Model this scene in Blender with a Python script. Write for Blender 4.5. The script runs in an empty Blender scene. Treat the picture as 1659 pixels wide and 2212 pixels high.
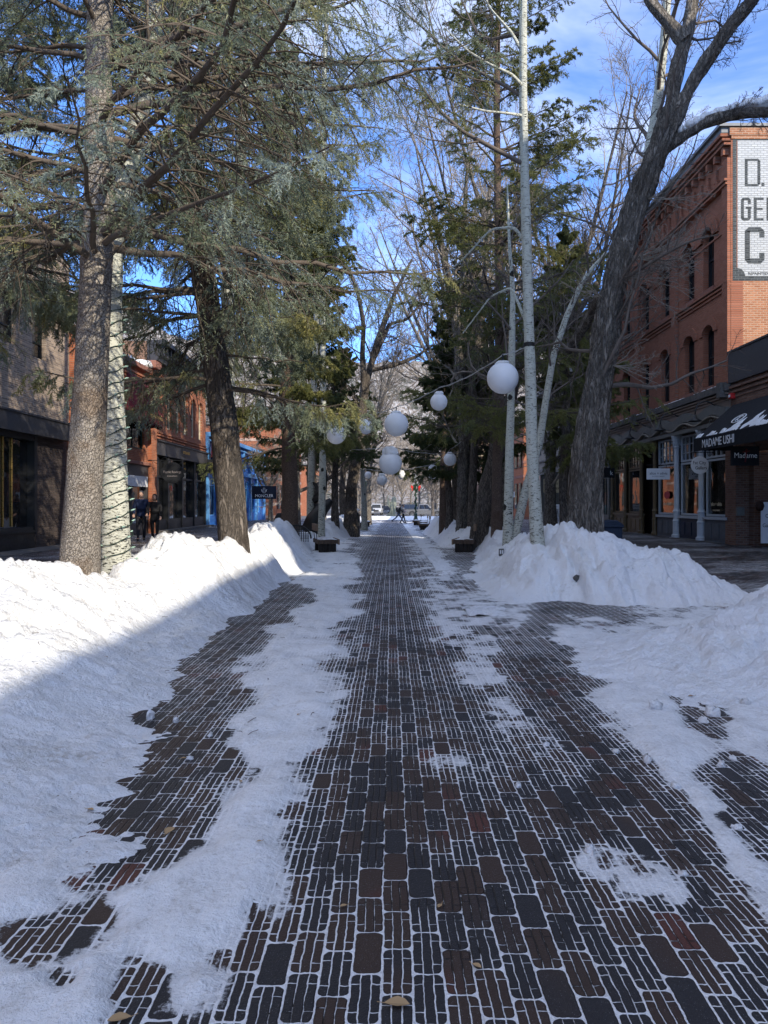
import bpy, math, random
import numpy as np
from mathutils import Vector, Matrix

# ---------------------------------------------------------------- view, light, exposure
S = bpy.context.scene
COL = S.collection
W0, H0, FPX, VX, HZ, EYE = 1659, 2212, 1600.0, 845.0, 1086.0, 1.4
cam = bpy.data.cameras.new('camera')
camo = bpy.data.objects.new('camera', cam)
COL.objects.link(camo)
S.camera = camo
camo.location = (0, 0, EYE)
camo.rotation_euler = (math.radians(90), 0, 0)
cam.sensor_fit = 'HORIZONTAL'
cam.sensor_width = 36.0
cam.lens = 36.0 * FPX / W0
cam.shift_x = -(VX - W0 / 2) / W0
cam.shift_y = -(H0 / 2 - HZ) / W0
cam.clip_start = 0.05
cam.clip_end = 5000

SUN_EL, SUN_AZ = math.radians(28), math.radians(42)     # azimuth: from straight behind the camera towards the right
sund = Vector((math.sin(SUN_AZ) * math.cos(SUN_EL), -math.cos(SUN_AZ) * math.cos(SUN_EL), math.sin(SUN_EL)))
sl = bpy.data.lights.new('sun', 'SUN')
sl.energy = 3.1
sl.angle = math.radians(0.5)
sl.color = (1.0, 0.90, 0.74)
so = bpy.data.objects.new('sun', sl)
COL.objects.link(so)
so.rotation_euler = sund.to_track_quat('Z', 'Y').to_euler()

world = bpy.data.worlds.new('World')
S.world = world
world.use_nodes = True
S.view_settings.view_transform = 'Standard'
S.view_settings.look = 'None'
S.view_settings.gamma = 1.0
S.view_settings.exposure = 1.1
try:
    S.cycles.transparent_max_bounces = 12
    S.cycles.max_bounces = 6
    S.cycles.diffuse_bounces = 3
except Exception:
    pass

# ---------------------------------------------------------------- node expressions
class NT:
    def __init__(s, tree):
        s.t = tree
    def node(s, typ, **kw):
        n = s.t.nodes.new(typ)
        for k, v in kw.items():
            setattr(n, k, v)
        return n
    def link(s, a, b):
        if isinstance(a, E):
            a = a.s
        if hasattr(a, 'is_output') or isinstance(a, bpy.types.NodeSocket):
            s.t.links.new(a, b)
        else:
            b.default_value = a
    def math(s, op, *args, clamp=False):
        n = s.node('ShaderNodeMath', operation=op)
        n.use_clamp = clamp
        for i, a in enumerate(args):
            s.link(a, n.inputs[i])
        return E(s, n.outputs[0])
    def comb(s, x, y, z=0.0):
        n = s.node('ShaderNodeCombineXYZ')
        for i, a in enumerate((x, y, z)):
            s.link(a, n.inputs[i])
        return n.outputs[0]
    def sep(s, v):
        n = s.node('ShaderNodeSeparateXYZ')
        s.t.links.new(v, n.inputs[0])
        return [E(s, o) for o in n.outputs]
    def coord(s, kind='Object'):
        if not hasattr(s, '_tc'):
            s._tc = s.node('ShaderNodeTexCoord')
        return s._tc.outputs[kind]
    def geo(s, kind='Position'):
        if not hasattr(s, '_ge'):
            s._ge = s.node('ShaderNodeNewGeometry')
        return s._ge.outputs[kind]
    def noise(s, scale, detail=3.0, rough=0.55, vec=None, stretch=None, dim='3D', dist=0.0):
        v = vec if vec is not None else s.geo()
        if stretch:
            m = s.node('ShaderNodeMapping')
            m.inputs['Scale'].default_value = stretch
            s.t.links.new(v, m.inputs['Vector'])
            v = m.outputs[0]
        n = s.node('ShaderNodeTexNoise')
        n.noise_dimensions = dim
        n.inputs['Scale'].default_value = scale
        n.inputs['Detail'].default_value = detail
        n.inputs['Roughness'].default_value = rough
        n.inputs['Distortion'].default_value = dist
        s.t.links.new(v, n.inputs['Vector'])
        return E(s, n.outputs[0])
    def voro(s, scale, feature='F1', vec=None, stretch=None, out='Distance', rnd=1.0):
        v = vec if vec is not None else s.geo()
        if stretch:
            m = s.node('ShaderNodeMapping')
            m.inputs['Scale'].default_value = stretch
            s.t.links.new(v, m.inputs['Vector'])
            v = m.outputs[0]
        n = s.node('ShaderNodeTexVoronoi')
        n.feature = feature
        n.inputs['Scale'].default_value = scale
        n.inputs['Randomness'].default_value = rnd
        s.t.links.new(v, n.inputs['Vector'])
        return E(s, n.outputs[out])
    def white(s, vec):
        n = s.node('ShaderNodeTexWhiteNoise')
        s.t.links.new(vec, n.inputs['Vector'])
        return E(s, n.outputs['Value'])
    def ss(s, x, a, b):
        n = s.node('ShaderNodeMapRange')
        n.interpolation_type = 'SMOOTHSTEP'
        s.link(x, n.inputs['Value'])
        s.link(a, n.inputs['From Min'])
        s.link(b, n.inputs['From Max'])
        return E(s, n.outputs['Result'])
    def mix(s, f, a, b):
        n = s.node('ShaderNodeMix', data_type='RGBA')
        s.link(f, n.inputs[0])
        for k, c in ((6, a), (7, b)):
            if isinstance(c, (tuple, list)):
                n.inputs[k].default_value = (c[0], c[1], c[2], 1)
            else:
                s.t.links.new(c.s if isinstance(c, E) else c, n.inputs[k])
        return n.outputs[2]
    def bump(s, h, dist=0.01, strength=1.0):
        n = s.node('ShaderNodeBump')
        n.inputs['Strength'].default_value = strength
        n.inputs['Distance'].default_value = dist
        s.link(h, n.inputs['Height'])
        return n.outputs[0]

class E:
    def __init__(s, nt, sock):
        s.nt, s.s = nt, sock
    def __add__(s, o): return s.nt.math('ADD', s, o)
    __radd__ = __add__
    def __sub__(s, o): return s.nt.math('SUBTRACT', s, o)
    def __rsub__(s, o): return s.nt.math('SUBTRACT', o, s)
    def __mul__(s, o): return s.nt.math('MULTIPLY', s, o)
    __rmul__ = __mul__
    def __truediv__(s, o): return s.nt.math('DIVIDE', s, o)
    def floor(s): return s.nt.math('FLOOR', s)
    def fract(s): return s.nt.math('FRACT', s)
    def abs(s): return s.nt.math('ABSOLUTE', s)
    def min(s, o): return s.nt.math('MINIMUM', s, o)
    def max(s, o): return s.nt.math('MAXIMUM', s, o)
    def sqrt(s): return s.nt.math('SQRT', s)
    def gt(s, o): return s.nt.math('GREATER_THAN', s, o)
    def lt(s, o): return s.nt.math('LESS_THAN', s, o)

MATS = {}
def new_mat(name, rough=0.7, spec=0.3, metal=0.0, color=(0.5, 0.5, 0.5)):
    m = bpy.data.materials.new(name)
    m.use_nodes = True
    nt = NT(m.node_tree)
    b = m.node_tree.nodes['Principled BSDF']
    b.inputs['Roughness'].default_value = rough
    b.inputs['Specular IOR Level'].default_value = spec
    b.inputs['Metallic'].default_value = metal
    b.inputs['Base Color'].default_value = (*color, 1)
    MATS[name] = m
    return m, nt, b

def simple(name, color, rough=0.6, spec=0.3, metal=0.0, var=0.25, scale=8.0, bump=0.0, bscale=40.0):
    """one paint/metal/wood colour with uneven tone and a little relief"""
    if name in MATS:
        return MATS[name]
    m, nt, b = new_mat(name, rough, spec, metal, color)
    n = nt.noise(scale, 4, 0.6)
    c = nt.mix(n, tuple(k * (1 - var) for k in color), tuple(min(1, k * (1 + var)) for k in color))
    nt.link(c, b.inputs['Base Color'])
    nt.link(nt.noise(scale * 2.3, 3) * 0.3 + (rough - 0.15), b.inputs['Roughness'])
    if bump:
        nt.link(nt.bump(nt.noise(bscale, 4), bump, 1.0), b.inputs['Normal'])
    return m

# sky with thin cloud
wt = NT(world.node_tree)
bg = world.node_tree.nodes['Background']
sky = wt.node('ShaderNodeTexSky')
sky.sky_type = 'NISHITA'
sky.sun_disc = False
sky.sun_elevation = SUN_EL
sky.sun_rotation = math.pi - SUN_AZ
sky.altitude = 2400
sky.air_density = 1.0
sky.dust_density = 0.6
sky.ozone_density = 2.0
g = wt.coord('Generated')
gx, gy, gz = wt.sep(g)
den = (gz.max(0.02) + 0.12)
pl = wt.comb(gx / den, gy / den, 0.0)
n1 = wt.noise(0.9, 7, 0.62, vec=pl, stretch=(1.0, 0.65, 1), dist=0.6)
n2 = wt.noise(0.35, 3, 0.5, vec=pl)
cl = wt.ss(n1 * 0.65 + n2 * 0.35 + wt.ss(gz, 0.30, 0.62) * 0.10, 0.47, 0.70)
cl = cl * 0.85 + wt.ss(gz, 0.12, 0.0) * 0.2
bg.inputs['Strength'].default_value = 0.15
skym = wt.node('ShaderNodeMix', data_type='RGBA', blend_type='MULTIPLY')
skym.inputs[0].default_value = 1.0
wt.t.links.new(sky.outputs[0], skym.inputs[6])
skym.inputs[7].default_value = (0.64, 0.90, 1.32, 1)
cc = wt.mix(cl, skym.outputs[2], (4.6, 5.0, 5.7))
wt.link(cc, bg.inputs['Color'])

# ---------------------------------------------------------------- mesh helpers
def P3(x, y, Y):
    """point at distance Y seen at pixel x,y of the 1659x2212 picture"""
    return np.array([(x - VX) * Y / FPX, Y, EYE - (y - HZ) * Y / FPX])

def tag(o, label=None, cat=None, group=None, kind=None):
    if label: o['label'] = label
    if cat: o['category'] = cat
    if group: o['group'] = group
    if kind: o['kind'] = kind
    return o

def empty(name, loc, label=None, cat=None, group=None, rz=0.0):
    o = bpy.data.objects.new(name, None)
    o.empty_display_size = 0.3
    o.location = loc
    o.rotation_euler = (0, 0, rz)
    COL.objects.link(o)
    return tag(o, label, cat, group)

class MB:
    """collects shapes, links them as one mesh object (coordinates are world ones unless local=True)"""
    def __init__(s):
        s.v, s.f, s.n = [], [], 0
    def add(s, V, F):
        V = np.asarray(V, dtype=np.float64).reshape(-1, 3)
        s.v.append(V)
        if isinstance(F, np.ndarray):
            s.f.append(F.astype(np.int64) + s.n)
        else:
            byk = {}
            for f in F:
                byk.setdefault(len(f), []).append(f)
            for k, l in byk.items():
                s.f.append(np.array(l, dtype=np.int64) + s.n)
        s.n += len(V)
        return s
    def box(s, x0, x1, y0, y1, z0, z1, M=None):
        if x0 > x1: x0, x1 = x1, x0
        if y0 > y1: y0, y1 = y1, y0
        if z0 > z1: z0, z1 = z1, z0
        V = np.array([(x, y, z) for z in (z0, z1) for y in (y0, y1) for x in (x0, x1)], float)
        if M is not None:
            V = np.array([tuple(M @ Vector(v)) for v in V])
        return s.add(V, np.array([(0, 2, 3, 1), (4, 5, 7, 6), (0, 1, 5, 4), (2, 6, 7, 3), (0, 4, 6, 2), (1, 3, 7, 5)]))
    def prism(s, pts, axis, a0, a1):
        """outline pts (2D) extruded along axis 'x'|'y'|'z' from a0 to a1"""
        n = len(pts)
        V = []
        for a in (a0, a1):
            for p, q in pts:
                V.append((a, p, q) if axis == 'x' else (p, a, q) if axis == 'y' else (p, q, a))
        F = [tuple(range(n)), tuple(range(2 * n - 1, n - 1, -1))]
        F += [(i, n + i, n + (i + 1) % n, (i + 1) % n) for i in range(n)]
        return s.add(V, F)
    def tube(s, pts, rad, sides=8, cap=True):
        P = np.asarray(pts, float)[None]
        R = np.full(P.shape[1], rad, float) if np.isscalar(rad) else np.asarray(rad, float)
        V, F = tubes(P, R[None], sides)
        s.add(V, F)
        if cap:
            K = P.shape[1]
            s.f.append(np.array([list(range(sides))[::-1]], dtype=np.int64) + s.n - len(V))
            s.f.append(np.array([[(K - 1) * sides + i for i in range(sides)]], dtype=np.int64) + s.n - len(V))
        return s
    def lathe(s, prof, cx, cy, sides=16, z0=0.0):
        """prof: list of (radius, z)"""
        V = [(cx + r * math.cos(2 * math.pi * i / sides), cy + r * math.sin(2 * math.pi * i / sides), z0 + z) for r, z in prof for i in range(sides)]
        F = []
        for k in range(len(prof) - 1):
            for i in range(sides):
                j = (i + 1) % sides
                F.append((k * sides + i, k * sides + j, (k + 1) * sides + j, (k + 1) * sides + i))
        F.append(tuple(range(sides))[::-1])
        F.append(tuple((len(prof) - 1) * sides + i for i in range(sides)))
        return s.add(V, F)
    def xform(s, M):
        M = np.array(M)
        s.v = [v @ M[:3, :3].T + M[:3, 3] for v in s.v]
        return s
    def mesh(s, name, mat, smooth=False):
        me = bpy.data.meshes.new(name)
        V = np.concatenate(s.v) if s.v else np.zeros((0, 3))
        me.vertices.add(len(V))
        me.vertices.foreach_set('co', V.astype(np.float32).ravel())
        tot = np.concatenate([np.full(len(f), f.shape[1], dtype=np.int32) for f in s.f])
        loops = np.concatenate([f.ravel() for f in s.f]).astype(np.int32)
        me.loops.add(len(loops))
        me.loops.foreach_set('vertex_index', loops)
        me.polygons.add(len(tot))
        me.polygons.foreach_set('loop_start', np.concatenate([[0], np.cumsum(tot)[:-1]]).astype(np.int32))
        me.polygons.foreach_set('loop_total', tot)
        me.polygons.foreach_set('use_smooth', np.full(len(tot), bool(smooth)))
        me.update(calc_edges=True)
        me.validate()
        me.materials.append(mat)
        return me
    def build(s, name, mat, parent=None, smooth=False, bevel=0.0, local=False, autosmooth=False, label=None):
        me = s.mesh(name, mat, smooth)
        o = bpy.data.objects.new(name, me)
        COL.objects.link(o)
        if parent is not None:
            o.parent = parent
            if not local:
                q = parent
                M = Matrix.Identity(4)
                chain = []
                while q is not None:
                    chain.append(q)
                    q = q.parent
                for q in reversed(chain):
                    M = M @ q.matrix_parent_inverse @ q.matrix_basis
                me.transform(M.inverted())
        if bevel:
            b = o.modifiers.new('bevel', 'BEVEL')
            b.width = bevel
            b.segments = 2
            b.limit_method = 'ANGLE'
        if label: o['label'] = label
        return o

def tubes(P, R, sides):
    """P (N,K,3), R (N,K) -> verts, quads"""
    N, K, _ = P.shape
    T = np.gradient(P, axis=1)
    T /= np.linalg.norm(T, axis=2, keepdims=True) + 1e-9
    mean = np.abs(T.mean(axis=1))
    ref = np.where(mean[:, 2:3] > 0.75, np.array([[1.0, 0, 0]]), np.array([[0, 0, 1.0]]))[:, None, :]
    n1 = np.cross(T, np.broadcast_to(ref, T.shape))
    n1 /= np.linalg.norm(n1, axis=2, keepdims=True) + 1e-9
    n2 = np.cross(T, n1)
    a = np.arange(sides) * 2 * np.pi / sides
    V = P[:, :, None, :] + R[:, :, None, None] * (np.cos(a)[None, None, :, None] * n1[:, :, None, :] + np.sin(a)[None, None, :, None] * n2[:, :, None, :])
    idx = np.arange(N * K * sides).reshape(N, K, sides)
    nx = np.roll(idx, -1, axis=2)
    F = np.stack([idx[:, :-1], nx[:, :-1], nx[:, 1:], idx[:, 1:]], axis=-1).reshape(-1, 4)
    return V.reshape(-1, 3), F

# numpy noise
def _h(ix, iy, iz, seed):
    h = (ix.astype(np.int64) * 374761393 + iy.astype(np.int64) * 668265263 + iz.astype(np.int64) * 2147483647 + seed * 974634777) & 0xffffffff
    h = ((h ^ (h >> 13)) * 1274126177) & 0xffffffff
    h = ((h ^ (h >> 15)) * 2246822519) & 0xffffffff
    h = h ^ (h >> 16)
    return (h & 0xffffff) / float(0xffffff)
def vnoise(x, y, z=None, seed=0):
    x = np.asarray(x, float); y = np.asarray(y, float)
    z = np.zeros_like(x) if z is None else np.asarray(z, float)
    ix, iy, iz = np.floor(x), np.floor(y), np.floor(z)
    fx, fy, fz = x - ix, y - iy, z - iz
    fx, fy, fz = [f * f * f * (f * (f * 6 - 15) + 10) for f in (fx, fy, fz)]
    r = 0
    for a in (0, 1):
        for b in (0, 1):
            for c in (0, 1):
                w = (fx if a else 1 - fx) * (fy if b else 1 - fy) * (fz if c else 1 - fz)
                r = r + w * _h(ix + a, iy + b, iz + c, seed)
    return r * 2 - 1
def fbm(x, y, z=None, seed=0, octv=4, gain=0.5, billow=False):
    r, a, f = 0, 1.0, 1.0
    z = np.zeros_like(np.asarray(x, float)) if z is None else z
    for o in range(octv):
        n = vnoise(x * f + 17.3 * o, y * f - 9.1 * o, z * f + 5.7 * o, seed + o)
        if billow: n = np.abs(n) * 2 - 0.7
        r = r + a * n
        a *= gain; f *= 2.03
    return r
def sst(a, b, x):
    t = np.clip((x - a) / (b - a), 0, 1)
    return t * t * (3 - 2 * t)

def text_mb(string, size, depth=0.01, bold=0.0, sx=1.0):
    """flat lettering as verts/faces in the XZ plane facing -Y, centred on origin"""
    cu = bpy.data.curves.new('t', 'FONT')
    cu.body = string
    cu.size = size
    cu.extrude = depth / 2
    cu.offset = bold
    cu.align_x = 'CENTER'
    cu.align_y = 'CENTER'
    cu.resolution_u = 3
    ob = bpy.data.objects.new('t', cu)
    me = ob.to_mesh()
    V = np.array([v.co[:] for v in me.vertices]).reshape(-1, 3)
    F = [tuple(p.vertices) for p in me.polygons]
    ob.to_mesh_clear()
    bpy.data.objects.remove(ob)
    bpy.data.curves.remove(cu)
    V2 = np.stack([V[:, 0] * sx, -V[:, 2], V[:, 1]], axis=1)
    mb = MB()
    mb.add(V2, F)
    return mb
def place(mb, loc, rz=0.0, rx=0.0):
    return mb.xform(Matrix.Translation(Vector(loc)) @ Matrix.Rotation(rz, 4, 'Z') @ Matrix.Rotation(rx, 4, 'X'))
# ---------------------------------------------------------------- ground
def gh(X, Y):
    X = np.asarray(X, float); Y = np.asarray(Y, float)
    c = -0.0075 * np.clip(Y, 0, 100)
    t = sst(4.0, 8.0, np.abs(X)) * (1 - sst(58, 88, Y))
    return c * (1 - t)
def gz_(X, Y): return float(gh(np.array([X]), np.array([Y]))[0])

def strokes(px, py, items):
    out = np.zeros_like(px); hit = np.zeros_like(px)
    for pts, val in items:
        best = np.zeros_like(px)
        pts = pts if len(pts) > 1 else [pts[0], (pts[0][0] + 1, pts[0][1], pts[0][2])]
        for (x0, y0, w0), (x1, y1, w1) in zip(pts[:-1], pts[1:]):
            dx, dy = x1 - x0, y1 - y0
            t = np.clip(((px - x0) * dx + (py - y0) * dy) / (dx * dx + dy * dy), 0, 1)
            w = w0 + (w1 - w0) * t
            d = np.hypot(px - x0 - t * dx, (py - y0 - t * dy) * 1.0) / w
            best = np.maximum(best, 1 - sst(0.25, 1.55, d))
        out = out + (val - out) * best * 1.0 if False else out * (1 - best) + val * best
        hit = np.maximum(hit, best)
    return out, hit

SNOWY = [([(730, 1170, 26), (705, 1250, 66), (695, 1320, 84), (640, 1400, 130), (625, 1500, 112), (605, 1600, 106), (590, 1700, 108), (560, 1800, 100), (520, 1900, 125), (380, 2000, 210), (200, 2090, 170), (30, 2190, 130)], 1.42),
         ([(90, 1860, 120), (40, 1990, 90)], 1.5),
         ([(905, 1170, 26), (930, 1240, 46), (960, 1300, 56), (1000, 1360, 54), (1025, 1420, 46), (1065, 1500, 46), (1095, 1560, 44)], 1.12),
         ([(955, 1640, 34), (1070, 1655, 36)], 0.95),
         ([(1120, 1330, 60), (1040, 1290, 50)], 1.1),
         ([(1260, 1390, 60), (1330, 1480, 95), (1400, 1580, 100), (1450, 1680, 80), (1530, 1780, 62), (1600, 1880, 58), (1660, 1990, 52)], 1.36),
         ([(1480, 1440, 190), (1650, 1560, 110)], 1.5),
         ([(1280, 1855, 34), (1390, 1890, 62), (1480, 1940, 26)], 1.12),
         ([(1600, 2060, 70)], 0.9), ([(1130, 1600, 40), (1220, 1650, 40)], 0.9)]
DRY = [([(370, 1530, 36), (372, 1620, 66), (340, 1740, 84), (290, 1840, 66)], 0.2),
       ([(470, 1420, 30), (540, 1350, 44), (620, 1290, 34)], 0.34),
       ([(1530, 1530, 58)], 0.12), ([(1600, 1680, 50), (1650, 1760, 40)], 0.2),
       ([(1190, 1470, 60), (1300, 1600, 66), (1430, 1740, 60), (1500, 1830, 40)], 0.27),
       ([(560, 1960, 8), (600, 2120, 60)], 0.48), ([(230, 1985, 46), (70, 2050, 56)], 0.58), ([(300, 2150, 90)], 0.45), ([(110, 2110, 36)], 0.5)]

def level(X, Y):
    Yc = np.maximum(Y, 0.6)
    jx = fbm(X * 2.2, Y * 1.5, seed=3, octv=4) * 0.06 * Yc / 3
    px = VX + (X + jx) * FPX / Yc
    py = 1098 + 1.4 * FPX / Yc + fbm(X * 3.1, Y * 2.1, seed=9, octv=3) * 10
    L = 0.35 + 0.17 * fbm(X * 1.5, Y * 1.0, seed=21, octv=3)
    side = sst(0.55, 1.15, np.abs(X - 0.02)) * sst(11, 17, Y)
    L = L + side * (0.92 + 0.25 * fbm(X * 1.3, Y * 0.45, seed=5) - L)
    a, h = strokes(px, py, SNOWY)
    L = L * (1 - h) + np.maximum(a / np.maximum(h, 1e-3), L) * h
    a, h = strokes(px, py, DRY)
    L = L * (1 - h) + a / np.maximum(h, 1e-3) * h
    walk = sst(4.6, 5.4, np.abs(X)) * sst(9, 12, Y)
    slush = 0.12 + 0.5 * sst(0.25, 0.75, fbm(X * 0.5, Y * 0.9, seed=31, octv=4))
    slush = slush + 0.55 * np.exp(-((X - 6.3) / 1.5) ** 2 - ((Y - 12.4) / 0.8) ** 2)
    L = L * (1 - walk) + slush * walk
    L = L + 0.24 * fbm(X * 3.5, Y * 3.0, seed=44, octv=5, gain=0.62)
    L = np.where(Y < 1.7, 0.5, L)
    return np.clip(L, 0, 1.6)

def axis_merge(*parts):
    a = np.unique(np.round(np.concatenate(parts), 4))
    return a
gx_ = axis_merge(np.arange(-4.2, 5.2, 0.035), np.linspace(-14, -4.2, 60), np.linspace(5.2, 14, 60), np.array([-900, -300, -100, -40, -20, 20, 40, 100, 300, 900.0]))
ys = [1.7]
while ys[-1] < 75: ys.append(ys[-1] * 1.009)
gy_ = axis_merge(np.array([-60, -20, -5, 0.0, 1.0]), np.array(ys), np.linspace(76, 110, 18), np.array([130, 200, 400, 900, 2500.0]))
GX, GY = np.meshgrid(gx_, gy_)
GZ = gh(GX, GY)
def grid_faces(ny, nx):
    i = np.arange(ny * nx).reshape(ny, nx)
    return np.stack([i[:-1, :-1], i[:-1, 1:], i[1:, 1:], i[1:, :-1]], -1).reshape(-1, 4)
mb = MB()
LV = level(GX, GY)
GZ = GZ + (0.028 * sst(1.15, 1.6, LV) + 0.010 * sst(0.9, 1.3, LV) * fbm(GX * 5, GY * 5, seed=66, octv=4)) * (np.abs(GX) < 9)
mb.add(np.stack([GX, GY, GZ], -1).reshape(-1, 3), grid_faces(*GX.shape))

m, nt, b = new_mat('brick_paving', 0.5, 0.22)
at = nt.node('ShaderNodeAttribute', attribute_name='level')
L = E(nt, at.outputs['Fac'])
px_, py_, pz_ = nt.sep(nt.geo())
wob = nt.noise(2.3, 2, 0.5)
wob2 = nt.noise(26, 2, 0.5)
wob3 = nt.noise(31, 2, 0.5, stretch=(1, 1, 1), vec=nt.comb(py_, px_, 3.0))
x_ = px_ + (wob - 0.5) * 0.020 + (wob2 - 0.5) * 0.009
y_ = py_ + (wob3 - 0.5) * 0.013
u = x_ / 0.093 + 0.31
col_ = u.floor(); fu = u.fract()
rc = nt.white(nt.comb(col_, 7.0, 1.0))
v = y_ / 0.218 + col_ * 0.5 + rc * 0.35
row_ = v.floor(); fv = v.fract()
rb = nt.white(nt.comb(col_, row_, 2.0))
rb2 = nt.white(nt.comb(col_, row_, 9.0))
du = fu.min(1.0 - fu) * 0.093
dv = fv.min(1.0 - fv) * 0.218
ra = (0.022 - du).max(0.0); rbb = (0.022 - dv).max(0.0)
d = 0.022 - (ra * ra + rbb * rbb).sqrt()
hB = nt.ss(d, 0.0008, 0.0066)
f3 = fu * 3.0
dg = ((f3 + 0.5).fract() - 0.5).abs() * 0.033
outer = ((f3.floor() - 1.0).abs()).gt(0.5)
dc = (fv - 0.22).abs().min((fv - 0.78).abs()) * 0.236
dc = dc + (1.0 - outer) * 1.0
groove = nt.ss(dg.min(dc), 0.0008, 0.0044)
plain = rb2.gt(0.86)
groove = groove.max(plain)
gd = 0.60 + 0.35 * nt.noise(9, 2)
top = hB.min(1.0 - (1.0 - groove) * gd)
rough_n = nt.noise(90, 4, 0.65)
top = top + (rough_n - 0.5) * 0.22 + (rb - 0.5) * 0.10
sn = nt.noise(16, 5, 0.65)
sn2 = nt.noise(70, 4, 0.7)
sn0 = nt.noise(5.5, 4, 0.65)
Ls = L + (sn0 - 0.5) * 0.80 + (sn - 0.5) * 0.75 + (sn2 - 0.5) * 0.45 + (nt.noise(11, 4, 0.65, stretch=(1, 0.13, 1)) - 0.5) * 0.55
cov = nt.ss(Ls - top, -0.06, 0.10)
joint_sn = nt.ss(Ls - top, 0.0, 0.5)
clus = nt.noise(0.9, 2)
sel = rb * 0.75 + clus * 0.5
c = nt.mix(nt.ss(sel, 0.60, 0.68), (0.015, 0.015, 0.018), (0.042, 0.023, 0.015))
c = nt.mix(nt.ss(sel, 0.965, 1.0), c, (0.095, 0.026, 0.016))
c = nt.mix(nt.noise(60, 4, 0.7) * 0.5, c, (0.052, 0.046, 0.042))
c = nt.mix((1.0 - groove) * 0.6, c, (0.012, 0.012, 0.014))
speck = nt.voro(130)
c = nt.mix(speck.lt(0.10) * rb2.gt(0.35) * 0.6, c, (0.5, 0.52, 0.55))
dirt = nt.ss(nt.noise(5, 5, 0.7), 0.46, 0.72) * 0.36 + nt.ss(nt.noise(40, 4, 0.7), 0.50, 0.75) * 0.45
sc = nt.mix(dirt, (0.78, 0.79, 0.80), (0.42, 0.40, 0.37))
sc = nt.mix(joint_sn, (0.62, 0.63, 0.64), sc)
nt.link(nt.mix(cov, c, sc), b.inputs['Base Color'])
nt.link(nt.mix(cov, (0.50,) * 3, (0.6,) * 3), b.inputs['Roughness'])
hh = top.max(Ls) + nt.noise(140, 3, 0.7) * 0.2 + nt.noise(32, 4, 0.7) * cov * 0.5
nt.link(nt.bump(hh, 0.018, 1.0), b.inputs['Normal'])
ground = mb.build('ground', m, smooth=True)
tag(ground, 'worn brick paving of the pedestrian street with snow packed in its joints', kind='structure')
att = ground.data.attributes.new('level', 'FLOAT', 'POINT')
att.data.foreach_set('value', LV.ravel().astype(np.float32))

# street across the far end
m_asph = simple('asphalt', (0.10, 0.10, 0.10), 0.7, var=0.35, scale=1.5, bump=0.004)
mb = MB(); mb.box(-60, 60, 97, 700, -0.78, -0.744)
tag(mb.build('road', m_asph), 'dry grey asphalt street crossing the far end of the mall', kind='structure')
mb = MB(); mb.box(-9, 9, 76, 96.8, -0.9, -0.735)
m_pale = simple('pale_paving', (0.26, 0.24, 0.21), 0.7, var=0.4, scale=3)
tag(mb.build('pavement', m_pale), 'pale paving at the sunlit end of the mall', kind='structure')

# ---------------------------------------------------------------- snow
m_snow, nt, b = new_mat('snow', 0.5, 0.25)
dn = nt.noise(0.9, 5, 0.7)
df = nt.noise(18, 5, 0.75)
dirt = nt.ss(dn, 0.52, 0.70) * nt.ss(df, 0.44, 0.60)
c = nt.mix(nt.noise(3, 3), (0.80, 0.82, 0.85), (0.87, 0.88, 0.89))
c = nt.mix(nt.ss(nt.noise(2.2, 5, 0.7), 0.50, 0.72) * 0.45, c, (0.66, 0.645, 0.60))
c = nt.mix(dirt * 0.6, c, (0.36, 0.32, 0.26))
c = nt.mix(nt.voro(9, rnd=1.0).lt(0.05) * nt.noise(1.3, 2).gt(0.5) * 0.8, c, (0.20, 0.15, 0.10))
nt.link(c, b.inputs['Base Color'])
h = nt.noise(5, 6, 0.62) * 1.0 + nt.noise(34, 5, 0.7) * 0.75 + (1.0 - nt.voro(11, vec=nt.comb(*[k + nt.noise(7, 2) * 0.15 for k in nt.sep(nt.geo())]))) * 0.35
nt.link(nt.bump(h, 0.05, 1.0), b.inputs['Normal'])
b.inputs['Subsurface Weight'].default_value = 0.0

def interp(Y, tab):
    a = np.array(tab, float)
    return [np.interp(Y, a[:, 0], a[:, k]) for k in range(1, a.shape[1])]
#          Y     toe    crestX crestZ  outer
LT = [(1.0, -1.75, -3.9, 0.29, -7.0), (2.6, -1.42, -3.9, 0.37, -6.5), (3.0, -1.26, -3.8, 0.42, -6.2), (4.4, -1.52, -3.8, 0.53, -6.0), (5.1, -1.66, -3.8, 0.61, -5.8), (6.5, -1.9, -3.75, 0.71, -5.5), (7.4, -2.04, -3.65, 0.72, -5.2),
      (9.0, -2.05, -3.3, 0.63, -4.6), (9.8, -2.0, -3.1, 0.81, -4.4), (10.5, -1.96, -2.95, 0.99, -4.3), (11.5, -1.98, -2.9, 0.81, -4.2), (13, -2.0, -2.8, 0.84, -4.2), (15.5, -2.0, -2.75, 0.9, -4.2),
      (18, -2.0, -2.78, 0.94, -4.2), (21, -2.15, -2.95, 0.89, -4.3), (22.6, -2.55, -3.2, 0.68, -4.4), (25, -2.65, -3.3, 0.60, -4.4), (26.3, -2.3, -3.0, 0.22, -4.3), (30, -2.1, -2.8, 0.50, -4.2), (36, -1.9, -2.7, 0.66, -4.2),
      (43, -1.9, -2.7, 0.70, -4.2), (48, -2.3, -3.0, 0.35, -4.4), (56, -2.3, -3.0, 0.10, -4.2), (62, -2.4, -3.0, -0.55, -4)]
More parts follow.
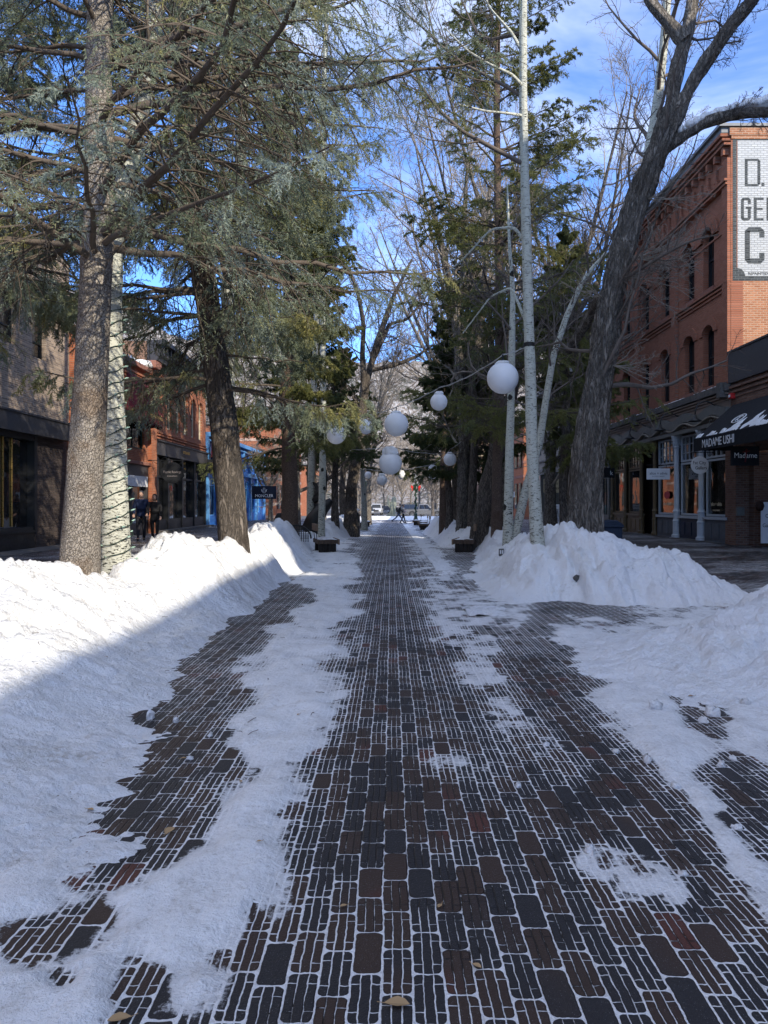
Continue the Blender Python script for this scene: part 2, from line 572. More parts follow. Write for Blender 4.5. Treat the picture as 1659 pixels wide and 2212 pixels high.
RT = [(10.2, 2.3, 3.2, -0.2, 5.2), (14.2, 1.75, 3.1, 0.80, 4.9), (17, 1.9, 2.9, 0.62, 4.8), (20, 2.3, 3.0, 0.60, 4.8), (21.8, 2.55, 3.2, 0.6, 4.7), (25.4, 2.6, 3.3, 0.50, 4.6), (27, 1.75, 2.6, 0.45, 4.6),
      (31, 1.8, 2.6, 0.52, 4.5), (36, 1.9, 2.6, 0.6, 4.4), (42, 1.75, 2.5, 0.6, 4.3), (46, 2.3, 2.9, 0.35, 4.3), (56, 2.3, 2.9, 0.05, 4.3), (62, 2.3, 2.8, -0.6, 4.2)]
def lumps(X, Y):
    wx = X + 0.25 * fbm(X * 1.5, Y * 1.5, seed=71, octv=2)
    wy = Y + 0.25 * fbm(X * 1.5, Y * 1.5, seed=72, octv=2)
    return -0.055 + 0.08 * fbm(wx * 1.1, wy * 1.1, seed=61, octv=2) + 0.09 * fbm(wx * 2.4, wy * 2.4, seed=51, octv=5, gain=0.52, billow=True) + 0.075 * np.clip(fbm(wx * 6, wy * 6, seed=53, octv=3), 0.1, 1)
def bank(X, Y, tab, sgn):
    toe, cx, cz, ox = interp(Y, tab)
    wob = 0.16 * fbm(X * 0.8, Y * 1.6, seed=12, octv=4)
    toe = toe + wob; g0 = gh(X, Y)
    hc = cz - gh(cx, Y)
    s = (X - toe) / (cx - toe)
    o = (ox - X) / (ox - cx)
    prof = np.where(s < 1, np.clip(s, -0.3, 1), 1.0)
    prof = np.where(prof > 0, 0.55 * sst(0, 1, prof) + 0.45 * np.clip(prof, 0, 1) ** 0.85, prof * 0.5)
    po = np.clip(o, -0.3, 1)
    po = np.where(po > 0, sst(0, 1, po) ** 0.8, po)
    return hc * np.minimum(prof, po) 
def bankmesh(name, label, xs, ys_, hf, amp=1.0, cut=-0.03):
    X, Y = np.meshgrid(xs, ys_)
    H = hf(X, Y)
    k = np.clip(H * 2.2, 0.15, 1.0)
    if xs[0] < -3: k = k * (0.62 + 0.38 * sst(-2.2, -3.2, X) * sst(5, 9, Y))
    H = H + lumps(X, Y) * k * amp + 0.012 * fbm(X * 16, Y * 16, seed=88, octv=3, billow=True)
    Z = gh(X, Y) + H
    F = grid_faces(*X.shape)
    keep = (H.ravel()[F] > cut).any(axis=1)
    F = F[keep]
    used = np.unique(F)
    re = np.full(X.size, -1); re[used] = np.arange(len(used))
    V = np.stack([X, Y, Z], -1).reshape(-1, 3)[used]
    mb = MB(); mb.add(V, re[F])
    o = mb.build(name, m_snow, smooth=True)
    tag(o, label, kind='stuff')
    return o
def geo_seq(a, b, r):
    l = [a]
    while l[-1] < b: l.append(l[-1] * r)
    return np.array(l)
def hl(X, Y):
    H = bank(X, Y, LT, -1)
    # shovelled hollow and second ridge on the near slope
    H = H - 0.16 * np.exp(-((X + 2.55) / 0.25) ** 2 - ((Y - 8.0) / 1.2) ** 2) * (H > 0.1)
    return H
bankmesh('snow_bank', 'long ploughed snow bank down the left side of the brick path', np.arange(-6.8, -0.9, 0.028), geo_seq(1.2, 63, 1.0052), hl)
MX = [(1.2, -0.1), (1.6, 0.0), (1.95, 0.22), (2.2, 0.66), (2.46, 0.93), (2.62, 0.82), (2.76, 1.06), (3.1, 1.12), (3.37, 1.06), (3.74, 0.93), (4.06, 0.82), (4.6, 0.68), (5.0, 0.42), (5.4, 0.14), (5.8, -0.08)]
def mound(X, Y):
    a = np.array(MX)
    hx = np.interp(X, a[:, 0], a[:, 1])
    front = (Y - 10.75 - 0.42 * fbm(X * 0.9, Y * 0.15, seed=15, octv=5, gain=0.6)) / 1.75
    back = (16.2 - Y) / 3.0
    f = np.where(front > 0, 1 - (1 - np.clip(front, 0, 1)) ** 1.8, front * 0.8)
    bk = np.where(back > 0, sst(0, 1, back), back)
    return hx * np.clip(np.minimum(f, bk), -0.3, 1)
def hr(X, Y):
    return np.maximum(mound(X, Y), bank(X, Y, RT, 1) * sst(11.6, 13.0, Y) - 0.05 * (Y < 12.5))
bankmesh('snow_bank', 'tall snow mound at the foot of the leaning tree, running back along the right side', np.arange(1.0, 6.2, 0.028), geo_seq(9.6, 63, 1.005), hr)
def hp(X, Y):
    H = 0.98 * np.exp(-((X - 4.9) / 1.55) ** 2 - ((Y - 7.3) / 1.05) ** 2) + 0.28 * np.exp(-((X - 3.7) / 1.0) ** 2 - ((Y - 5.9) / 0.8) ** 2)
    H += 0.16 * np.exp(-((X - 3.0) / 0.75) ** 2 - ((Y - 6.9) / 0.8) ** 2)
    H += 0.09 * np.exp(-((X - 2.3) / 0.6) ** 2 - ((Y - 6.4) / 0.9) ** 2)
    H += 0.09 * np.exp(-((X - 3.3) / 0.9) ** 2 - ((Y - 5.4) / 0.5) ** 2)
    return H - 0.05
bankmesh('snow_bank', 'low snow pile at the right edge in front of the mound', np.arange(1.2, 8, 0.026), geo_seq(4.2, 10.3, 1.004), hp, amp=1.0, cut=-0.02)
def hfar(X, Y):
    return 0.42 * np.exp(-((Y - 95) / 4.5) ** 4) * (1 - sst(8, 11, np.abs(X))) - 0.06
bankmesh('snow_bank', 'sunlit snow heaped on the island around the standing sculpture', np.arange(-12, 12, 0.25), np.arange(84, 104, 0.25), hfar, amp=1.2)
# ---------------------------------------------------------------- bark and needle materials
def bark(name, dark, light, kind, bd=0.03):
    m, nt, b = new_mat(name, 0.85, 0.15)
    if kind == 'furrow':
        n = nt.noise(17, 5, 0.65, stretch=(1, 1, 0.2), dist=0.7)
        n2 = nt.noise(40, 4, 0.7, stretch=(1, 1, 0.3))
        h = nt.ss((n - 0.5).abs() * 2.0, 0.0, 0.32) * 0.8 + n2 * 0.35
        c = nt.mix(nt.ss(h, 0.05, 0.62), dark, light)
        c = nt.mix(nt.ss(nt.noise(1.1, 3), 0.5, 0.7) * 0.5, c, tuple(k * 0.6 for k in (dark[0] * 2.3, dark[1] * 1.8, dark[2] * 1.4)))
    elif kind == 'scale':
        P0 = nt.geo(); wv = nt.noise(6, 3, 0.6); wx, wy, wz = nt.sep(P0)
        v = nt.voro(34, feature='DISTANCE_TO_EDGE', vec=nt.comb(wx + wv * 0.12, wy + wv * 0.10, wz * 0.75 + wv * 0.16))
        v = v + nt.noise(55, 3, 0.7) * 0.16 - 0.06
        v2 = nt.voro(60, feature='F1', stretch=(1, 1, 0.7))
        n2 = nt.noise(5, 4, 0.6)
        h = nt.ss(v, 0.0, 0.16) * 0.6 + v2 * 0.5 + nt.noise(90, 3, 0.7) * 0.25
        c = nt.mix(nt.ss(v, 0.0, 0.12) * (n2 * 0.6 + 0.6), dark, light)
        c = nt.mix(nt.ss(nt.noise(22, 3, 0.7), 0.56, 0.66) * 0.6, c, tuple(min(1, k * 1.45) for k in light))
        c = nt.mix(nt.ss(nt.noise(1.6, 3, 0.6), 0.52, 0.68) * 0.55, c, (dark[0] * 1.7, dark[1] * 1.25, dark[2] * 0.9))
    elif kind == 'aspen':
        P = nt.geo()
        x, y, z = nt.sep(P)
        base = nt.mix(nt.noise(2.0, 4, 0.6), light, tuple(k * 0.78 for k in light))
        base = nt.mix(nt.ss(nt.noise(7, 3, 0.6, stretch=(1, 1, 6)), 0.56, 0.64) * 0.35, base, tuple(k * 0.55 for k in light))
        low = nt.ss(z, 2.3, 0.4)
        vec = nt.comb(x, y, z * 2.6)
        s = nt.noise(13, 4, 0.72, vec=vec, dist=0.8)
        mk = nt.ss(s - low * 0.055, 0.398, 0.368)
        lent = nt.ss(nt.noise(30, 2, 0.5, stretch=(0.45, 0.45, 4.5)), 0.385, 0.355)
        vk = nt.voro(1.7, stretch=(1, 1, 0.9))
        eye = nt.ss(vk + (nt.noise(14, 3) - 0.5) * 0.10, 0.125, 0.10)
        mk = mk.max(lent * 0.8).max(eye)
        c = nt.mix(mk, base, dark)
        h = (1.0 - mk) * 0.5 + nt.noise(30, 4, 0.7) * 0.3
    nt.link(c, b.inputs['Base Color'])
    nt.link(nt.bump(h, bd, 1.0), b.inputs['Normal'])
    return m
m_bark_scale = bark('scaly_spruce_bark', (0.085, 0.075, 0.063), (0.28, 0.25, 0.215), 'scale', 0.02)
m_bark_fur = bark('furrowed_bark', (0.038, 0.033, 0.028), (0.21, 0.18, 0.152), 'furrow', 0.04)
m_bark_cot = bark('cottonwood_bark', (0.045, 0.040, 0.034), (0.29, 0.26, 0.225), 'furrow', 0.04)
m_bark_red = bark('reddish_bark', (0.045, 0.032, 0.025), (0.16, 0.115, 0.09), 'scale', 0.02)
m_aspen = bark('aspen_bark', (0.025, 0.025, 0.022), (0.51, 0.52, 0.45), 'aspen', 0.008)
m_aspen_grey = bark('aspen_bark_grey', (0.04, 0.04, 0.035), (0.42, 0.42, 0.36), 'aspen', 0.01)
m_twig = simple('grey_twig', (0.125, 0.105, 0.09), 0.85, 0.1, var=0.4, scale=5)
m_twig_pale = simple('pale_twig', (0.26, 0.225, 0.185), 0.85, 0.1, var=0.35, scale=5)
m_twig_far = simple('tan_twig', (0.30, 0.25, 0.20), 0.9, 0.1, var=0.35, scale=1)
m_limb = simple('spruce_limb', (0.10, 0.082, 0.066), 0.9, 0.1, var=0.4, scale=7, bump=0.01)
def needle_mat(name, a, b_, c_, w=0.5):
    m, nt, b = new_mat(name, 0.6, 0.25)
    n = nt.noise(1.1, 4, 0.65)
    n2 = nt.noise(11, 3, 0.7)
    c = nt.mix(nt.ss(n, 0.46, 0.64), a, b_)
    c = nt.mix(nt.ss(nt.noise(0.75, 4, 0.6, vec=nt.comb(*[k + 31.0 for k in nt.sep(nt.geo())])), 0.50, 0.66) * w, c, c_)
    c = nt.mix(n2 * 0.35, c, (0.03, 0.04, 0.02))
    nt.link(c, b.inputs['Base Color'])
    tl = nt.node('ShaderNodeBsdfTranslucent'); nt.t.links.new(c, tl.inputs[0])
    mx = nt.node('ShaderNodeMixShader'); mx.inputs[0].default_value = 0.45
    nt.t.links.new(b.outputs[0], mx.inputs[1]); nt.t.links.new(tl.outputs[0], mx.inputs[2])
    nt.t.links.new(mx.outputs[0], nt.t.nodes['Material Output'].inputs[0])
    return m
m_needle_blue = needle_mat('blue_spruce_needles', (0.24, 0.28, 0.18), (0.37, 0.44, 0.39), (0.44, 0.40, 0.13), 0.85)
m_needle_green = needle_mat('dark_spruce_needles', (0.065, 0.088, 0.036), (0.11, 0.145, 0.07), (0.20, 0.19, 0.055), 0.8)
m_needle_gold = needle_mat('olive_spruce_needles', (0.16, 0.17, 0.055), (0.27, 0.26, 0.085), (0.11, 0.15, 0.10), 0.5)

# ---------------------------------------------------------------- growing
def norm(v): return v / (np.linalg.norm(v, axis=-1, keepdims=True) + 1e-9)
def at_t(P, R, t):
    N, K, _ = P.shape
    f = t * (K - 1)
    i = np.clip(np.floor(f).astype(int), 0, K - 2)
    w = (f - i)[..., None]
    n = np.arange(N)[:, None]
    p = P[n, i] * (1 - w) + P[n, i + 1] * w
    T = norm(P[n, i + 1] - P[n, i])
    r = R[n, i] * (1 - w[..., 0]) + R[n, i + 1] * w[..., 0]
    return p, T, r
def spawn(P, R, n, rng, t0=0.2, t1=1.0, lf=0.5, ang=50, K=6, up=0.0, wig=0.2, rf=0.6, taper=0.25, lenv=None, angv=12, tipshort=0.55, absr=None, flat=None):
    N = P.shape[0]
    if N == 0: return np.zeros((0, K, 3)), np.zeros((0, K))
    t = t0 + (t1 - t0) * (np.arange(n)[None] + rng.uniform(0.1, 0.9, (N, n))) / n
    p, T, r = at_t(P, R, t)
    plen = np.linalg.norm(np.diff(P, axis=1), axis=2).sum(1)[:, None]
    L = plen * lf * (1 - tipshort * t) * rng.uniform(0.65, 1.25, (N, n)) if lenv is None else np.broadcast_to(lenv, (N, n)) * rng.uniform(0.7, 1.2, (N, n))
    th = np.radians(ang + rng.normal(0, angv, (N, n)))[..., None]
    rv = rng.normal(0, 1, (N, n, 3))
    if flat is not None:
        side = np.where(np.arange(n) % 2 == 0, 1.0, -1.0)[None, :, None]
        h = np.cross(T, np.array([0, 0, 1.0])); h = norm(h)
        rv = h * side + rv * flat
    perp = norm(rv - (rv * T).sum(-1, keepdims=True) * T)
    d = T * np.cos(th) + perp * np.sin(th)
    p = p.reshape(-1, 3); d = norm(d.reshape(-1, 3)); L = L.reshape(-1); r = r.reshape(-1)
    out = [p]
    st = (L / (K - 1))[:, None]
    for k in range(K - 1):
        d = norm(d + rng.normal(0, wig, d.shape) + np.array([0, 0, up]))
        p = p + d * st
        out.append(p)
    Pn = np.stack(out, 1)
    r0 = np.minimum(r * rf, 0.016 * L + 0.001) if absr is None else np.full(len(r), absr)
    Rn = r0[:, None] * np.linspace(1, taper, K)[None]
    return Pn, Rn
def needles(P, M, nl, nw, rng, ang=48, t0=0.05):
    """thin pointed needles round twigs: triangles"""
    N = P.shape[0]
    t = np.clip(t0 + (1 - t0) * (np.arange(M)[None] + rng.uniform(0, 1, (N, M))) / M, 0, 1)
    R = np.zeros(P.shape[:2])
    p, T, _ = at_t(P, R, t)
    rv = norm(np.cross(T, rng.normal(0, 1, T.shape)))
    a = np.radians(ang)
    d = T * np.cos(a) + rv * np.sin(a)
    w = norm(np.cross(d, rng.normal(0, 1, d.shape)))
    ll = nl * rng.uniform(0.7, 1.2, (N, M, 1))
    V = np.stack([p - w * nw / 2, p + w * nw / 2, p + d * ll], axis=2).reshape(-1, 3)
    return V, np.arange(len(V)).reshape(-1, 3)
def add_t(mb, P, R, s):
    if len(P):
        V, F = tubes(P, R, s); mb.add(V, F)
def trunk_mesh(mb, pts, rad, sides=40, rings=120, amp=0.02, flute=0.0, seed=0, flare=0.35, fl_h=0.6, knots=0.0):
    pts = np.array(pts, float); rad = np.array(rad, float)
    s = np.concatenate([[0], np.cumsum(np.linalg.norm(np.diff(pts, axis=0), axis=1))])
    tt = np.linspace(0, s[-1], rings)
    # smooth the guide line
    def sm(v):
        o = np.interp(tt, s, v)
        k = max(3, rings // (len(s) * 2)) | 1
        pad = np.concatenate([2 * o[0] - o[1:k // 2 + 1][::-1], o, 2 * o[-1] - o[-k // 2:-1][::-1]]) if k > 2 else o
        ker = np.ones(k) / k
        q = np.convolve(pad, ker, 'same')[k // 2:k // 2 + rings]
        return q
    P = np.stack([sm(pts[:, i]) for i in range(3)], 1)
    R = np.interp(tt, s, rad)
    R = R * (1 + flare * np.exp(-tt / fl_h))
    V, F = tubes(P[None], R[None], sides)
    V = V.reshape(rings, sides, 3)
    a = np.arange(sides) * 2 * np.pi / sides
    A, TT = np.meshgrid(a, tt)
    cx, cy = np.cos(A), np.sin(A)
    rr = R[:, None]
    k = 1 / np.maximum(rr, 0.1) * 0.35
    fur = np.abs(fbm(cx * 4.5, cy * 4.5, TT * 0.9, seed=seed, octv=4, gain=0.6))
    lowf = fbm(cx * 0.9, cy * 0.9, TT * 0.8, seed=seed + 5, octv=3)
    disp = amp * (fur - 0.3) * 1.6 + lowf * rr * 0.07
    if flute:
        disp = disp + flute * np.cos(A * 5 + seed) * np.exp(-TT / (fl_h * 1.3)) * rr
    if knots:
        disp = disp + knots * rr * np.clip(fbm(cx * 1.6, cy * 1.6, TT * 1.8, seed=seed + 9, octv=3), 0.1, 1)
    n = V - P[:, None, :]
    V = V + n / (np.linalg.norm(n, axis=2, keepdims=True) + 1e-9) * disp[:, :, None]
    mb.add(V.reshape(-1, 3), F)
    return P[None], R[None]

def spruce(name, label, base, H, tr, zc, rlow, nb, seed, mat_n, mat_b, fine=1.0, ntw=7, nsec=22, nn=10, nl=0.03, nw=0.006, droop=0.35, ztop=None, lean=(0, 0), hang=0.5, group=None, azf=None, bare=0.0, shape=0.85, e0=0.12, topw=0.05, cut_side=None, bulge=1.0, clip=None):
    rng = np.random.default_rng(seed)
    ntw = int(ntw * 2.0); nsec = int(nsec * 1.45); nn = int(nn * 1.35); nl = nl * 1.3; nw = nw * 1.75; nb = int(nb * 1.25)
    root = empty(name, (base[0], base[1], gz_(base[0], base[1])), label, 'tree', group)
    zb = gz_(base[0], base[1]) - 0.1
    n = 9
    pts = [(base[0] + lean[0] * (i / n) + 0.05 * math.sin(i * 1.3 + seed), base[1] + lean[1] * (i / n), zb + H * i / n) for i in range(n + 1)]
    rad = [tr * (1 - 0.93 * i / n) ** 0.8 for i in range(n + 1)]
    mb = MB()
    TP, TR = trunk_mesh(mb, pts, rad, 36 if tr > 0.2 else 20, 150, amp=0.012 if tr > 0.2 else 0.006, seed=seed, flare=0.22, fl_h=0.5)
    mb.build('trunk', mat_b, root, smooth=True)
    t = np.sort(rng.uniform(0, 1, nb)) ** 0.9
    z = zc + (H * 0.985 - zc) * t
    if ztop: z = np.where(z > ztop, z, z)
    f = (z - zb) / H
    s, _, r = at_t(np.repeat(TP, 1, 0), TR, f[None])
    s = s[0]; r = r[0]
    rel = (z - zc) / (H - zc)
    Lb = rlow * (topw + (1 - topw) * (1 - rel) ** shape) * rng.uniform(0.7, 1.12, nb)
    if bulge != 1.0: Lb *= np.where(rel < 0.12, bulge + (1 - bulge) * rel / 0.12, 1)
    az = rng.uniform(0, 2 * np.pi, nb) if azf is None else azf(rng, nb)
    if cut_side is not None: Lb = Lb * cut_side(az, z)
    dh = np.stack([np.cos(az), np.sin(az), 0 * az], 1)
    K = 10
    tt = np.linspace(0, 1, K)
    e = (e0 + rel * 0.55 + rng.normal(0, 0.07, nb))
    dr = droop * (1 - rel * 0.7)
    zz = Lb[:, None] * (e[:, None] * tt[None] - dr[:, None] * tt[None] ** 1.6 + 0.55 * dr[:, None] * tt[None] ** 3.2)
    swing = rng.normal(0, 0.12, nb)
    perp = np.stack([-np.sin(az), np.cos(az), 0 * az], 1)
    P = s[:, None, :] + dh[:, None, :] * (Lb[:, None] * tt[None])[..., None] + perp[:, None, :] * (swing[:, None] * Lb[:, None] * tt[None] ** 2)[..., None]
    P[:, :, 2] += zz
    P[:, 1:, :] += rng.normal(0, 0.018, P[:, 1:, :].shape) * Lb[:, None, None] * 0.4
    R0 = np.clip(0.0065 + 0.0095 * Lb, 0.006, r * 0.6)
    R = R0[:, None] * np.linspace(1, 0.18, K)[None]
    mb = MB(); add_t(mb, P, R, 6)
    # side shoots
    sp, sr = spawn(P, R, nsec, rng, 0.18, 1.0, lf=0.32, ang=58, K=6, up=-hang * 0.28, wig=0.10, rf=0.45, flat=0.35, tipshort=0.62)
    live = rng.uniform(0, 1, len(sp)) > bare
    tpos = np.tile(np.arange(nsec) / nsec, nb)
    live &= (rng.uniform(0, 1, len(sp)) < 0.35 + tpos * 1.5) | (np.repeat(rel, nsec) > 0.5)
    sr = np.maximum(sr * (1 if fine >= 1 else 1), 0.0022 / fine)
    sides = 3
    add_t(mb, sp, sr, sides)
    dead = sp[~live]; drr = sr[~live]
    if bare > 0 and len(dead):
        dt, dtr = spawn(dead, drr, 5, rng, 0.25, 1.0, lf=0.45, ang=40, K=5, up=-0.14, wig=0.14, rf=0.6)
        add_t(mb, dt, np.maximum(dtr, 0.0018), 3)
    lv, lr = sp[live], sr[live]
    tw, twr = spawn(lv, lr, ntw, rng, 0.15, 1.0, lf=0.38, ang=42, K=4, up=-hang * 0.22, wig=0.10, rf=0.6, flat=0.6, tipshort=0.4)
    if len(tw) < 26000: add_t(mb, tw, np.maximum(twr, 0.0016 / fine), 3)
    mb.build('branches', m_limb, root, smooth=True)
    nm = MB()
    if clip is not None:
        k = clip(tw[:, 0]); tw = tw[k]
    V, F = needles(tw, nn, nl, nw, rng); nm.add(V, F)
    V, F = needles(lv, int(nn * 1.6), nl, nw, rng, t0=0.3); nm.add(V, F)
    tp, tpr = P[:, K // 2:], R[:, K // 2:]
    V, F = needles(tp, int(nn * 3), nl, nw, rng, t0=0.2); nm.add(V, F)
    nm.build('foliage', mat_n, root)
    return root

def bare_tree(name, label, limbs, seed, mat_t, mat_w, levels=((7, 0.45), (8, 0.5), (7, 0.5)), minr=0.003, trunk_kw=None, up=0.05, wig=0.16, group=None, ang=45, start=0.3, cat='tree', wfrac=0.6, base=None):
    """limbs: list of (points, radii); first is the trunk"""
    rng = np.random.default_rng(seed)
    p0 = limbs[0][0][0]
    root = empty(name, (p0[0], p0[1], gz_(p0[0], p0[1])), label, cat, group)
    mb = MB()
    kw = dict(sides=32, rings=160, amp=0.02, seed=seed)
    kw.update(trunk_kw or {})
    LP, LR = [], []
    for i, (pts, rad) in enumerate(limbs):
        if pts[0][2] < 1.3:                                   # carry the stem down through the snow into the soil
            zg = gz_(pts[0][0], pts[0][1]) - 0.12
            if pts[0][2] > zg + 0.05:
                pts = [np.array([pts[0][0], pts[0][1], zg])] + list(pts); rad = [rad[0] * 1.06] + list(rad)
        k2 = dict(kw)
        if i: k2.update(flare=0.0, flute=0.0, rings=60, sides=18, amp=kw['amp'] * 0.6, knots=0.0)
        P, R = trunk_mesh(mb, pts, rad, **k2)
        ii = np.linspace(0, P.shape[1] - 1, 16).astype(int)
        LP.append(P[:, ii]); LR.append(R[:, ii])
    mb.build('trunk', mat_t, root, smooth=True)
    mb = MB()
    P, R = np.concatenate(LP), np.concatenate(LR)
    st = start
    levels = [(int(n * (1.5 if q == 0 else 1.2)), lf) for q, (n, lf) in enumerate(levels)]
    for li, (n, lf) in enumerate(levels):
        P, R = spawn(P, R, n, rng, st if li == 0 else 0.2, 1.0, lf=lf, ang=ang, K=7 if li == 0 else 6 if li < 2 else 5, up=up, wig=wig, rf=0.55, taper=0.3, tipshort=0.5)
        R = np.maximum(R, minr)
        add_t(mb, P, R, 6 if li == 0 else 4 if li == 1 else 3)
    mb.build('branches', mat_w, root, smooth=True)
    return root
def simple_tree(name, label, x, Y, H, r, seed, mat_t, mat_w, lean=(0, 0), fork=3, levels=((5, 0.5), (6, 0.5), (5, 0.5)), minr=0.004, group=None, zf=0.35, spread=0.45, up=0.06, rings=60, **kw):
    rng = np.random.default_rng(seed + 500)
    X = (x - VX) * Y / FPX
    z0 = gz_(X, Y) - 0.1
    n = 5
    wob = rng.normal(0, 0.02 * H, (n + 1, 2)); wob[0] = 0
    pts = [(X + lean[0] * (i / n) + wob[i, 0] * i / n, Y + lean[1] * (i / n) + wob[i, 1] * i / n, z0 + H * (0.75 if fork else 1) * i / n) for i in range(n + 1)]
    rad = [r * (1 - 0.8 * i / n) for i in range(n + 1)]
    limbs = [(pts, rad)]
    for k in range(fork):
        t = zf + 0.12 * k
        b0 = np.array(pts[0]) * (1 - t) + np.array(pts[-1]) * t
        i = t * n; i0 = int(i)
        b0 = np.array(pts[i0]) * (1 - i + i0) + np.array(pts[i0 + 1]) * (i - i0)
        a = rng.uniform(0, 6.28)
        L = H * rng.uniform(0.5, 0.7)
        q = [b0 + np.array([math.cos(a) * spread * L * s ** 0.8, math.sin(a) * spread * L * s ** 0.8, L * s * 0.85]) for s in (0, 0.15, 0.35, 0.6, 1.0)]
        limbs.append((q, [r * 0.5 * (1 - 0.8 * s) for s in (0, 0.15, 0.35, 0.6, 1.0)]))
    return bare_tree(name, label, limbs, seed, mat_t, mat_w, levels=levels, minr=minr, group=group, up=up, start=0.15 if fork else 0.35, trunk_kw=dict(rings=rings, sides=20, amp=0.012), **kw)

# ---------------------------------------------------------------- left row
def left_side(az, z):      # keep long boughs towards the mall and the camera
    return 0.75 + 0.35 * np.clip(np.cos(az), 0, 1)
A = P3(172, 1230, 8.4)
spruce('spruce_tree', 'nearest big spruce on the left with pale scaly bark and bare lower limbs', (A[0], 8.4), 15, 0.215, 3.9, 4.9, 78, 11, m_needle_blue, m_bark_scale, ntw=8, nsec=24, nn=13, nl=0.030, nw=0.0058, droop=0.42, lean=(0.42, 0.3), hang=0.75, bare=0.34, cut_side=left_side, e0=0.26, shape=0.45)
B = P3(250, 1210, 9.6)
pts = [P3(252, 1260, 9.6), P3(250, 1130, 9.6), P3(244, 980, 9.6), P3(240, 850, 9.6), P3(240, 700, 9.6), P3(243, 500, 9.7), P3(290, 300, 9.8), P3(325, 150, 9.9), P3(340, -100, 10), P3(350, -400, 10)]
wrapped = bare_tree('aspen_tree', 'white aspen wrapped in a dark string of lights, just behind the nearest spruce', [(pts, [0.20, 0.175, 0.16, 0.145, 0.13, 0.12, 0.11, 0.10, 0.08, 0.05])], 21, m_aspen, m_twig_pale, levels=((5, 0.3), (6, 0.45), (6, 0.5)), start=0.65, trunk_kw=dict(amp=0.006, flare=0.28, fl_h=0.45))
C_ = P3(517, 1170, 13)
spruce('spruce_tree', 'broad furrowed dark trunk with drooping blue needles, second big evergreen on the left', (C_[0], 13.0), 17, 0.27, 3.3, 4.2, 124, 12, m_needle_blue, m_bark_fur, cut_side=lambda az, z: np.where((z < 6.5) & (np.cos(az) > 0.3), 0.72, 1.0), ntw=7, nsec=22, nn=12, nl=0.034, nw=0.0075, droop=0.50, lean=(-1.9, 0.2), hang=0.95, bare=0.10, e0=0.14, shape=0.55)
D_ = P3(645, 1130, 22)
spruce('spruce_tree', 'dark full spruce with a reddish trunk behind the bench on the left', (D_[0] - 0.3, 22), 15, 0.25, 3.0, 3.0, 110, 13, m_needle_gold, m_bark_red, ntw=6, nsec=20, nn=10, nl=0.045, nw=0.012, droop=0.42, hang=0.8, shape=0.8)
spruce('spruce_tree', 'dark spruce farther along the left side beyond the leaning trunk', (-3.5, 33), 13, 0.24, 3.0, 3.1, 90, 14, m_needle_green, m_bark_fur, ntw=5, nsec=18, nn=8, nl=0.06, nw=0.018, droop=0.35, hang=0.5)
spruce('spruce_tree', 'small far spruce overhanging the left benches', (-3.0, 46), 11, 0.22, 3.6, 3.2, 80, 15, m_needle_green, m_bark_fur, ntw=5, nsec=16, nn=7, nl=0.07, nw=0.024, droop=0.3, hang=0.4)
spruce('spruce_tree', 'spruce at the left edge reaching over the tan brick shop', (-7.2, 13.0), 14, 0.24, 4.6, 3.4, 80, 16, m_needle_blue, m_bark_scale, ntw=7, nsec=20, nn=11, nl=0.034, nw=0.0085, droop=0.4, hang=0.6, bare=0.05)
# pale trunks rising behind the needles
pts = [P3(694, 1175, 26.5), P3(697, 1000, 26.5), P3(698, 850, 26.5), P3(696, 600, 26.5), P3(700, 300, 26.5), P3(705, -50, 26.6)]
bare_tree('aspen_tree', 'slim sunlit aspen trunk standing behind the left bench', [(pts, [0.135, 0.12, 0.11, 0.095, 0.08, 0.03])], 23, m_aspen, m_twig_pale, levels=((8, 0.22), (6, 0.45), (5, 0.5)), start=0.5, trunk_kw=dict(amp=0.004, flare=0.2, fl_h=0.4, rings=100), minr=0.004)
pts = [P3(670, 1170, 28.0), P3(672, 1000, 28.0), P3(678, 850, 28.0), P3(690, 500, 28.0), P3(700, 100, 28.0)]
bare_tree('aspen_tree', 'greyer aspen trunk just left of the slim sunlit one', [(pts, [0.14, 0.125, 0.11, 0.09, 0.05])], 24, m_aspen_grey, m_twig_pale, levels=((7, 0.22), (5, 0.45)), start=0.5, trunk_kw=dict(amp=0.004, flare=0.2, rings=80), minr=0.004)
pts = [P3(511, 1180, 16.5), P3(492, 850, 16.5), P3(492, 620, 16.5), P3(515, 420, 16.5), P3(526, 220, 16.5), P3(530, -150, 16.5)]
bare_tree('aspen_tree', 'aspen trunk rising behind the broad furrowed trunk on the left', [(pts, [0.17, 0.15, 0.14, 0.13, 0.12, 0.08])], 30, m_aspen, m_twig_pale, levels=((7, 0.22), (6, 0.45), (5, 0.5)), start=0.45, trunk_kw=dict(amp=0.005, flare=0.15, rings=80), minr=0.0035)
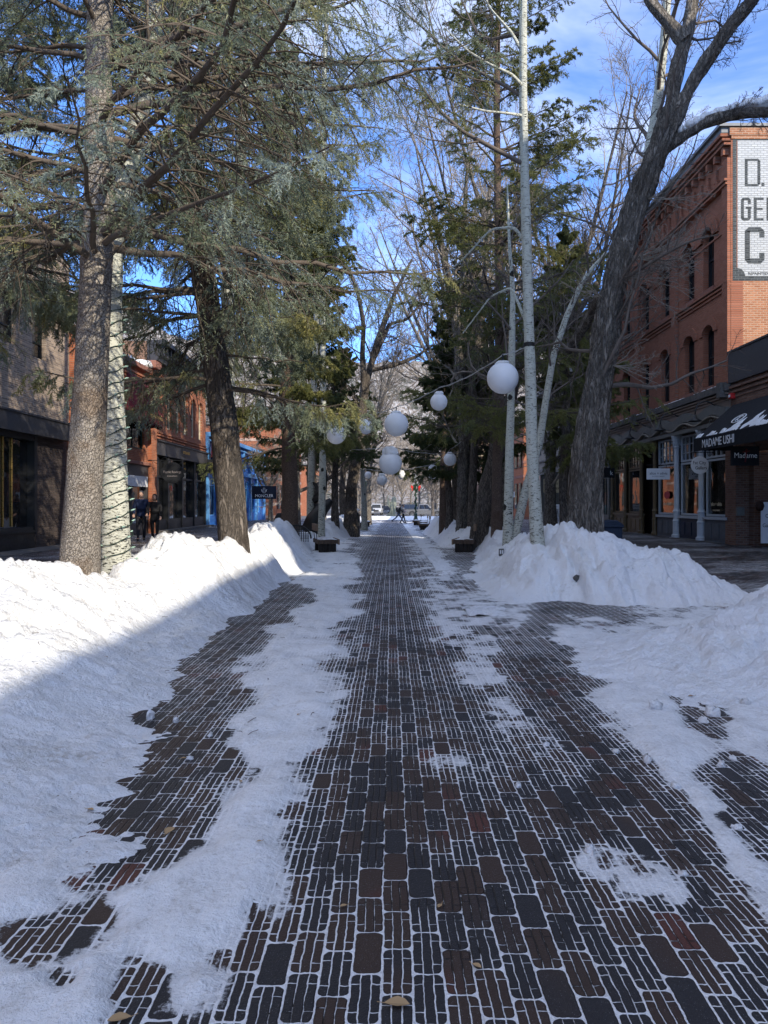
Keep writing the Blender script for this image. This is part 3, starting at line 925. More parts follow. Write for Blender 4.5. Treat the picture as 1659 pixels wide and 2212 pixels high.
# far left row
pts = [P3(757, 1122, 36), P3(760, 1050, 36), P3(772, 980, 36), P3(782, 900, 36), P3(790, 820, 36)]
l2 = [P3(790, 830, 36), P3(815, 740, 36), P3(832, 690, 36.3), P3(850, 640, 36.5), P3(890, 560, 37)]
l3 = [P3(786, 860, 36), P3(783, 760, 35.8), P3(786, 700, 35.5), P3(770, 620, 35), P3(740, 560, 34.5)]
l4 = [P3(798, 800, 36), P3(850, 790, 36), P3(900, 770, 36), P3(935, 745, 36)]
l5 = [P3(800, 790, 36), P3(840, 700, 36.4), P3(880, 690, 36.8), P3(905, 660, 37)]
bare_tree('cottonwood_tree', 'leaning bare cottonwood with forked dark limbs over the path on the left', [(pts, [0.30, 0.26, 0.24, 0.21, 0.18]), (l2, [0.17, 0.15, 0.13, 0.10, 0.05]), (l3, [0.15, 0.12, 0.10, 0.08, 0.04]), (l4, [0.10, 0.09, 0.07, 0.04]), (l5, [0.10, 0.08, 0.06, 0.04])], 41, m_bark_fur, m_twig, levels=((9, 0.42), (7, 0.5), (6, 0.55)), start=0.1, minr=0.006, wig=0.22, trunk_kw=dict(rings=80, knots=0.1))
simple_tree('young_tree', 'dark straight trunk between the reddish spruce and the leaning cottonwood', 724, 34, 8, 0.2, 42, m_bark_fur, m_twig, fork=0, levels=((10, 0.3), (5, 0.5)), minr=0.006)
simple_tree('aspen_tree', 'thin aspen trunk beside the far left benches', 790 - 3, 47, 11, 0.2, 43, m_aspen_grey, m_twig_pale, fork=0, levels=((12, 0.3), (6, 0.5), (4, 0.5)), minr=0.008)

# ---------------------------------------------------------------- right row
Yc = 13.0
tr = [P3(1262, 1190, Yc), P3(1262, 1080, Yc), P3(1272, 960, Yc), P3(1288, 850, Yc), P3(1305, 760, Yc), P3(1322, 640, Yc), P3(1345, 540, Yc), P3(1372, 450, Yc), P3(1402, 370, Yc), P3(1432, 295, Yc), P3(1448, 240, Yc)]
rr = [0.30, 0.26, 0.235, 0.215, 0.205, 0.195, 0.185, 0.18, 0.17, 0.16, 0.155]
la = [P3(1445, 290, Yc), P3(1452, 200, Yc + .1), P3(1470, 120, Yc + .3), P3(1490, 50, Yc + .5), P3(1500, -60, Yc + .8), P3(1500, -300, Yc + 1.2)]
lb = [P3(1450, 270, Yc), P3(1500, 170, Yc), P3(1560, 80, Yc - .2), P3(1625, 0, Yc - .4), P3(1700, -120, Yc - .6)]
lc = [P3(1440, 320, Yc), P3(1480, 290, Yc - .1), P3(1530, 262, Yc - .2), P3(1590, 243, Yc - .4), P3(1640, 243, Yc - .5), P3(1760, 230, Yc - .8)]
ld = [P3(1478, 90, Yc + .3), P3(1440, 45, Yc + .4), P3(1405, 10, Yc + .5), P3(1380, -60, Yc + .6), P3(1330, -200, Yc + 1)]
le = [P3(1318, 640, Yc), P3(1290, 655, Yc + .4), P3(1255, 720, Yc + 1.2), P3(1225, 760, Yc + 1.6)]
root = bare_tree('cottonwood_tree', 'huge leaning cottonwood with deeply furrowed bark rising from the right snow mound', [(tr, rr), (la, [0.12, 0.11, 0.10, 0.09, 0.07, 0.04]), (lb, [0.12, 0.105, 0.095, 0.085, 0.06]), (lc, [0.10, 0.09, 0.085, 0.08, 0.07, 0.05]), (ld, [0.12, 0.1, 0.09, 0.07, 0.04]), (le, [0.10, 0.1, 0.08, 0.05])],
    51, m_bark_cot, m_twig, levels=((8, 0.36), (8, 0.45), (7, 0.5)), start=0.35, minr=0.003, wig=0.2, up=0.03, ang=52, trunk_kw=dict(rings=420, sides=96, amp=0.045, flare=0.25, flute=0.12, fl_h=0.5, knots=0.16))
# tufts of sprouts on its right side
rng = np.random.default_rng(77)
mb = MB()
for (x0, y0, n_, L_) in ((1362, 560, 16, 1.15), (1352, 600, 12, 1.2), (1325, 790, 8, 0.7), (1400, 430, 8, 1.0), (1300, 640, 6, 0.7)):
    b0 = P3(x0, y0, Yc - 0.15)
    P = np.repeat(b0[None], n_, 0)
    sgn_ = 1 if x0 > 1310 else -1
    d = norm(np.stack([sgn_ * rng.uniform(0.5, 1.4, n_), rng.uniform(-0.8, 0.1, n_), rng.uniform(-0.6, 0.5, n_)], 1))
    out = [P]
    for k in range(6):
        d = norm(d + rng.normal(0, 0.16, d.shape) + np.array([0, 0, 0.05])); out.append(out[-1] + d * L_ / 6 * rng.uniform(0.8, 1.3, (n_, 1)))
    P = np.stack(out, 1); R = np.full(P.shape[:2], 0.007) * np.linspace(1, 0.5, 7)
    add_t(mb, P, R, 4)
    P, R = spawn(P, R, 6, rng, 0.2, 1, lf=0.4, ang=45, K=5, wig=0.2, up=0.06, rf=0.7); R = np.maximum(R, 0.0032); add_t(mb, P, R, 3)
    P, R = spawn(P, R, 4, rng, 0.2, 1, lf=0.45, ang=45, K=4, wig=0.2, up=0.06, rf=0.8); R = np.maximum(R, 0.003); add_t(mb, P, R, 3)
mb.build('sprouts', m_twig_pale, root, smooth=True)
mb = MB()
for k in range(46):                                             # snow lying on the right limb
    t = k / 45
    q = P3(1478 + t * 182, 290 - 52 * math.sin(t * 1.75), Yc - .15)
    rr_ = 0.035 + 0.05 * rng.uniform() + 0.07 * sst(0.6, 1.0, t)
    mb.lathe([(0.01, -0.06), (rr_, -0.03), (rr_ * 0.95, 0.03), (rr_ * 0.6, rr_ * 0.9), (0.01, rr_ * 1.15)], q[0] + rng.normal(0, 0.02), q[1] + rng.normal(0, 0.03), 9, q[2] + 0.085 + rng.uniform(0, 0.03))
mb.build('snow_cap', m_snow, root, smooth=True)

Y2 = 12.7
pts = [P3(1163, 1215, Y2), P3(1158, 1120, Y2), P3(1150, 980, Y2), P3(1145, 800, Y2), P3(1140, 600, Y2), P3(1134, 400, Y2), P3(1130, 200, Y2), P3(1130, 50, Y2), P3(1134, -200, Y2), P3(1140, -600, Y2)]
rad = [0.122, 0.108, 0.098, 0.090, 0.082, 0.075, 0.07, 0.065, 0.055, 0.03]
br = [([P3(1132, 190, Y2), P3(1105, 160, Y2 - .2), P3(1060, 140, Y2 - .4), P3(1010, 110, Y2 - .5), P3(960, 60, Y2 - .6)], [0.034, 0.026, 0.02, 0.014, 0.008]),
      ([P3(1130, 250, Y2), P3(1100, 245, Y2 - .3), P3(1050, 240, Y2 - .6), P3(990, 225, Y2 - .9)], [0.026, 0.02, 0.015, 0.008]),
      ([P3(1132, 520, Y2), P3(1110, 490, Y2 + .2), P3(1060, 495, Y2 + .5), P3(1000, 560, Y2 + .8), P3(940, 610, Y2 + 1)], [0.03, 0.025, 0.018, 0.012, 0.008]),
      ([P3(1134, 690, Y2), P3(1105, 620, Y2 + .3), P3(1060, 640, Y2 + .6), P3(1000, 720, Y2 + .9)], [0.026, 0.02, 0.014, 0.008]),
      ([P3(1133, 120, Y2), P3(1105, 70, Y2), P3(1060, 20, Y2), P3(1020, -60, Y2)], [0.03, 0.024, 0.016, 0.008])]
asp = bare_tree('aspen_tree', 'tall straight white aspen with black scars in front of the leaning cottonwood', [(pts, rad)] + br, 52, m_aspen, m_twig, levels=((5, 0.34), (7, 0.42), (6, 0.5)), start=0.45, minr=0.0028, wig=0.18, trunk_kw=dict(rings=260, sides=40, amp=0.004, flare=0.30, fl_h=0.55))
mb = MB(); q = P3(1143, 745, Y2); mb.lathe([(0.086, -0.04), (0.095, -0.03), (0.095, 0.03), (0.086, 0.04)], q[0], q[1], 24, q[2])
mb.build('black_band', simple('black_rubber', (0.015, 0.015, 0.015)), asp)
Y3 = 17.0
a_ = [P3(1097, 1175, Y3), P3(1100, 1050, Y3), P3(1103, 900, Y3), P3(1106, 750, Y3), P3(1108, 640, Y3), P3(1100, 520, Y3), P3(1096, 400, Y3)]
b2 = [P3(1112, 1165, Y3), P3(1135, 1060, Y3), P3(1165, 960, Y3), P3(1180, 860, Y3), P3(1195, 770, Y3), P3(1225, 680, Y3), P3(1262, 600, Y3), P3(1310, 545, Y3)]
bare_tree('aspen_tree', 'twin-stemmed aspen left of the tall white one, its second stem leaning right', [(a_, [0.11, 0.10, 0.09, 0.075, 0.055, 0.035, 0.015]), (b2, [0.10, 0.095, 0.088, 0.08, 0.072, 0.065, 0.055, 0.035])], 53, m_aspen, m_twig, levels=((8, 0.3), (7, 0.45), (5, 0.5)), start=0.45, minr=0.004, trunk_kw=dict(rings=140, amp=0.005, flare=0.2))
spruce('spruce_tree', 'tallest open-crowned spruce with a reddish trunk on the right of the path', (3.25, 22.5), 24, 0.17, 3.4, 4.3, 130, 61, m_needle_gold, m_bark_red, ntw=6, nsec=18, nn=10, nl=0.046, nw=0.012, droop=0.22, hang=0.5, shape=0.8, e0=0.16, bare=0.2)
spruce('spruce_tree', 'dark spruce sweeping low over the right side of the path', (2.95, 29), 11.5, 0.20, 2.3, 2.6, 100, 62, m_needle_green, m_bark_fur, ntw=6, nsec=18, nn=9, nl=0.055, nw=0.016, droop=0.35, hang=0.6)
spruce('spruce_tree', 'dark spruce in the right row past the low sweeping one', (3.2, 37), 11.5, 0.2, 2.6, 2.7, 85, 63, m_needle_green, m_bark_fur, ntw=5, nsec=16, nn=7, nl=0.065, nw=0.022, droop=0.35, hang=0.5)
spruce('spruce_tree', 'last spruce of the right row near the street', (3.6, 48), 12, 0.22, 3.4, 3.1, 80, 64, m_needle_green, m_bark_fur, ntw=5, nsec=15, nn=7, nl=0.075, nw=0.026, droop=0.3, hang=0.5)
spruce('spruce_tree', 'spruce between the leaning cottonwood and the grey stone building', (6.0, 25.5), 10.8, 0.2, 3.0, 2.8, 90, 65, m_needle_gold, m_bark_fur, ntw=6, nsec=18, nn=9, nl=0.05, nw=0.014, droop=0.32, hang=0.7)
pts = [P3(998, 1175, 27.5), P3(1000, 1060, 27.5), P3(1003, 950, 27.5), P3(1000, 850, 27.6), P3(985, 700, 27.8), P3(960, 560, 28.0), P3(930, 430, 28.4)]
l2 = [P3(1003, 930, 27.5), P3(1025, 800, 27.3), P3(1040, 690, 27.2), P3(1050, 560, 27.0), P3(1058, 400, 27.0)]
l3 = [P3(985, 700, 27.8), P3(1000, 600, 27.9), P3(1002, 480, 28.0), P3(1010, 350, 28.2)]
bare_tree('cottonwood_tree', 'knobbly burled cottonwood trunk behind the right bench', [(pts, [0.215, 0.19, 0.165, 0.15, 0.13, 0.11, 0.06]), (l2, [0.14, 0.13, 0.12, 0.09, 0.05]), (l3, [0.10, 0.09, 0.08, 0.05])], 54, m_bark_cot, m_twig_pale, levels=((9, 0.36), (7, 0.45), (6, 0.5)), start=0.25, minr=0.0045, trunk_kw=dict(rings=160, sides=40, knots=0.22, flare=0.15, amp=0.04))
pts = [P3(1035, 1150, 24), P3(1052, 1050, 24), P3(1078, 960, 24), P3(1100, 880, 24), P3(1118, 780, 24.2), P3(1150, 690, 24.5), P3(1200, 620, 25)]
l2 = [P3(1118, 790, 24.2), P3(1190, 740, 24), P3(1240, 690, 24), P3(1290, 610, 24)]
bare_tree('cottonwood_tree', 'dark trunk leaning right behind the twin-stemmed aspen', [(pts, [0.27, 0.24, 0.22, 0.19, 0.16, 0.13, 0.08]), (l2, [0.15, 0.12, 0.1, 0.06])], 55, m_bark_fur, m_twig, levels=((8, 0.4), (7, 0.45), (6, 0.5)), start=0.4, minr=0.005, trunk_kw=dict(rings=140, sides=36, amp=0.03))
simple_tree('spruce_snag', 'straight dark trunk between the burled and the leaning trunks', 1022, 27, 9, 0.2, 56, m_bark_fur, m_twig, fork=0, levels=((14, 0.22), (5, 0.5)), minr=0.006)
simple_tree('spruce_snag', 'straight brown trunk seen between the two stems of the twin aspen', 1073, 26, 9.5, 0.25, 57, m_bark_fur, m_twig, fork=0, levels=((14, 0.22), (5, 0.5)), minr=0.006)
simple_tree('spruce_snag', 'left of two slim dark trunks beyond the right benches', 958, 33, 8, 0.19, 58, m_bark_red, m_twig, fork=0, levels=((12, 0.22), (5, 0.5)), minr=0.006)
simple_tree('spruce_snag', 'right of two slim dark trunks beyond the right benches', 970, 32, 8, 0.19, 59, m_bark_fur, m_twig, fork=0, levels=((12, 0.22), (5, 0.5)), minr=0.006)
# tall bare cottonwoods rising over the roofs and in the gap
Y4 = 16.5
pts = [P3(1262, 1120, Y4), P3(1290, 850, Y4), P3(1330, 620, Y4), P3(1385, 420, Y4), P3(1420, 230, Y4), P3(1438, 60, Y4), P3(1450, -250, Y4)]
bare_tree('aspen_tree', 'white aspen trunk rising behind the top of the leaning cottonwood', [(pts, [0.17, 0.16, 0.14, 0.12, 0.10, 0.09, 0.05])], 60, m_aspen, m_twig, levels=((10, 0.3), (7, 0.45), (5, 0.5)), start=0.6, minr=0.0035, trunk_kw=dict(rings=100, amp=0.004))
for i, (x, Y, H, r, mt, mw, sd, lab) in enumerate([
    (1190, 36, 19, 0.3, m_bark_cot, m_twig_pale, 71, 'tall bare tree with a fan of pale twigs above the grey stone building'),
    (990, 52, 21, 0.3, m_bark_cot, m_twig_pale, 72, 'tall bare tree right of the gap over the path'),
    (1010, 42, 20, 0.28, m_bark_cot, m_twig, 73, 'tall bare tree behind the tallest spruce'),
    (795, 62, 16, 0.28, m_bark_cot, m_twig_pale, 74, 'pale forked bare tree left of the gap over the path'),
    (640, 44, 20, 0.28, m_bark_cot, m_twig, 75, 'bare tree behind the left row of spruces'),
    (1090, 33, 21, 0.2, m_bark_cot, m_twig_pale, 87, 'pale bare tree just behind the tall white aspen'),
    (1262, 33, 18, 0.2, m_bark_cot, m_twig, 76, 'bare tree between the leaning cottonwood and the red brick block'),
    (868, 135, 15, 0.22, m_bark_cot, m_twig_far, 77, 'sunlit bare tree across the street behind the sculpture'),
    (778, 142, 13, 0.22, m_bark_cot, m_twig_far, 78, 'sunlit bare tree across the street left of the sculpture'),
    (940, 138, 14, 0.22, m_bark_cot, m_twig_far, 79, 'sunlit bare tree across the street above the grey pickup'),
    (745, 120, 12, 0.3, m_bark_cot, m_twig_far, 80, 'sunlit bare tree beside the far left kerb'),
    (935, 98, 9, 0.22, m_bark_fur, m_twig, 81, 'small dark bare tree standing in front of the grey pickup'),
    (700, 90, 12, 0.3, m_bark_cot, m_twig_far, 82, 'bare tree near the far red stone building'),
    (480, 58, 15, 0.25, m_bark_cot, m_twig, 83, 'bare tree in front of the blue shop'),
    (585, 57, 6, 0.2, m_bark_cot, m_twig_far, 84, 'low sunlit tree with dry leaves by the blue shop'),
    ]):
    far = Y > 80
    simple_tree('bare_tree', lab, x, Y, H, r, sd, mt, mw, fork=4, levels=((9, 0.45), (8, 0.5), (7, 0.5)) if not far else ((7, 0.5), (7, 0.5), (5, 0.5)), minr=0.006 if Y < 45 else 0.009 if Y < 80 else 0.018, spread=0.42)

far_src = [o for o in COL.objects if o.name.startswith('bare_tree') and o.location.y > 118][:3]
rng = np.random.default_rng(404)
LABF = ['leftmost', 'second', 'third', 'fourth', 'fifth', 'sixth', 'seventh', 'eighth', 'ninth', 'tenth', 'eleventh', 'twelfth', 'thirteenth', 'rightmost']
for k in range(14):
    src = far_src[k % len(far_src)]
    c_ = src.copy(); COL.objects.link(c_)
    c_['label'] = '%s in the back row of tan bare trees behind the parked cars' % LABF[k]; c_['group'] = 'tan bare trees behind the parked cars'
    Y = float(rng.uniform(160, 215)); x = 735 + k * 19
    c_.location = ((x - VX) * Y / FPX, Y, -.9); c_.rotation_euler = (0, 0, float(rng.uniform(0, 6.2))); q_ = float(rng.uniform(0.9, 1.3)); c_.scale = (q_, q_, q_)
    for ch in list(src.children):
        d_ = ch.copy(); COL.objects.link(d_); d_.parent = c_
# ---------------------------------------------------------------- building materials
def brick_mat(name, c1, c2, mortar, side=True, bw=0.21, bh=0.075, ms=0.012, var=0.4, rough=0.85, stain=0.3):
    m, nt, b = new_mat(name, rough, 0.15)
    x, y, z = nt.sep(nt.geo())
    n = nt.node('ShaderNodeTexBrick')
    nt.t.links.new(nt.comb(y if side else x, z, 0.0), n.inputs['Vector'])
    n.inputs['Color1'].default_value = (*c1, 1)
    n.inputs['Color2'].default_value = (*c2, 1)
    n.inputs['Mortar'].default_value = (*mortar, 1)
    n.inputs['Scale'].default_value = 1.0
    n.inputs['Brick Width'].default_value = bw
    n.inputs['Row Height'].default_value = bh
    n.inputs['Mortar Size'].default_value = ms
    n.inputs['Mortar Smooth'].default_value = 0.3
    n.inputs['Bias'].default_value = 0.0
    no = nt.noise(0.8, 5, 0.65)
    c = nt.mix(nt.ss(no, 0.45, 0.7) * stain, n.outputs['Color'], tuple(k * 0.5 for k in c1))
    c = nt.mix(nt.noise(25, 4, 0.7) * 0.35, c, tuple(min(1, k * 1.25) for k in c2))
    nt.link(c, b.inputs['Base Color'])
    h = (1.0 - E(nt, n.outputs['Fac'])) * 0.8 + nt.noise(45, 4, 0.7) * 0.45
    nt.link(nt.bump(h, 0.012, 1.0), b.inputs['Normal'])
    return m
RED1, RED2 = (0.25, 0.088, 0.050), (0.34, 0.135, 0.082)
m_red = brick_mat('red_brick', RED1, RED2, (0.20, 0.13, 0.10))
m_red_f = brick_mat('red_brick_facing', (0.27, 0.105, 0.05), (0.42, 0.19, 0.10), (0.42, 0.30, 0.22), side=False, ms=0.016)
m_red2 = brick_mat('orange_red_brick', (0.26, 0.075, 0.035), (0.38, 0.13, 0.065), (0.30, 0.20, 0.14))
m_red2f = brick_mat('orange_red_brick_facing', (0.26, 0.075, 0.035), (0.38, 0.13, 0.065), (0.30, 0.20, 0.14), side=False)
m_tan = brick_mat('slim_tan_brick', (0.11, 0.085, 0.07), (0.40, 0.30, 0.22), (0.34, 0.30, 0.26), bw=0.34, bh=0.062, ms=0.011)
m_brn = brick_mat('brown_brick', (0.12, 0.06, 0.04), (0.22, 0.12, 0.085), (0.15, 0.13, 0.115))
m_brnf = brick_mat('brown_brick_facing', (0.085, 0.045, 0.032), (0.17, 0.095, 0.068), (0.15, 0.13, 0.115), side=False)
m_white_brick = brick_mat('white_painted_brick', (0.40, 0.415, 0.42), (0.50, 0.515, 0.52), (0.24, 0.25, 0.26), side=False, ms=0.012, stain=0.12)
m_stone = simple('dark_rough_stone', (0.10, 0.095, 0.09), 0.9, var=0.5, scale=5, bump=0.03, bscale=14)
m_redstone = simple('red_sandstone', (0.24, 0.11, 0.08), 0.9, var=0.35, scale=4, bump=0.03, bscale=12)
m_pinkstone = simple('pale_pink_stone', (0.45, 0.32, 0.26), 0.9, var=0.3, scale=4, bump=0.02, bscale=12)
m_frieze = simple('taupe_brick_frieze', (0.22, 0.165, 0.135), 0.85, var=0.3, scale=4, bump=0.01)
m_trim = simple('grey_painted_trim', (0.12, 0.12, 0.11), 0.6, var=0.25, scale=6, bump=0.004)
m_cream = simple('cream_trim', (0.52, 0.46, 0.34), 0.6, var=0.15)
m_black = simple('black_painted_metal', (0.012, 0.013, 0.015), 0.45, 0.4, var=0.3)
m_dark = simple('dark_interior', (0.010, 0.009, 0.009), 0.9, 0.1)
m_fascia = simple('dark_fascia', (0.045, 0.043, 0.045), 0.45, 0.4, var=0.25)
m_pale = simple('pale_column_paint', (0.42, 0.45, 0.48), 0.5, var=0.15, scale=5)
m_bronze = simple('bronze_paint', (0.11, 0.075, 0.035), 0.45, 0.4, var=0.3)
m_winpale = simple('window_frame_pale', (0.34, 0.38, 0.42), 0.5, var=0.1)
m_bulk = simple('grey_blue_panel', (0.085, 0.095, 0.11), 0.6, var=0.3, scale=5)
m_navy = simple('navy_panel', (0.012, 0.022, 0.045), 0.5)
m_blue = simple('bright_blue_paint', (0.02, 0.13, 0.46), 0.45, 0.4, var=0.15, scale=3)
m_blue2 = simple('light_blue_trim', (0.11, 0.31, 0.62), 0.45, 0.4, var=0.12)
m_stucco = simple('brown_stucco', (0.23, 0.14, 0.10), 0.9, var=0.12, scale=2, bump=0.004)
m_grey_tan = simple('grey_tan_stone', (0.26, 0.225, 0.185), 0.9, var=0.25, scale=3, bump=0.012, bscale=10)
m_gold = simple('brass', (0.65, 0.42, 0.12), 0.3, 0.5, 0.7, var=0.1)
m_white = simple('white_sign_board', (0.62, 0.63, 0.65), 0.5, var=0.05)
m_whitep = simple('white_paint', (0.74, 0.74, 0.74), 0.6, var=0.06)
m_offw = simple('cream_sign_board', (0.50, 0.42, 0.26), 0.5, var=0.06)
m_ink = simple('black_lettering', (0.02, 0.02, 0.022), 0.6, var=0.1)
m_faded = brick_mat('faded_black_paint', (0.035, 0.040, 0.043), (0.075, 0.083, 0.088), (0.13, 0.14, 0.14), side=False, stain=0.1)
m_maroon = simple('maroon_canvas', (0.10, 0.014, 0.022), 0.8, var=0.2)
m_canvas = simple('black_canvas', (0.010, 0.011, 0.014), 0.85, var=0.3)
m_glass, nt, b = new_mat('dark_window_glass', 0.03, 0.7, 0.0, (0.012, 0.013, 0.015))
nt.link(nt.bump(nt.noise(1.2, 2), 0.012, 0.5), b.inputs['Normal'])
m_clear, nt, b = new_mat('shop_glass', 0.02, 0.5)
tr_ = nt.node('ShaderNodeBsdfTransparent'); gl_ = nt.node('ShaderNodeBsdfGlossy'); gl_.inputs['Roughness'].default_value = 0.02
fr_ = nt.node('ShaderNodeFresnel'); fr_.inputs[0].default_value = 1.55
mx_ = nt.node('ShaderNodeMixShader')
nt.link(E(nt, fr_.outputs[0]) * 1.3 + 0.06, mx_.inputs[0]); nt.t.links.new(tr_.outputs[0], mx_.inputs[1]); nt.t.links.new(gl_.outputs[0], mx_.inputs[2])
nt.t.links.new(mx_.outputs[0], m_clear.node_tree.nodes['Material Output'].inputs[0])

class Front:
    """street front parallel to Y. depth d is measured from the wall face towards the street"""
    def __init__(s, X0, side): s.X0, s.s = X0, side
    def x(s, d): return s.X0 - s.s * d
    def box(s, mb, y0, y1, z0, z1, d0, d1): mb.box(s.x(d0), s.x(d1), y0, y1, z0, z1); return mb
    def poly(s, mb, pts, d0, d1): mb.prism(pts, 'x', s.x(d0), s.x(d1)); return mb
    def wall(s, mb, y0, y1, z0, z1, th, ops):
        yy = sorted({y0, y1, *[o[0] for o in ops], *[o[1] for o in ops]})
        zz = sorted({z0, z1, *[o[2] for o in ops], *[o[3] + o[4] for o in ops]})
        for a, b_ in zip(yy[:-1], yy[1:]):
            run = None
            for c, d in zip(zz[:-1], zz[1:]):
                ym, zm = (a + b_) / 2, (c + d) / 2
                hole = any(o[0] < ym < o[1] and o[2] < zm < o[3] + o[4] for o in ops)
                if hole:
                    if run: s.box(mb, a, b_, run[0], run[1], -th, 0)
                    run = None
                else:
                    run = (run[0], d) if run else (c, d)
            if run: s.box(mb, a, b_, run[0], run[1], -th, 0)
        for o in ops:
            if o[4] > 0:
                a, b_, zs, r = o[0], o[1], o[3], o[4]
                c = (a + b_) / 2; w = (b_ - a) / 2
                arc = [(c + w * math.sin(q), zs + r * math.cos(q)) for q in np.linspace(-math.pi / 2, 0, 7)]
                s.poly(mb, [(a, zs + r)] + arc[:-1] + [(c - 0.002, zs + r)], -th, -0.002)
                s.poly(mb, [(2 * c - p, q) for p, q in [(a, zs + r)] + arc[:-1] + [(c - 0.002, zs + r)]], -th, -0.002)
    def hood(s, mb, y0, y1, zs, r, t=0.22, d=0.05, drop=0.25):
        c = (y0 + y1) / 2; w = (y1 - y0) / 2
        qs = np.linspace(-math.pi / 2, math.pi / 2, 15)
        inn = [(c + (w + 0.02) * math.sin(q), zs + (r + 0.02) * math.cos(q)) for q in qs]
        out = [(c + (w + t) * math.sin(q), zs + (r + t) * math.cos(q)) for q in qs]
        for i in range(14): s.poly(mb, [inn[i], inn[i + 1], out[i + 1], out[i]], 0.002, d)
    def window(s, par, y0, y1, z0, z1, r=0.0, m=None, fr=0.07, rec=0.18, sash=True, glass=None, sill=None, mull=(), name='window', cols=0, rows=0, sash_z=0.5):
        m = m or m_black
        w = MB(); c = (y0 + y1) / 2; hw = (y1 - y0) / 2
        if r > 0:
            qs = np.linspace(-math.pi / 2, math.pi / 2, 13)
            o = [(c + hw * math.sin(q), z1 + r * math.cos(q)) for q in qs]; i_ = [(c + (hw - fr) * math.sin(q), z1 + (r - fr * 0.6) * math.cos(q)) for q in qs]
            for k in range(12): s.poly(w, [i_[k], i_[k + 1], o[k + 1], o[k]], -rec - 0.05, -rec + 0.03)
        else: s.box(w, y0, y1, z1 - fr, z1, -rec - 0.05, -rec + 0.03)
        s.box(w, y0, y0 + fr, z0, z1 - (0 if r else fr), -rec - 0.05, -rec + 0.03)
        s.box(w, y1 - fr, y1, z0, z1 - (0 if r else fr), -rec - 0.05, -rec + 0.03)
        s.box(w, y0 + fr, y1 - fr, z0, z0 + fr, -rec - 0.05, -rec + 0.03)
        if sash: zm = z0 + (z1 + r - z0) * sash_z; s.box(w, y0 + fr, y1 - fr, zm - fr * .35, zm + fr * .35, -rec - 0.045, -rec + 0.02)
        for k in range(1, cols): yk = y0 + (y1 - y0) * k / cols; s.box(w, yk - .012, yk + .012, z0 + fr, z1 - fr, -rec - 0.04, -rec + 0.012)
        for k in range(1, rows): zk = z0 + (z1 - z0) * k / rows; s.box(w, y0 + fr, y1 - fr, zk - .012, zk + .012, -rec - 0.038, -rec + 0.010)
        f = w.build(name, m, par)
        p = MB()
        if r > 0:
            s.poly(p, [(y0 + fr / 2, z0 + fr / 2), (y1 - fr / 2, z0 + fr / 2)] + [(c + (hw - fr / 2) * math.sin(q), z1 + (r - fr / 2) * math.cos(q)) for q in qs[::-1]], -rec - 0.035, -rec - 0.02)
        else: s.box(p, y0 + fr / 2, y1 - fr / 2, z0 + fr / 2, z1 - fr / 2, -rec - 0.035, -rec - 0.02)
        p.build('pane', glass or m_glass, f)
        if sill:
            q = MB(); s.box(q, y0 - 0.1, y1 + 0.1, z0 - 0.14, z0 - 0.003, -0.1, 0.09); q.build('sill', sill, f)
        return f

# ================================================================= right side: three-storey red brick block
RX = 11.4
R_ = Front(RX, 1)
bld = empty('brick_building', (RX + 5, 31, 0), 'three-storey red brick corner block with tall dark arched windows on the right', 'building')
Z0 = -0.15
Y0, Y1 = 24.85, 38.2
w2 = [(26.15, 27.05), (27.85, 28.8), (30.35, 31.3), (32.75, 33.7), (35.35, 36.3)]
ops = [(a, b_, 5.55, 7.45, 0.30) for a, b_ in w2] + [(a, b_, 9.05, 10.85, 0.42) for a, b_ in w2]
mb = MB()
R_.wall(mb, Y0, Y1, 5.4, 14.0, 0.4, ops)
for a, b_ in w2:
    R_.hood(mb, a, b_, 7.45, 0.30, 0.30, 0.06)
    R_.hood(mb, a, b_, 10.85, 0.42, 0.42, 0.07)
    R_.hood(mb, a, b_, 10.85, 0.42, 0.22, 0.10)
for y in (24.86, 29.4, 33.9, 37.8): R_.box(mb, y, y + 0.42, 5.41, 13.0, 0.002, 0.12)          # piers
for z, dd, t in ((8.60, 0.05, 0.07), (8.72, 0.09, 0.07), (8.84, 0.13, 0.06), (10.62, 0.045, 0.06), (12.10, 0.05, 0.07), (12.22, 0.09, 0.08), (13.42, 0.10, 0.08), (13.56, 0.16, 0.08), (13.70, 0.22, 0.10)):
    R_.box(mb, Y0 + 0.003, Y1, z, z + t, 0.004, dd + 0.13 if z > 12 else dd)
y = Y0 + 0.15
while y < Y1 - 0.3:                                                                         # corbels
    R_.box(mb, y, y + 0.16, 13.15, 13.40, 0.004, 0.2); R_.box(mb, y + 0.2, y + 0.36, 12.55, 13.0, 0.004, 0.09)
    R_.box(mb, y + 0.02, y + 0.14, 12.36, 12.55, 0.004, 0.13)
    y += 0.62
mb.build('wall', m_red, bld)
mb = MB(); mb.box(RX + 0.4, RX + 11, Y0 + 0.42, Y1, Z0, 13.9); mb.box(RX + 0.05, RX + 11, Y0 + 0.41, Y0 + 0.8, 5.42, 13.9); mb.build('core', m_dark, bld)
mb = MB(); mb.box(RX + 0.003, RX + 11, Y0 + 0.003, Y0 + 0.40, Z0, 13.99); mb.box(RX - .06, RX + 11, Y0 - .05, Y0 + .25, 13.72, 13.98); mb.box(RX + .0, RX + 11, Y0 - .03, Y0 + .2, 13.6, 13.71)
mb.build('side_wall', m_red_f, bld)
mb = MB(); R_.box(mb, Y0 - 0.1, Y1, 14.0, 14.1, -0.5, 0.42); R_.box(mb, Y0, Y1, 13.82, 13.997, 0.004, 0.32); mb.box(RX + 0.5, RX + 11, Y0 - .1, Y0 + .5, 14.0, 14.1)
mb.build('cornice', simple('grey_metal_coping', (0.16, 0.17, 0.18), 0.5), bld)
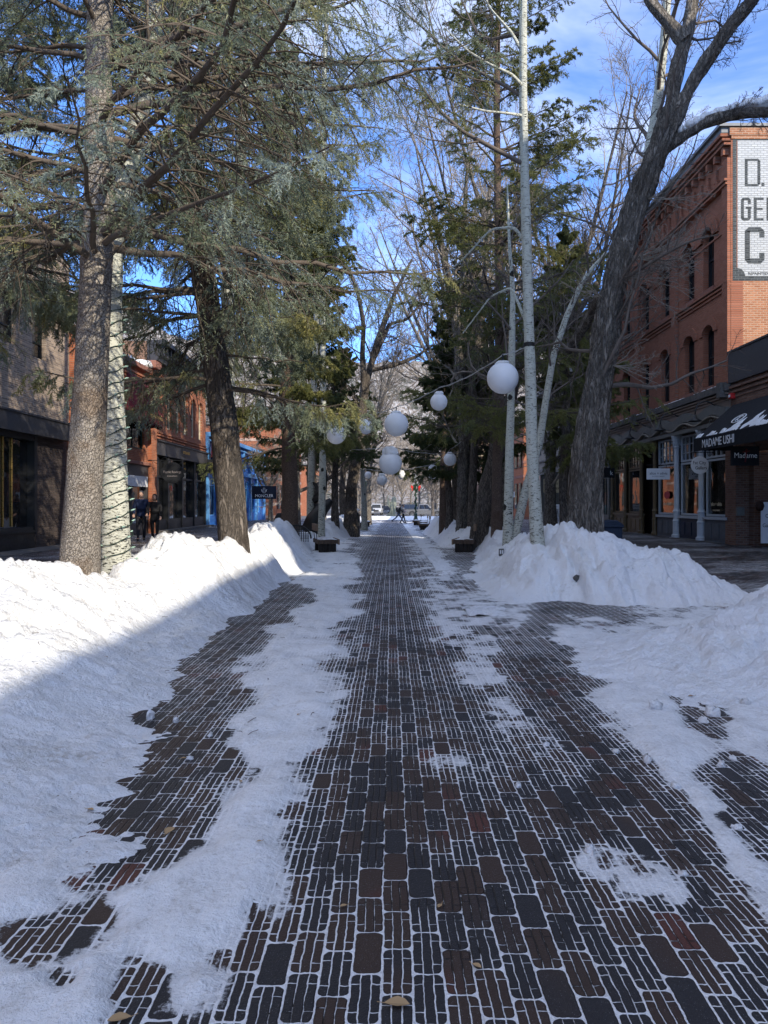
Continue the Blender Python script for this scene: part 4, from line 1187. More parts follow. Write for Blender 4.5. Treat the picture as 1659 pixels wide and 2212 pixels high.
for a, b_ in w2:
    R_.window(bld, a, b_, 5.55, 7.45, 0.30, sill=m_redstone, rec=0.22)
    R_.window(bld, a, b_, 9.05, 10.85, 0.42, sill=m_redstone, rec=0.22)
# painted wall sign (on the side wall, facing the camera)
mb = MB(); mb.box(RX + 0.22, RX + 10, Y0 - 0.006, Y0 + 0.0, 9.0, 13.55); wp = mb.build('painted_sign', m_white_brick, bld)
mb = MB()
mb.box(RX + 0.06, RX + 0.19, Y0 - 0.0055, Y0 + 0.0, 8.85, 13.62); mb.box(RX + 0.19, RX + 10, Y0 - 0.0055, Y0, 8.85, 8.997); mb.box(RX + 0.19, RX + 10, Y0 - 0.0055, Y0, 13.553, 13.62)
mb.prism([(RX + 0.19, 9.0), (RX + 0.48, 9.0), (RX + 0.44, 9.14), (RX + 0.34, 9.25), (RX + 0.19, 9.28)], 'y', Y0 - 0.009, Y0 - 0.002)
def stroke_letter(kind, x0, z0, w, h, t):
    """condensed sign-painter letters with clipped corners"""
    c = t * 0.75; x1, z1 = x0 + w, z0 + h
    Ya, Yb = Y0 - 0.010, Y0 - 0.003
    P = lambda pts: mb.prism(pts, 'y', Ya, Yb)
    if kind in 'DCG':
        P([(x0, z0 + (0 if kind == 'D' else c)), (x0 + t, z0 + (0 if kind == 'D' else c)), (x0 + t, z1 - (0 if kind == 'D' else c)), (x0, z1 - (0 if kind == 'D' else c))])
        a = x0 if kind == 'D' else x0
        if kind == 'D':
            P([(x0 + t, z1 - t * .8), (x1 - c, z1 - t * .8), (x1 - c, z1), (x0 + t, z1)]); P([(x0 + t, z0), (x1 - c, z0), (x1 - c, z0 + t * .8), (x0 + t, z0 + t * .8)])
            P([(x1 - c, z1 - t * .8), (x1 - t, z1 - t * 1.2), (x1, z1 - c * 1.2), (x1 - c, z1)]); P([(x1 - c, z0), (x1, z0 + c * 1.2), (x1 - t, z0 + t * 1.2), (x1 - c, z0 + t * .8)])
            P([(x1 - t, z0 + c * 1.2), (x1, z0 + c * 1.2), (x1, z1 - c * 1.2), (x1 - t, z1 - c * 1.2)])
        else:
            for s_ in (0, 1):
                f = (lambda z: z) if s_ == 0 else (lambda z: z0 + z1 - z)
                P([(x0, f(z0 + c)), (x0 + c, f(z0)), (x1 - c, f(z0)), (x1, f(z0 + c)), (x1 - t, f(z0 + t)), (x0 + t, f(z0 + t))])
            P([(x1 - t, z0 + t), (x1, z0 + c), (x1, z0 + h * 0.30), (x1 - t, z0 + h * 0.30)] if kind == 'C' else [(x1 - t, z0 + t), (x1, z0 + c), (x1, z0 + h * 0.52), (x1 - t, z0 + h * 0.52)])
            P([(x1 - t, z1 - h * 0.28), (x1, z1 - h * 0.28), (x1, z1 - c), (x1 - t, z1 - t)])
            if kind == 'G': P([(x0 + w * .5, z0 + h * .52), (x1 + t * .3, z0 + h * .52), (x1 + t * .3, z0 + h * .60), (x0 + w * .5, z0 + h * .60)])
    else:
        P([(x0, z0), (x0 + t, z0), (x0 + t, z1), (x0, z1)])
        if kind in 'EL': P([(x0 + t, z0), (x1, z0), (x1, z0 + t * .8), (x0 + t, z0 + t * .8)])
        if kind in 'E':
            P([(x0 + t, z1 - t * .8), (x1, z1 - t * .8), (x1, z1), (x0 + t, z1)]); P([(x0 + t, z0 + h * .46), (x1 - t * .3, z0 + h * .46), (x1 - t * .3, z0 + h * .46 + t * .7), (x0 + t, z0 + h * .46 + t * .7)])
        if kind == 'N':
            P([(x1 - t, z0), (x1, z0), (x1, z1), (x1 - t, z1)]); P([(x0 + t, z1), (x0 + t, z1 - t * 1.6), (x1 - t, z0), (x1 - t, z0 + t * 1.6)])
stroke_letter('D', RX + 0.46, 12.02, 0.52, 0.92, 0.095); mb.box(RX + 1.02, RX + 1.12, Y0 - .010, Y0 - .003, 12.02, 12.13); stroke_letter('I', RX + 1.34, 12.02, 0.3, 0.92, 0.10)
for k, c_ in enumerate('GEN'): stroke_letter(c_, RX + 0.33 + k * 0.43, 10.86, 0.33, 0.78, 0.10)
stroke_letter('C', RX + 0.46, 9.42, 0.66, 1.22, 0.17); stroke_letter('L', RX + 1.30, 9.42, 0.6, 1.22, 0.17)
mb.build('sign_lettering', m_faded, wp)
t = text_mb('REPAINTED BY', 0.13, 0.004, 0.002, 1.0); place(t, (RX + 1.0, Y0 - 0.008, 9.08)); t.build('small_lettering', m_faded, wp)

# ledge, frieze and arched shop cornice
mb = MB()
rngb = random.Random(5)
y = Y0 - 0.05
while y < Y1:
    l = rngb.uniform(0.5, 0.9); R_.box(mb, y, min(y + l - 0.01, Y1), 5.16, 5.39, 0.002, 0.22 + rngb.uniform(-.03, .03)); y += l
for yk in (24.9, 31.9, 33.9): R_.box(mb, yk, yk + 0.3, 4.95, 5.45, 0.003, 0.34)
mb.build('stone_ledge', m_stone, bld, bevel=0.02)
mb = MB(); R_.box(mb, Y0, Y1, 4.1, 5.155, -0.4, 0.06)
for z in (4.86, 4.96, 5.06): R_.box(mb, Y0, Y1, z, z + 0.04, 0.062, 0.10 + (z - 4.86) * 0.4)
mb.build('frieze', m_frieze, bld)
BAYS = [(24.95, 27.1), (27.35, 29.45), (29.7, 31.9), (32.1, 33.6), (33.8, 35.9), (36.1, 38.1)]
mb = MB(); mc = MB()
for a, b_ in BAYS:
    c = (a + b_) / 2; w = (b_ - a) / 2 + 0.12
    for (zb_, rr_, t_, d0, d1, M_) in ((4.28, 0.20, 0.34, 0.065, 0.20, mb), (4.21, 0.19, 0.045, 0.07, 0.25, mc)):
        qs = np.linspace(-1, 1, 17)
        inn = [(c + w * q, zb_ + rr_ * (math.cos(q * math.pi) * 0.5 + 0.5)) for q in qs]
        for i in range(16): R_.poly(M_, [inn[i], inn[i + 1], (inn[i + 1][0], inn[i + 1][1] + t_), (inn[i][0], inn[i][1] + t_)], d0, d1)
    for sx_ in (-1, 1):
        pts = [(c + sx_ * (0.05 + 0.30 * k / 8), 4.26 + 0.10 * math.sin(k / 8 * 4.2)) for k in range(9)]
        mc.tube([(R_.x(0.10), p, q) for p, q in pts], [0.03 - 0.0022 * k for k in range(9)], 6)
    R_.box(mb, a - 0.12, b_ + 0.12, 4.06, 4.197, 0.062, 0.20)
mb.build('arched_cornice', m_trim, bld); mc.build('cornice_scrolls', simple('pale_taupe_trim', (0.26, 0.23, 0.19), 0.6), bld)
# shopfront
def column(yc, d, m, slim=False):
    mb = MB(); x = R_.x(d); s_ = 0.72 if slim else 1.0
    mb.lathe([(0.20 * s_, 0), (0.20 * s_, 0.10), (0.15 * s_, 0.14), (0.15 * s_, 0.62), (0.165 * s_, 0.66), (0.13 * s_, 0.72), (0.13 * s_, 1.0), (0.16 * s_, 1.03), (0.12 * s_, 1.10), (0.105 * s_, 1.16), (0.10 * s_, 3.55), (0.13 * s_, 3.58), (0.11 * s_, 3.64), (0.12 * s_, 3.72), (0.17 * s_, 3.9), (0.21 * s_, 4.0), (0.21 * s_, 4.055)], x, yc, 20, 0.02)
    for k in range(10):
        a = k * math.tau / 10
        for h_ in (3.68, 3.80):
            p0 = (x + 0.11 * s_ * math.cos(a), yc + 0.11 * s_ * math.sin(a), h_); p1 = (x + 0.17 * s_ * math.cos(a), yc + 0.17 * s_ * math.sin(a), h_ + 0.12); p2 = (x + 0.21 * s_ * math.cos(a), yc + 0.21 * s_ * math.sin(a), h_ + 0.09)
            mb.tube([p0, p1, p2], [0.028, 0.022, 0.01], 5)
    mb.box(x - 0.22 * s_, x + 0.22 * s_, yc - 0.22 * s_, yc + 0.22 * s_, -0.14, 0.018)
    return mb.build('column', m, bld, smooth=False)
for yc in (27.22, 29.57): column(yc, 0.0, m_pale)
for yc in (31.98, 33.7, 36.0, 38.1): column(yc, 0.02, m_bronze, True)
mb = MB(); mb.box(RX - .02, RX + 0.38, 24.86, 25.25, Z0, 4.05); mb.build('stone_pier', m_brn, bld, bevel=0.02)
mb = MB(); mb.box(RX - 0.25, RX + 0.3, 25.3, 29.5, Z0, 0.02); mb.box(RX - 0.45, RX - 0.253, 25.3, 27.0, Z0, -0.04); mb.build('step', m_stone, bld, bevel=0.01)
for (a, b_), kind in zip(BAYS, 'www dww'.replace(' ', '')):
    a += 0.12; b_ -= 0.12
    if kind == 'w':
        pale = a < 30
        mt = m_winpale if pale else m_bronze
        R_.window(bld, a, b_, 3.0, 4.02, 0, m=mt, rec=0.10, sash=False, cols=5, rows=3, name='transom', glass=m_clear if pale else m_glass)
        R_.window(bld, a, b_, 0.92, 2.96, 0, m=mt, rec=0.10, sash=False, cols=1, name='window', glass=m_clear if pale else m_glass)
        mb = MB(); R_.box(mb, a, b_, 0.80, 0.90, -0.22, 0.06); mb.build('sill', mt, bld)
        mb = MB(); R_.box(mb, a, b_, Z0, 0.797, -0.2, -0.02)
        for q in range(3): yq = a + (b_ - a) * q / 3 + 0.06; R_.box(mb, yq, yq + (b_ - a) / 3 - 0.12, 0.15, 0.65, -0.018, 0.01)
        mb.build('bulkhead', m_navy if 27.2 < a < 29 else m_bulk if pale else m_bronze, bld)
    else:
        R_.window(bld, a, b_, 3.0, 4.02, 0, m=m_bronze, rec=0.7, sash=False, cols=3, name='transom')
        mb = MB(); R_.box(mb, a, b_, Z0 + .1, 2.9, -0.8, -0.72); d_ = mb.build('door', m_bronze, bld)
        mb = MB(); R_.box(mb, a + .2, b_ - .2, 0.8, 2.7, -0.716, -0.70); mb.build('pane', m_glass, d_)
        mb = MB(); mb.tube([(R_.x(-.66), a + .12, 0.95), (R_.x(-.66), a + .12, 1.3)], 0.02, 6); mb.build('handle', m_gold, d_)
mb = MB(); R_.box(mb, Y0 + .5, 29.6, Z0, 4.04, -2.2, -2.0); R_.box(mb, Y0 + .45, Y0 + .5, Z0, 4.04, -2.2, -0.4); R_.box(mb, 29.62, 29.7, Z0, 4.04, -2.2, -0.25); R_.box(mb, Y0 + .5, 29.6, 0.75, 0.79, -1.99, -0.25)
mb.build('display_interior', simple('shop_interior', (0.05, 0.045, 0.05), 0.9), bld)
# snow on the ledge
def snow_strip(par, fx, y0, y1, wfn, zfn, thick, seed, n=240, m=7):
    """ragged strip of snow lying on a ledge or slope: fx(s) -> x at distance s in from the front edge"""
    yy = np.linspace(y0, y1, n); V = []
    wd = np.array([max(0.0, wfn(y) * (0.55 + 0.9 * float(fbm(np.array([y * 2.1]), np.array([seed * 1.0]), seed=seed, octv=4)[0]))) for y in yy])
    for i, y in enumerate(yy):
        for k in range(m):
            t = k / (m - 1); s_ = t * wd[i]
            e = math.sin(math.pi * min(1, t * 1.0)) ** 0.6 * min(1, wd[i] * 8)
            V.append((fx(s_), y, zfn(s_) - 0.012 + thick * e * (0.8 + 0.5 * float(vnoise(np.array([y * 9]), np.array([s_ * 9]), seed=seed)[0]))))
    F = grid_faces(n, m); F = F[np.repeat(wd[:-1] > .004, m - 1)]
    q = MB(); q.add(V, F); return q.build('snow', m_snow, par, smooth=True)
snow_strip(bld, lambda s_: R_.x(0.21 - s_), Y0, Y1, lambda y: 0.16, lambda s_: 5.40, 0.05, 3)

# ================================================================= restaurant next door
shop = empty('restaurant_building', (RX + 3, 20, 0), 'low brown brick restaurant with a black parapet at the right edge', 'building')
mb = MB(); R_.box(mb, 8, Y0 - 0.003, 3.05, 5.38, -0.35, 0.0); R_.box(mb, 24.3, Y0 - 0.003, Z0, 3.047, -0.35, 0.10); R_.box(mb, 8, 17, Z0, 3.047, -0.35, 0.0)
for z in (4.9, 5.05, 5.2): R_.box(mb, 8, Y0 - .004, z, z + 0.08, 0.002, 0.03 + (z - 4.9) * 0.25)
mb.build('wall', m_brn, shop)
mb = MB(); mb.box(RX + 1.2, RX + 9, 8, 24.3, Z0, 5.3); mb.box(RX + .35, RX + 1.2, 24.0, 24.3, Z0, 3.04); mb.box(RX - .095, RX + .34, 24.285, 24.298, Z0, 3.04)
mb.build('entry_wall', m_brnf, shop)
mb = MB(); R_.box(mb, 8, Y0 - 0.006, 5.385, 6.4, -0.25, 0.10); R_.box(mb, 8, Y0 - .006, 6.4, 6.46, -0.3, 0.14); mb.build('parapet', m_fascia, shop)
mb = MB(); R_.box(mb, 19.5, 22.6, 0.9, 2.6, -0.9, -0.85); mb.build('window', m_glass, shop)
aw = empty('awning', (RX - .7, 22, 3.5), 'black restaurant awning with white lettering on its valance', 'awning')
mb = MB(); XA = 10.0
for (ya, yb) in ((18.0, 24.45),):
    mb.prism([(RX - 0.12, 4.62), (XA, 3.5), (XA, 3.47), (RX - 0.12, 4.55)], 'y', ya, yb)
    mb.prism([(RX - 0.125, 4.54), (XA + .02, 3.465), (XA + .02, 3.12), (RX - .125, 3.12)], 'y', yb - 0.02, yb)
mb.build('canopy', m_canvas, aw)
mb = MB(); mb.box(XA - 0.02, XA + 0.0, 18.0, 24.45, 3.08, 3.49); va = mb.build('valance', m_canvas, aw)
t = text_mb('MADAME USHI', 0.36, 0.006, 0.001, 0.95); place(t, (XA - 0.028, 22.65, 3.27), rz=-math.pi / 2); t.build('lettering', m_whitep, va)
mb = MB(); ring = [(XA + 0.50 - 0.03 + 0.2 * math.sin(a) * 0.78, 22.3 + 0.34 * math.cos(a), 3.90 + 0.04 + 0.2 * math.sin(a) * 0.63) for a in np.linspace(0, math.tau, 25)]
mb.tube(ring, 0.018, 5, cap=False)
for (u0, v0, u1, v1) in ((-.12, .1, .12, .1), (0, .16, -.1, -.1), (-.08, 0, .12, -.12)):
    mb.tube([(XA + 0.47 + v0 * .78, 22.3 - u0, 3.94 + v0 * .63), (XA + 0.47 + v1 * .78, 22.3 - u1, 3.94 + v1 * .63)], 0.018, 5)
mb.build('emblem', m_whitep, aw)
snow_strip(aw, lambda s_: XA + 0.01 + s_, 18.1, 24.4, lambda y: 0.62 * math.exp(-((y - 21.6) / 1.3) ** 2) + 0.16, lambda s_: 3.5 + (0.01 + s_) * 0.80, 0.07, 9)
sg = empty('hanging_sign', (10.67, 22.34, 2.52), 'black sign with white script and a red mark hanging under the restaurant awning', 'sign')
mb = MB(); mb.box(10.25, 11.08, 22.3, 22.38, 2.52, 3.1); mb.build('board', m_canvas, sg)
mb = MB(); mb.tube([(10.4, 22.34, 3.1), (10.4, 22.34, 3.6)], 0.012, 6); mb.tube([(10.95, 22.34, 3.1), (10.95, 22.34, 4.0)], 0.012, 6); mb.build('hanger', m_black, sg)
t = text_mb('Madame', 0.23, 0.004, 0.0, 0.9); place(t, (10.67, 22.295, 2.82)); t.xform(Matrix.Translation((0, 0, 0))); t.build('lettering', m_whitep, sg)
mb = MB(); mb.tube([(10.70, 22.296, 3.02), (10.66, 22.296, 2.62)], 0.025, 4); mb.tube([(10.58, 22.296, 2.92), (10.8, 22.296, 2.96)], 0.018, 4); mb.build('red_mark', simple('dark_red_paint', (0.12, 0.01, 0.01)), sg)

# ================================================================= grey stone building beyond
gb = empty('stone_building', (RX + 5, 48, 0), 'two-storey grey stone building with bracketed cornice beyond the red brick block', 'building')
ops = [(y, y + 0.9, 5.0, 7.2, 0.2) for y in np.arange(39.2, 57, 1.9)]
mb = MB(); R_.wall(mb, Y1 + 0.01, 58, 3.9, 9.0, 0.35, [tuple(map(float, o)) for o in ops])
for y in np.arange(38.3, 58, 3.8): R_.box(mb, float(y), float(y) + 0.3, 3.91, 8.99, 0.002, 0.10)
mb.build('wall', m_grey_tan, gb)
mb = MB(); R_.box(mb, Y1 + .01, 58, 9.0, 9.25, -0.3, 0.35); R_.box(mb, Y1 + .01, 58, 9.25, 9.6, -0.3, 0.55); R_.box(mb, Y1 + .01, 58, 3.5, 3.895, -0.35, 0.12); R_.box(mb, Y1 + .01, 58, 4.45, 4.55, 0.003, 0.14)
for y in np.arange(38.5, 58, 0.8): R_.box(mb, float(y), float(y) + 0.12, 8.6, 8.995, 0.003, 0.3)
mb.build('cornice', m_trim, gb)
mb = MB(); mb.box(RX + .36, RX + 9, Y1 + .01, 58, Z0, 9.0); mb.build('core', m_dark, gb)
for o in ops: R_.window(gb, *[float(k) for k in o], rec=0.15)
for k, y in enumerate(np.arange(38.6, 56, 2.5)):
    y = float(y)
    R_.window(gb, y, y + 2.1, 0.7, 3.4, 0, m=m_navy if k % 2 else m_trim, rec=0.1, cols=2, sash_z=0.75, name='shop_window')
mb = MB()
for y in np.arange(38.35, 58, 2.5): R_.box(mb, float(y), float(y) + 0.22, Z0, 3.495, -0.2, 0.14)
R_.box(mb, Y1 + .01, 58, Z0, 0.697, -0.18, -0.02); mb.build('shopfront', m_trim, gb)

# ================================================================= left side
LX = -11.0
L_ = Front(LX, -1)
tb = empty('brick_building', (LX - 4, 18, 0), 'modern slim tan brick building with black framed shopfront at the left edge', 'building')
ops = [(22.7, 23.6, 5.9, 7.6, 0.0), (20.7, 21.7, 6.0, 7.8, 0.0), (17.0, 18.4, 6.0, 7.8, 0), (13.0, 14.4, 6.0, 7.8, 0)]
mb = MB(); L_.wall(mb, 6, 25.3, 4.0, 9.6, 0.35, ops); mb.build('wall', m_tan, tb)
mb = MB(); L_.box(mb, 23.0, 25.3, Z0, 3.997, -0.35, -0.04); mb.build('brick_pier', brick_mat('slim_dark_shaded_brick', (0.035, 0.028, 0.026), (0.10, 0.075, 0.065), (0.07, 0.065, 0.06), bw=0.34, bh=0.062, ms=0.011), tb)  # dark brick pier, with street-level shade also put into its colour
mb = MB(); mb.box(LX - 9, LX - .45, 6, 25.25, Z0, 9.3); mb.build('core', m_dark, tb)
mb = MB(); L_.box(mb, 6, 24.95, 3.45, 3.99, 0.003, 0.30); L_.box(mb, 6, 24.95, 3.99, 4.05, 0.003, 0.34); mb.build('fascia', m_fascia, tb)
mb = MB(); mb.box(LX - 0.4, LX - 0.05, 6, 22.95, Z0, 0.5); L_.box(mb, 6, 22.95, 0.5, 0.56, -0.4, 0.03)
for y in (11.0, 14.0, 17.0, 19.6, 20.3, 22.75): L_.box(mb, y, y + 0.18, 0.56, 3.44, -0.3, 0.05)
L_.box(mb, 20.48, 22.75, 3.3, 3.44, -.3, .04); L_.box(mb, 20.48, 22.75, 0.56, 0.66, -.3, .02)
mb.build('shopfront_frame', m_black, tb)
mb = MB(); L_.box(mb, 6, 22.95, 0.56, 3.44, -0.2, -0.18); g_ = mb.build('shop_window', m_glass, tb)
mb = MB()
for y in (21.25, 21.75, 18.4, 18.8): L_.box(mb, y, y + 0.05, 0.7, 3.3, -0.17, -0.14)
mb.build('brass_bars', m_gold, g_)
for o in ops: L_.window(tb, *[float(k) for k in o], rec=0.16, sash_z=0.3)
mb = MB(); L_.box(mb, 6, 26, -0.14, 0.015, 0.0, 1.0); mb.build('plinth_step', m_stone, tb)

rb = empty('brick_building', (LX - 4, 30, 0), 'narrow red brick shop with stone-capped parapet and maroon awning on the left', 'building')
mb = MB(); L_.wall(mb, 25.32, 34.3, 3.2, 7.2, 0.35, [(30.6, 33.0, 3.75, 5.6, 0.0), (26.6, 28.4, 3.9, 5.8, 0.0)])
for y in (25.33, 33.55): L_.box(mb, y, y + 0.72, Z0, 7.5, 0.002, 0.16)
for z, d in ((6.65, .05), (6.78, .09), (6.91, .13)): L_.box(mb, 25.33, 34.3, z, z + .09, 0.17, .17 + d) if False else L_.box(mb, 26.06, 33.54, z, z + .09, 0.002, d)
for z, d in ((6.5, .20), (6.7, .24), (6.9, .28), (7.1, .32)): L_.box(mb, 33.5, 34.32, z, z + .12, .165, d)
mb.build('wall', m_red2, rb)
mb = MB(); mb.box(LX - 8, LX - .36, 25.32, 34.3, Z0, 7.1); mb.build('core', m_stucco, rb)
mb = MB(); L_.box(mb, 25.3, 33.4, 7.203, 7.42, -.4, .22); L_.box(mb, 33.45, 34.35, 7.503, 7.85, -.4, .36); L_.box(mb, 25.3, 34.3, 3.05, 3.197, -.3, .12); mb.build('parapet_stone', m_redstone, rb, bevel=0.03)
snow_strip(rb, lambda s_: L_.x(.20 - s_), 25.4, 32.6, lambda y: .55, lambda s_: 7.43, .16, 14)
mb = MB()
mb.lathe([(0.3, -.05), (0.55, 0.06), (0.45, 0.28), (0.05, 0.36)], LX - 0.2, 33.1, 14, 7.44)
mb.build('snow', m_snow, rb, smooth=True)
L_.window(rb, 30.6, 33.0, 3.75, 5.6, 0, m=simple('green_frame', (0.03, 0.06, 0.045)), rec=0.12, cols=2, sash=False)
L_.window(rb, 26.6, 28.4, 3.9, 5.8, 0, rec=0.12)
mb = MB(); L_.box(mb, 26.1, 33.5, 2.55, 3.04, -.3, 0.02); mb.build('sign_band', m_fascia, rb)
mb = MB(); L_.box(mb, 29.8, 33.2, 2.1, 2.56, .05, 0.09); mb.build('white_band', m_white, rb)
mb = MB(); L_.box(mb, 26.1, 33.5, Z0, .5, -.3, -.02); 
for y in (26.1, 28.6, 30.0, 31.4, 33.35): L_.box(mb, y, y + .12, .5, 2.545, -.3, 0.0)
mb.build('shopfront_frame', m_fascia, rb)
mb = MB(); L_.box(mb, 26.1, 33.5, .5, 2.545, -.2, -.17); mb.build('shop_window', m_glass, rb)
# maroon awning
aw = empty('awning', (LX + .4, 31.5, 5.2), 'maroon dome awning with gold lettering on the red brick shop', 'awning')
mb = MB()
ya, yb, n = 30.1, 33.2, 24
V = []; F = []
K = 9
for i in range(n + 1):
    u = i / n; y = ya + (yb - ya) * u; en = min(1, min(u, 1 - u) * 5) ** 0.5; fold = 0.03 * math.sin(u * 40)
    for k in range(K):
        q = k / (K - 1) * math.pi / 2
        V.append((L_.x(0.02 + (0.95 * en + fold) * math.sin(q)), y, 4.95 + (1.75 * en + 0.1) * math.cos(q) + fold))
    V.append((L_.x(0.02 + 0.95 * en + fold), y, 4.68 + 0.06 * math.sin(u * 34)))
F = [(i * (K + 1) + k, i * (K + 1) + k + 1, (i + 1) * (K + 1) + k + 1, (i + 1) * (K + 1) + k) for i in range(n) for k in range(K)]
mb.add(V, F); o = mb.build('canopy', m_maroon, aw, smooth=True)
sd_ = o.modifiers.new('thickness', 'SOLIDIFY'); sd_.thickness = 0.02
t = text_mb('Aspen Psychic', 0.34, 0.01, 0.004, 0.9); place(t, (L_.x(1.02), 31.5, 5.06), rz=math.pi / 2, rx=-0.12); t.build('lettering', simple('gold_lettering', (0.55, 0.36, 0.14)), aw)

ob = empty('brick_building', (LX - 4, 39, 0), 'two-storey orange brick shop with cream arched windows and black shopfront', 'building')
wn = [(34.75, 35.5), (36.35, 37.1), (37.85, 38.6), (39.25, 40.0), (40.75, 41.5), (42.3, 43.05)]
ops = [(a, b_, 5.0, 6.85, 0.28) for a, b_ in wn]
mb = MB(); L_.wall(mb, 34.32, 43.9, 4.35, 8.0, .35, ops)
for a, b_ in wn: L_.hood(mb, a, b_, 6.85, .28, .2, .04)
for z, d in ((4.42, .05), (4.56, .08), (4.70, .05)): L_.box(mb, 34.33, 43.9, z, z + .07, .002, d)
mb.build('wall', m_red2, ob)
for a, b_ in wn: L_.window(ob, a, b_, 5.0, 6.85, .28, m=m_cream, rec=.13, fr=.09)
mb = MB(); mb.box(LX - 9, LX - .02, 34.315, 34.36, Z0, 8.9); mb.box(LX - 9, LX - .36, 34.37, 43.9, Z0, 8.7); mb.build('side_wall', m_stucco, ob)
mb = MB(); L_.box(mb, 34.3, 43.9, 8.003, 8.2, -.3, .2); L_.box(mb, 34.3, 43.9, 8.2, 8.75, -.3, .08); L_.box(mb, 34.3, 43.9, 8.75, 8.95, -.3, .55)
y = 34.5
while y < 43.8: L_.box(mb, y, y + .12, 8.25, 8.745, .083, .42); y += .55
mb.build('cornice', m_fascia, ob)
mb = MB(); L_.box(mb, 34.34, 43.88, 3.65, 4.34, -.3, .14); L_.box(mb, 34.34, 43.88, 4.28, 4.345, .142, .22); mb.build('fascia', m_fascia, ob)
mb = MB(); L_.box(mb, 38.4, 40.0, 3.82, 4.2, .143, .17); sgn = mb.build('sign_board', m_black, ob)
t = text_mb('BOTTEGA VENETA', 0.2, 0.008, 0.003, 0.75); place(t, (L_.x(.176), 39.2, 4.01), rz=math.pi / 2); t.build('lettering', m_gold, sgn)
mb = MB()
for y in (34.5, 36.35, 38.8, 41.2, 43.6): L_.box(mb, y, y + .22, Z0, 3.645, -.3, .06)
L_.box(mb, 34.34, 43.88, Z0, .6, -.28, .0); L_.box(mb, 34.34, 43.88, 2.6, 2.7, -.25, -.05); mb.build('shopfront_frame', m_black, ob)
mb = MB(); L_.box(mb, 34.4, 43.8, .6, 3.6, -.2, -.18); mb.build('shop_window', m_glass, ob)
mb = MB(); L_.box(mb, 34.3, 43.9, Z0, .1, .02, .5); mb.build('step', m_stone, ob)

bb = empty('blue_building', (LX - 4, 52, 0), 'bright blue painted two-storey shop row with pale blue trim', 'building')
mb = MB(); L_.wall(mb, 43.92, 64, 0 + Z0, 5.35, .35, [(y, y + 1.3, 3.85, 4.95, 0.0) for y in (45.0, 47.6, 50.2, 52.8, 55.4, 58.0, 60.6)] + [(y, y + 1.7, .6, 3.0, 0.0) for y in (44.8, 47.4, 50.0, 52.6, 55.2, 57.8, 60.4)])
mb.build('wall', m_blue, bb)
mb = MB(); mb.box(LX - 8, LX - .37, 43.95, 64, Z0, 5.2); mb.build('core', m_dark, bb)
mb = MB()
for y in (43.93, 46.9, 49.5, 52.1, 54.7, 57.3, 59.9, 63.6): L_.box(mb, y, y + .3, Z0, 5.34, .003, .16)
L_.box(mb, 43.92, 64, 3.3, 3.6, .003, .3); L_.box(mb, 43.92, 64, 5.35, 5.6, -.3, .4); L_.box(mb, 43.92, 64, 5.1, 5.2, .003, .2); mb.build('trim', m_blue2, bb)
for y in (45.0, 47.6, 50.2, 52.8, 55.4, 58.0, 60.6): L_.window(bb, y, y + 1.3, 3.85, 4.95, 0, m=m_blue2, rec=.12)
for y in (44.8, 47.4, 50.0, 52.6, 55.2, 57.8, 60.4): L_.window(bb, y, y + 1.7, .6, 3.0, 0, m=m_blue2, rec=.12, name='shop_window', sash_z=.78)
mb = MB(); L_.box(mb, 43.9, 46.5, 4.1, 4.9, .35, .40); mb.build('balcony_rail', simple('dark_red_rail', (.2, .03, .03)), bb)

# far buildings across the side street
def far_block(name, label, x0, x1, y0, y1, h, mat, matf, face, bands=None, seed=0, wz=((0.8, 3.2), (4.6, 6.6), (8.0, 10))):
    r = empty(name, ((x0 + x1) / 2, (y0 + y1) / 2, -.8), label, 'building')
    mb = MB(); mb.box(x0, x1, y0, y1, -1, h); mb.build('wall', matf, r)
    mb = MB(); mb.box(x0 - .25, x1 + .25, y0 - .25, y1 + .25, h, h + .35); mb.build('cornice', m_trim, r)
    if bands:
        mb = MB(); z = -.1
        while z < h - .5: mb.box(x0 - .03, x1 + .03, y0 - .03, y1 + .03, z, z + .26); z += 1.25
        mb.build('stone_bands', bands, r)
    for (za, zb_) in wz:
        if zb_ > h: continue
        y = y0 + .8
        while y < y1 - 1.6:
            f = MB(); xf = x1 if face > 0 else x0
            f.box(xf - .05, xf + .05 * (1 if face > 0 else -1) + (.05 if face > 0 else -.05), y, y + 1.2, za, zb_); fo = f.build('window', m_black, r)
            g2 = MB(); xx = xf + (.105 if face > 0 else -.105); g2.box(xx - .003, xx + .003, y + .1, y + 1.1, za + .1, zb_ - .1); g2.build('pane', m_glass, fo); y += 2.2
        x = x0 + .8
        while x < x1 - 1.6:
            f = MB(); f.box(x, x + 1.2, y0 - .1, y0 + .05, za, zb_); fo = f.build('window', m_black, r)
            g2 = MB(); g2.box(x + .1, x + 1.1, y0 - .108, y0 - .102, za + .1, zb_ - .1); g2.build('pane', m_glass, fo); x += 2.4
    return r
far_block('brick_building', 'red brick corner building with pale stone bands past the blue shops', -24, -11.2, 72, 92, 9, m_red2, m_red2f, 1, bands=m_pinkstone)
far_block('brick_building', 'red brick house with dark arched entrance past the grey stone building', 11.8, 24, 66, 84, 8.5, m_red2, m_red2f, -1, bands=m_redstone)
far_block('brick_building', 'distant brick building beyond the far street on the left', -34, -14, 122, 150, 7.5, m_red2, m_red2f, 1)
far_block('stone_building', 'distant tall slab building beyond the far street on the right', 15.5, 26, 128, 150, 13, m_grey_tan, m_stucco, -1)
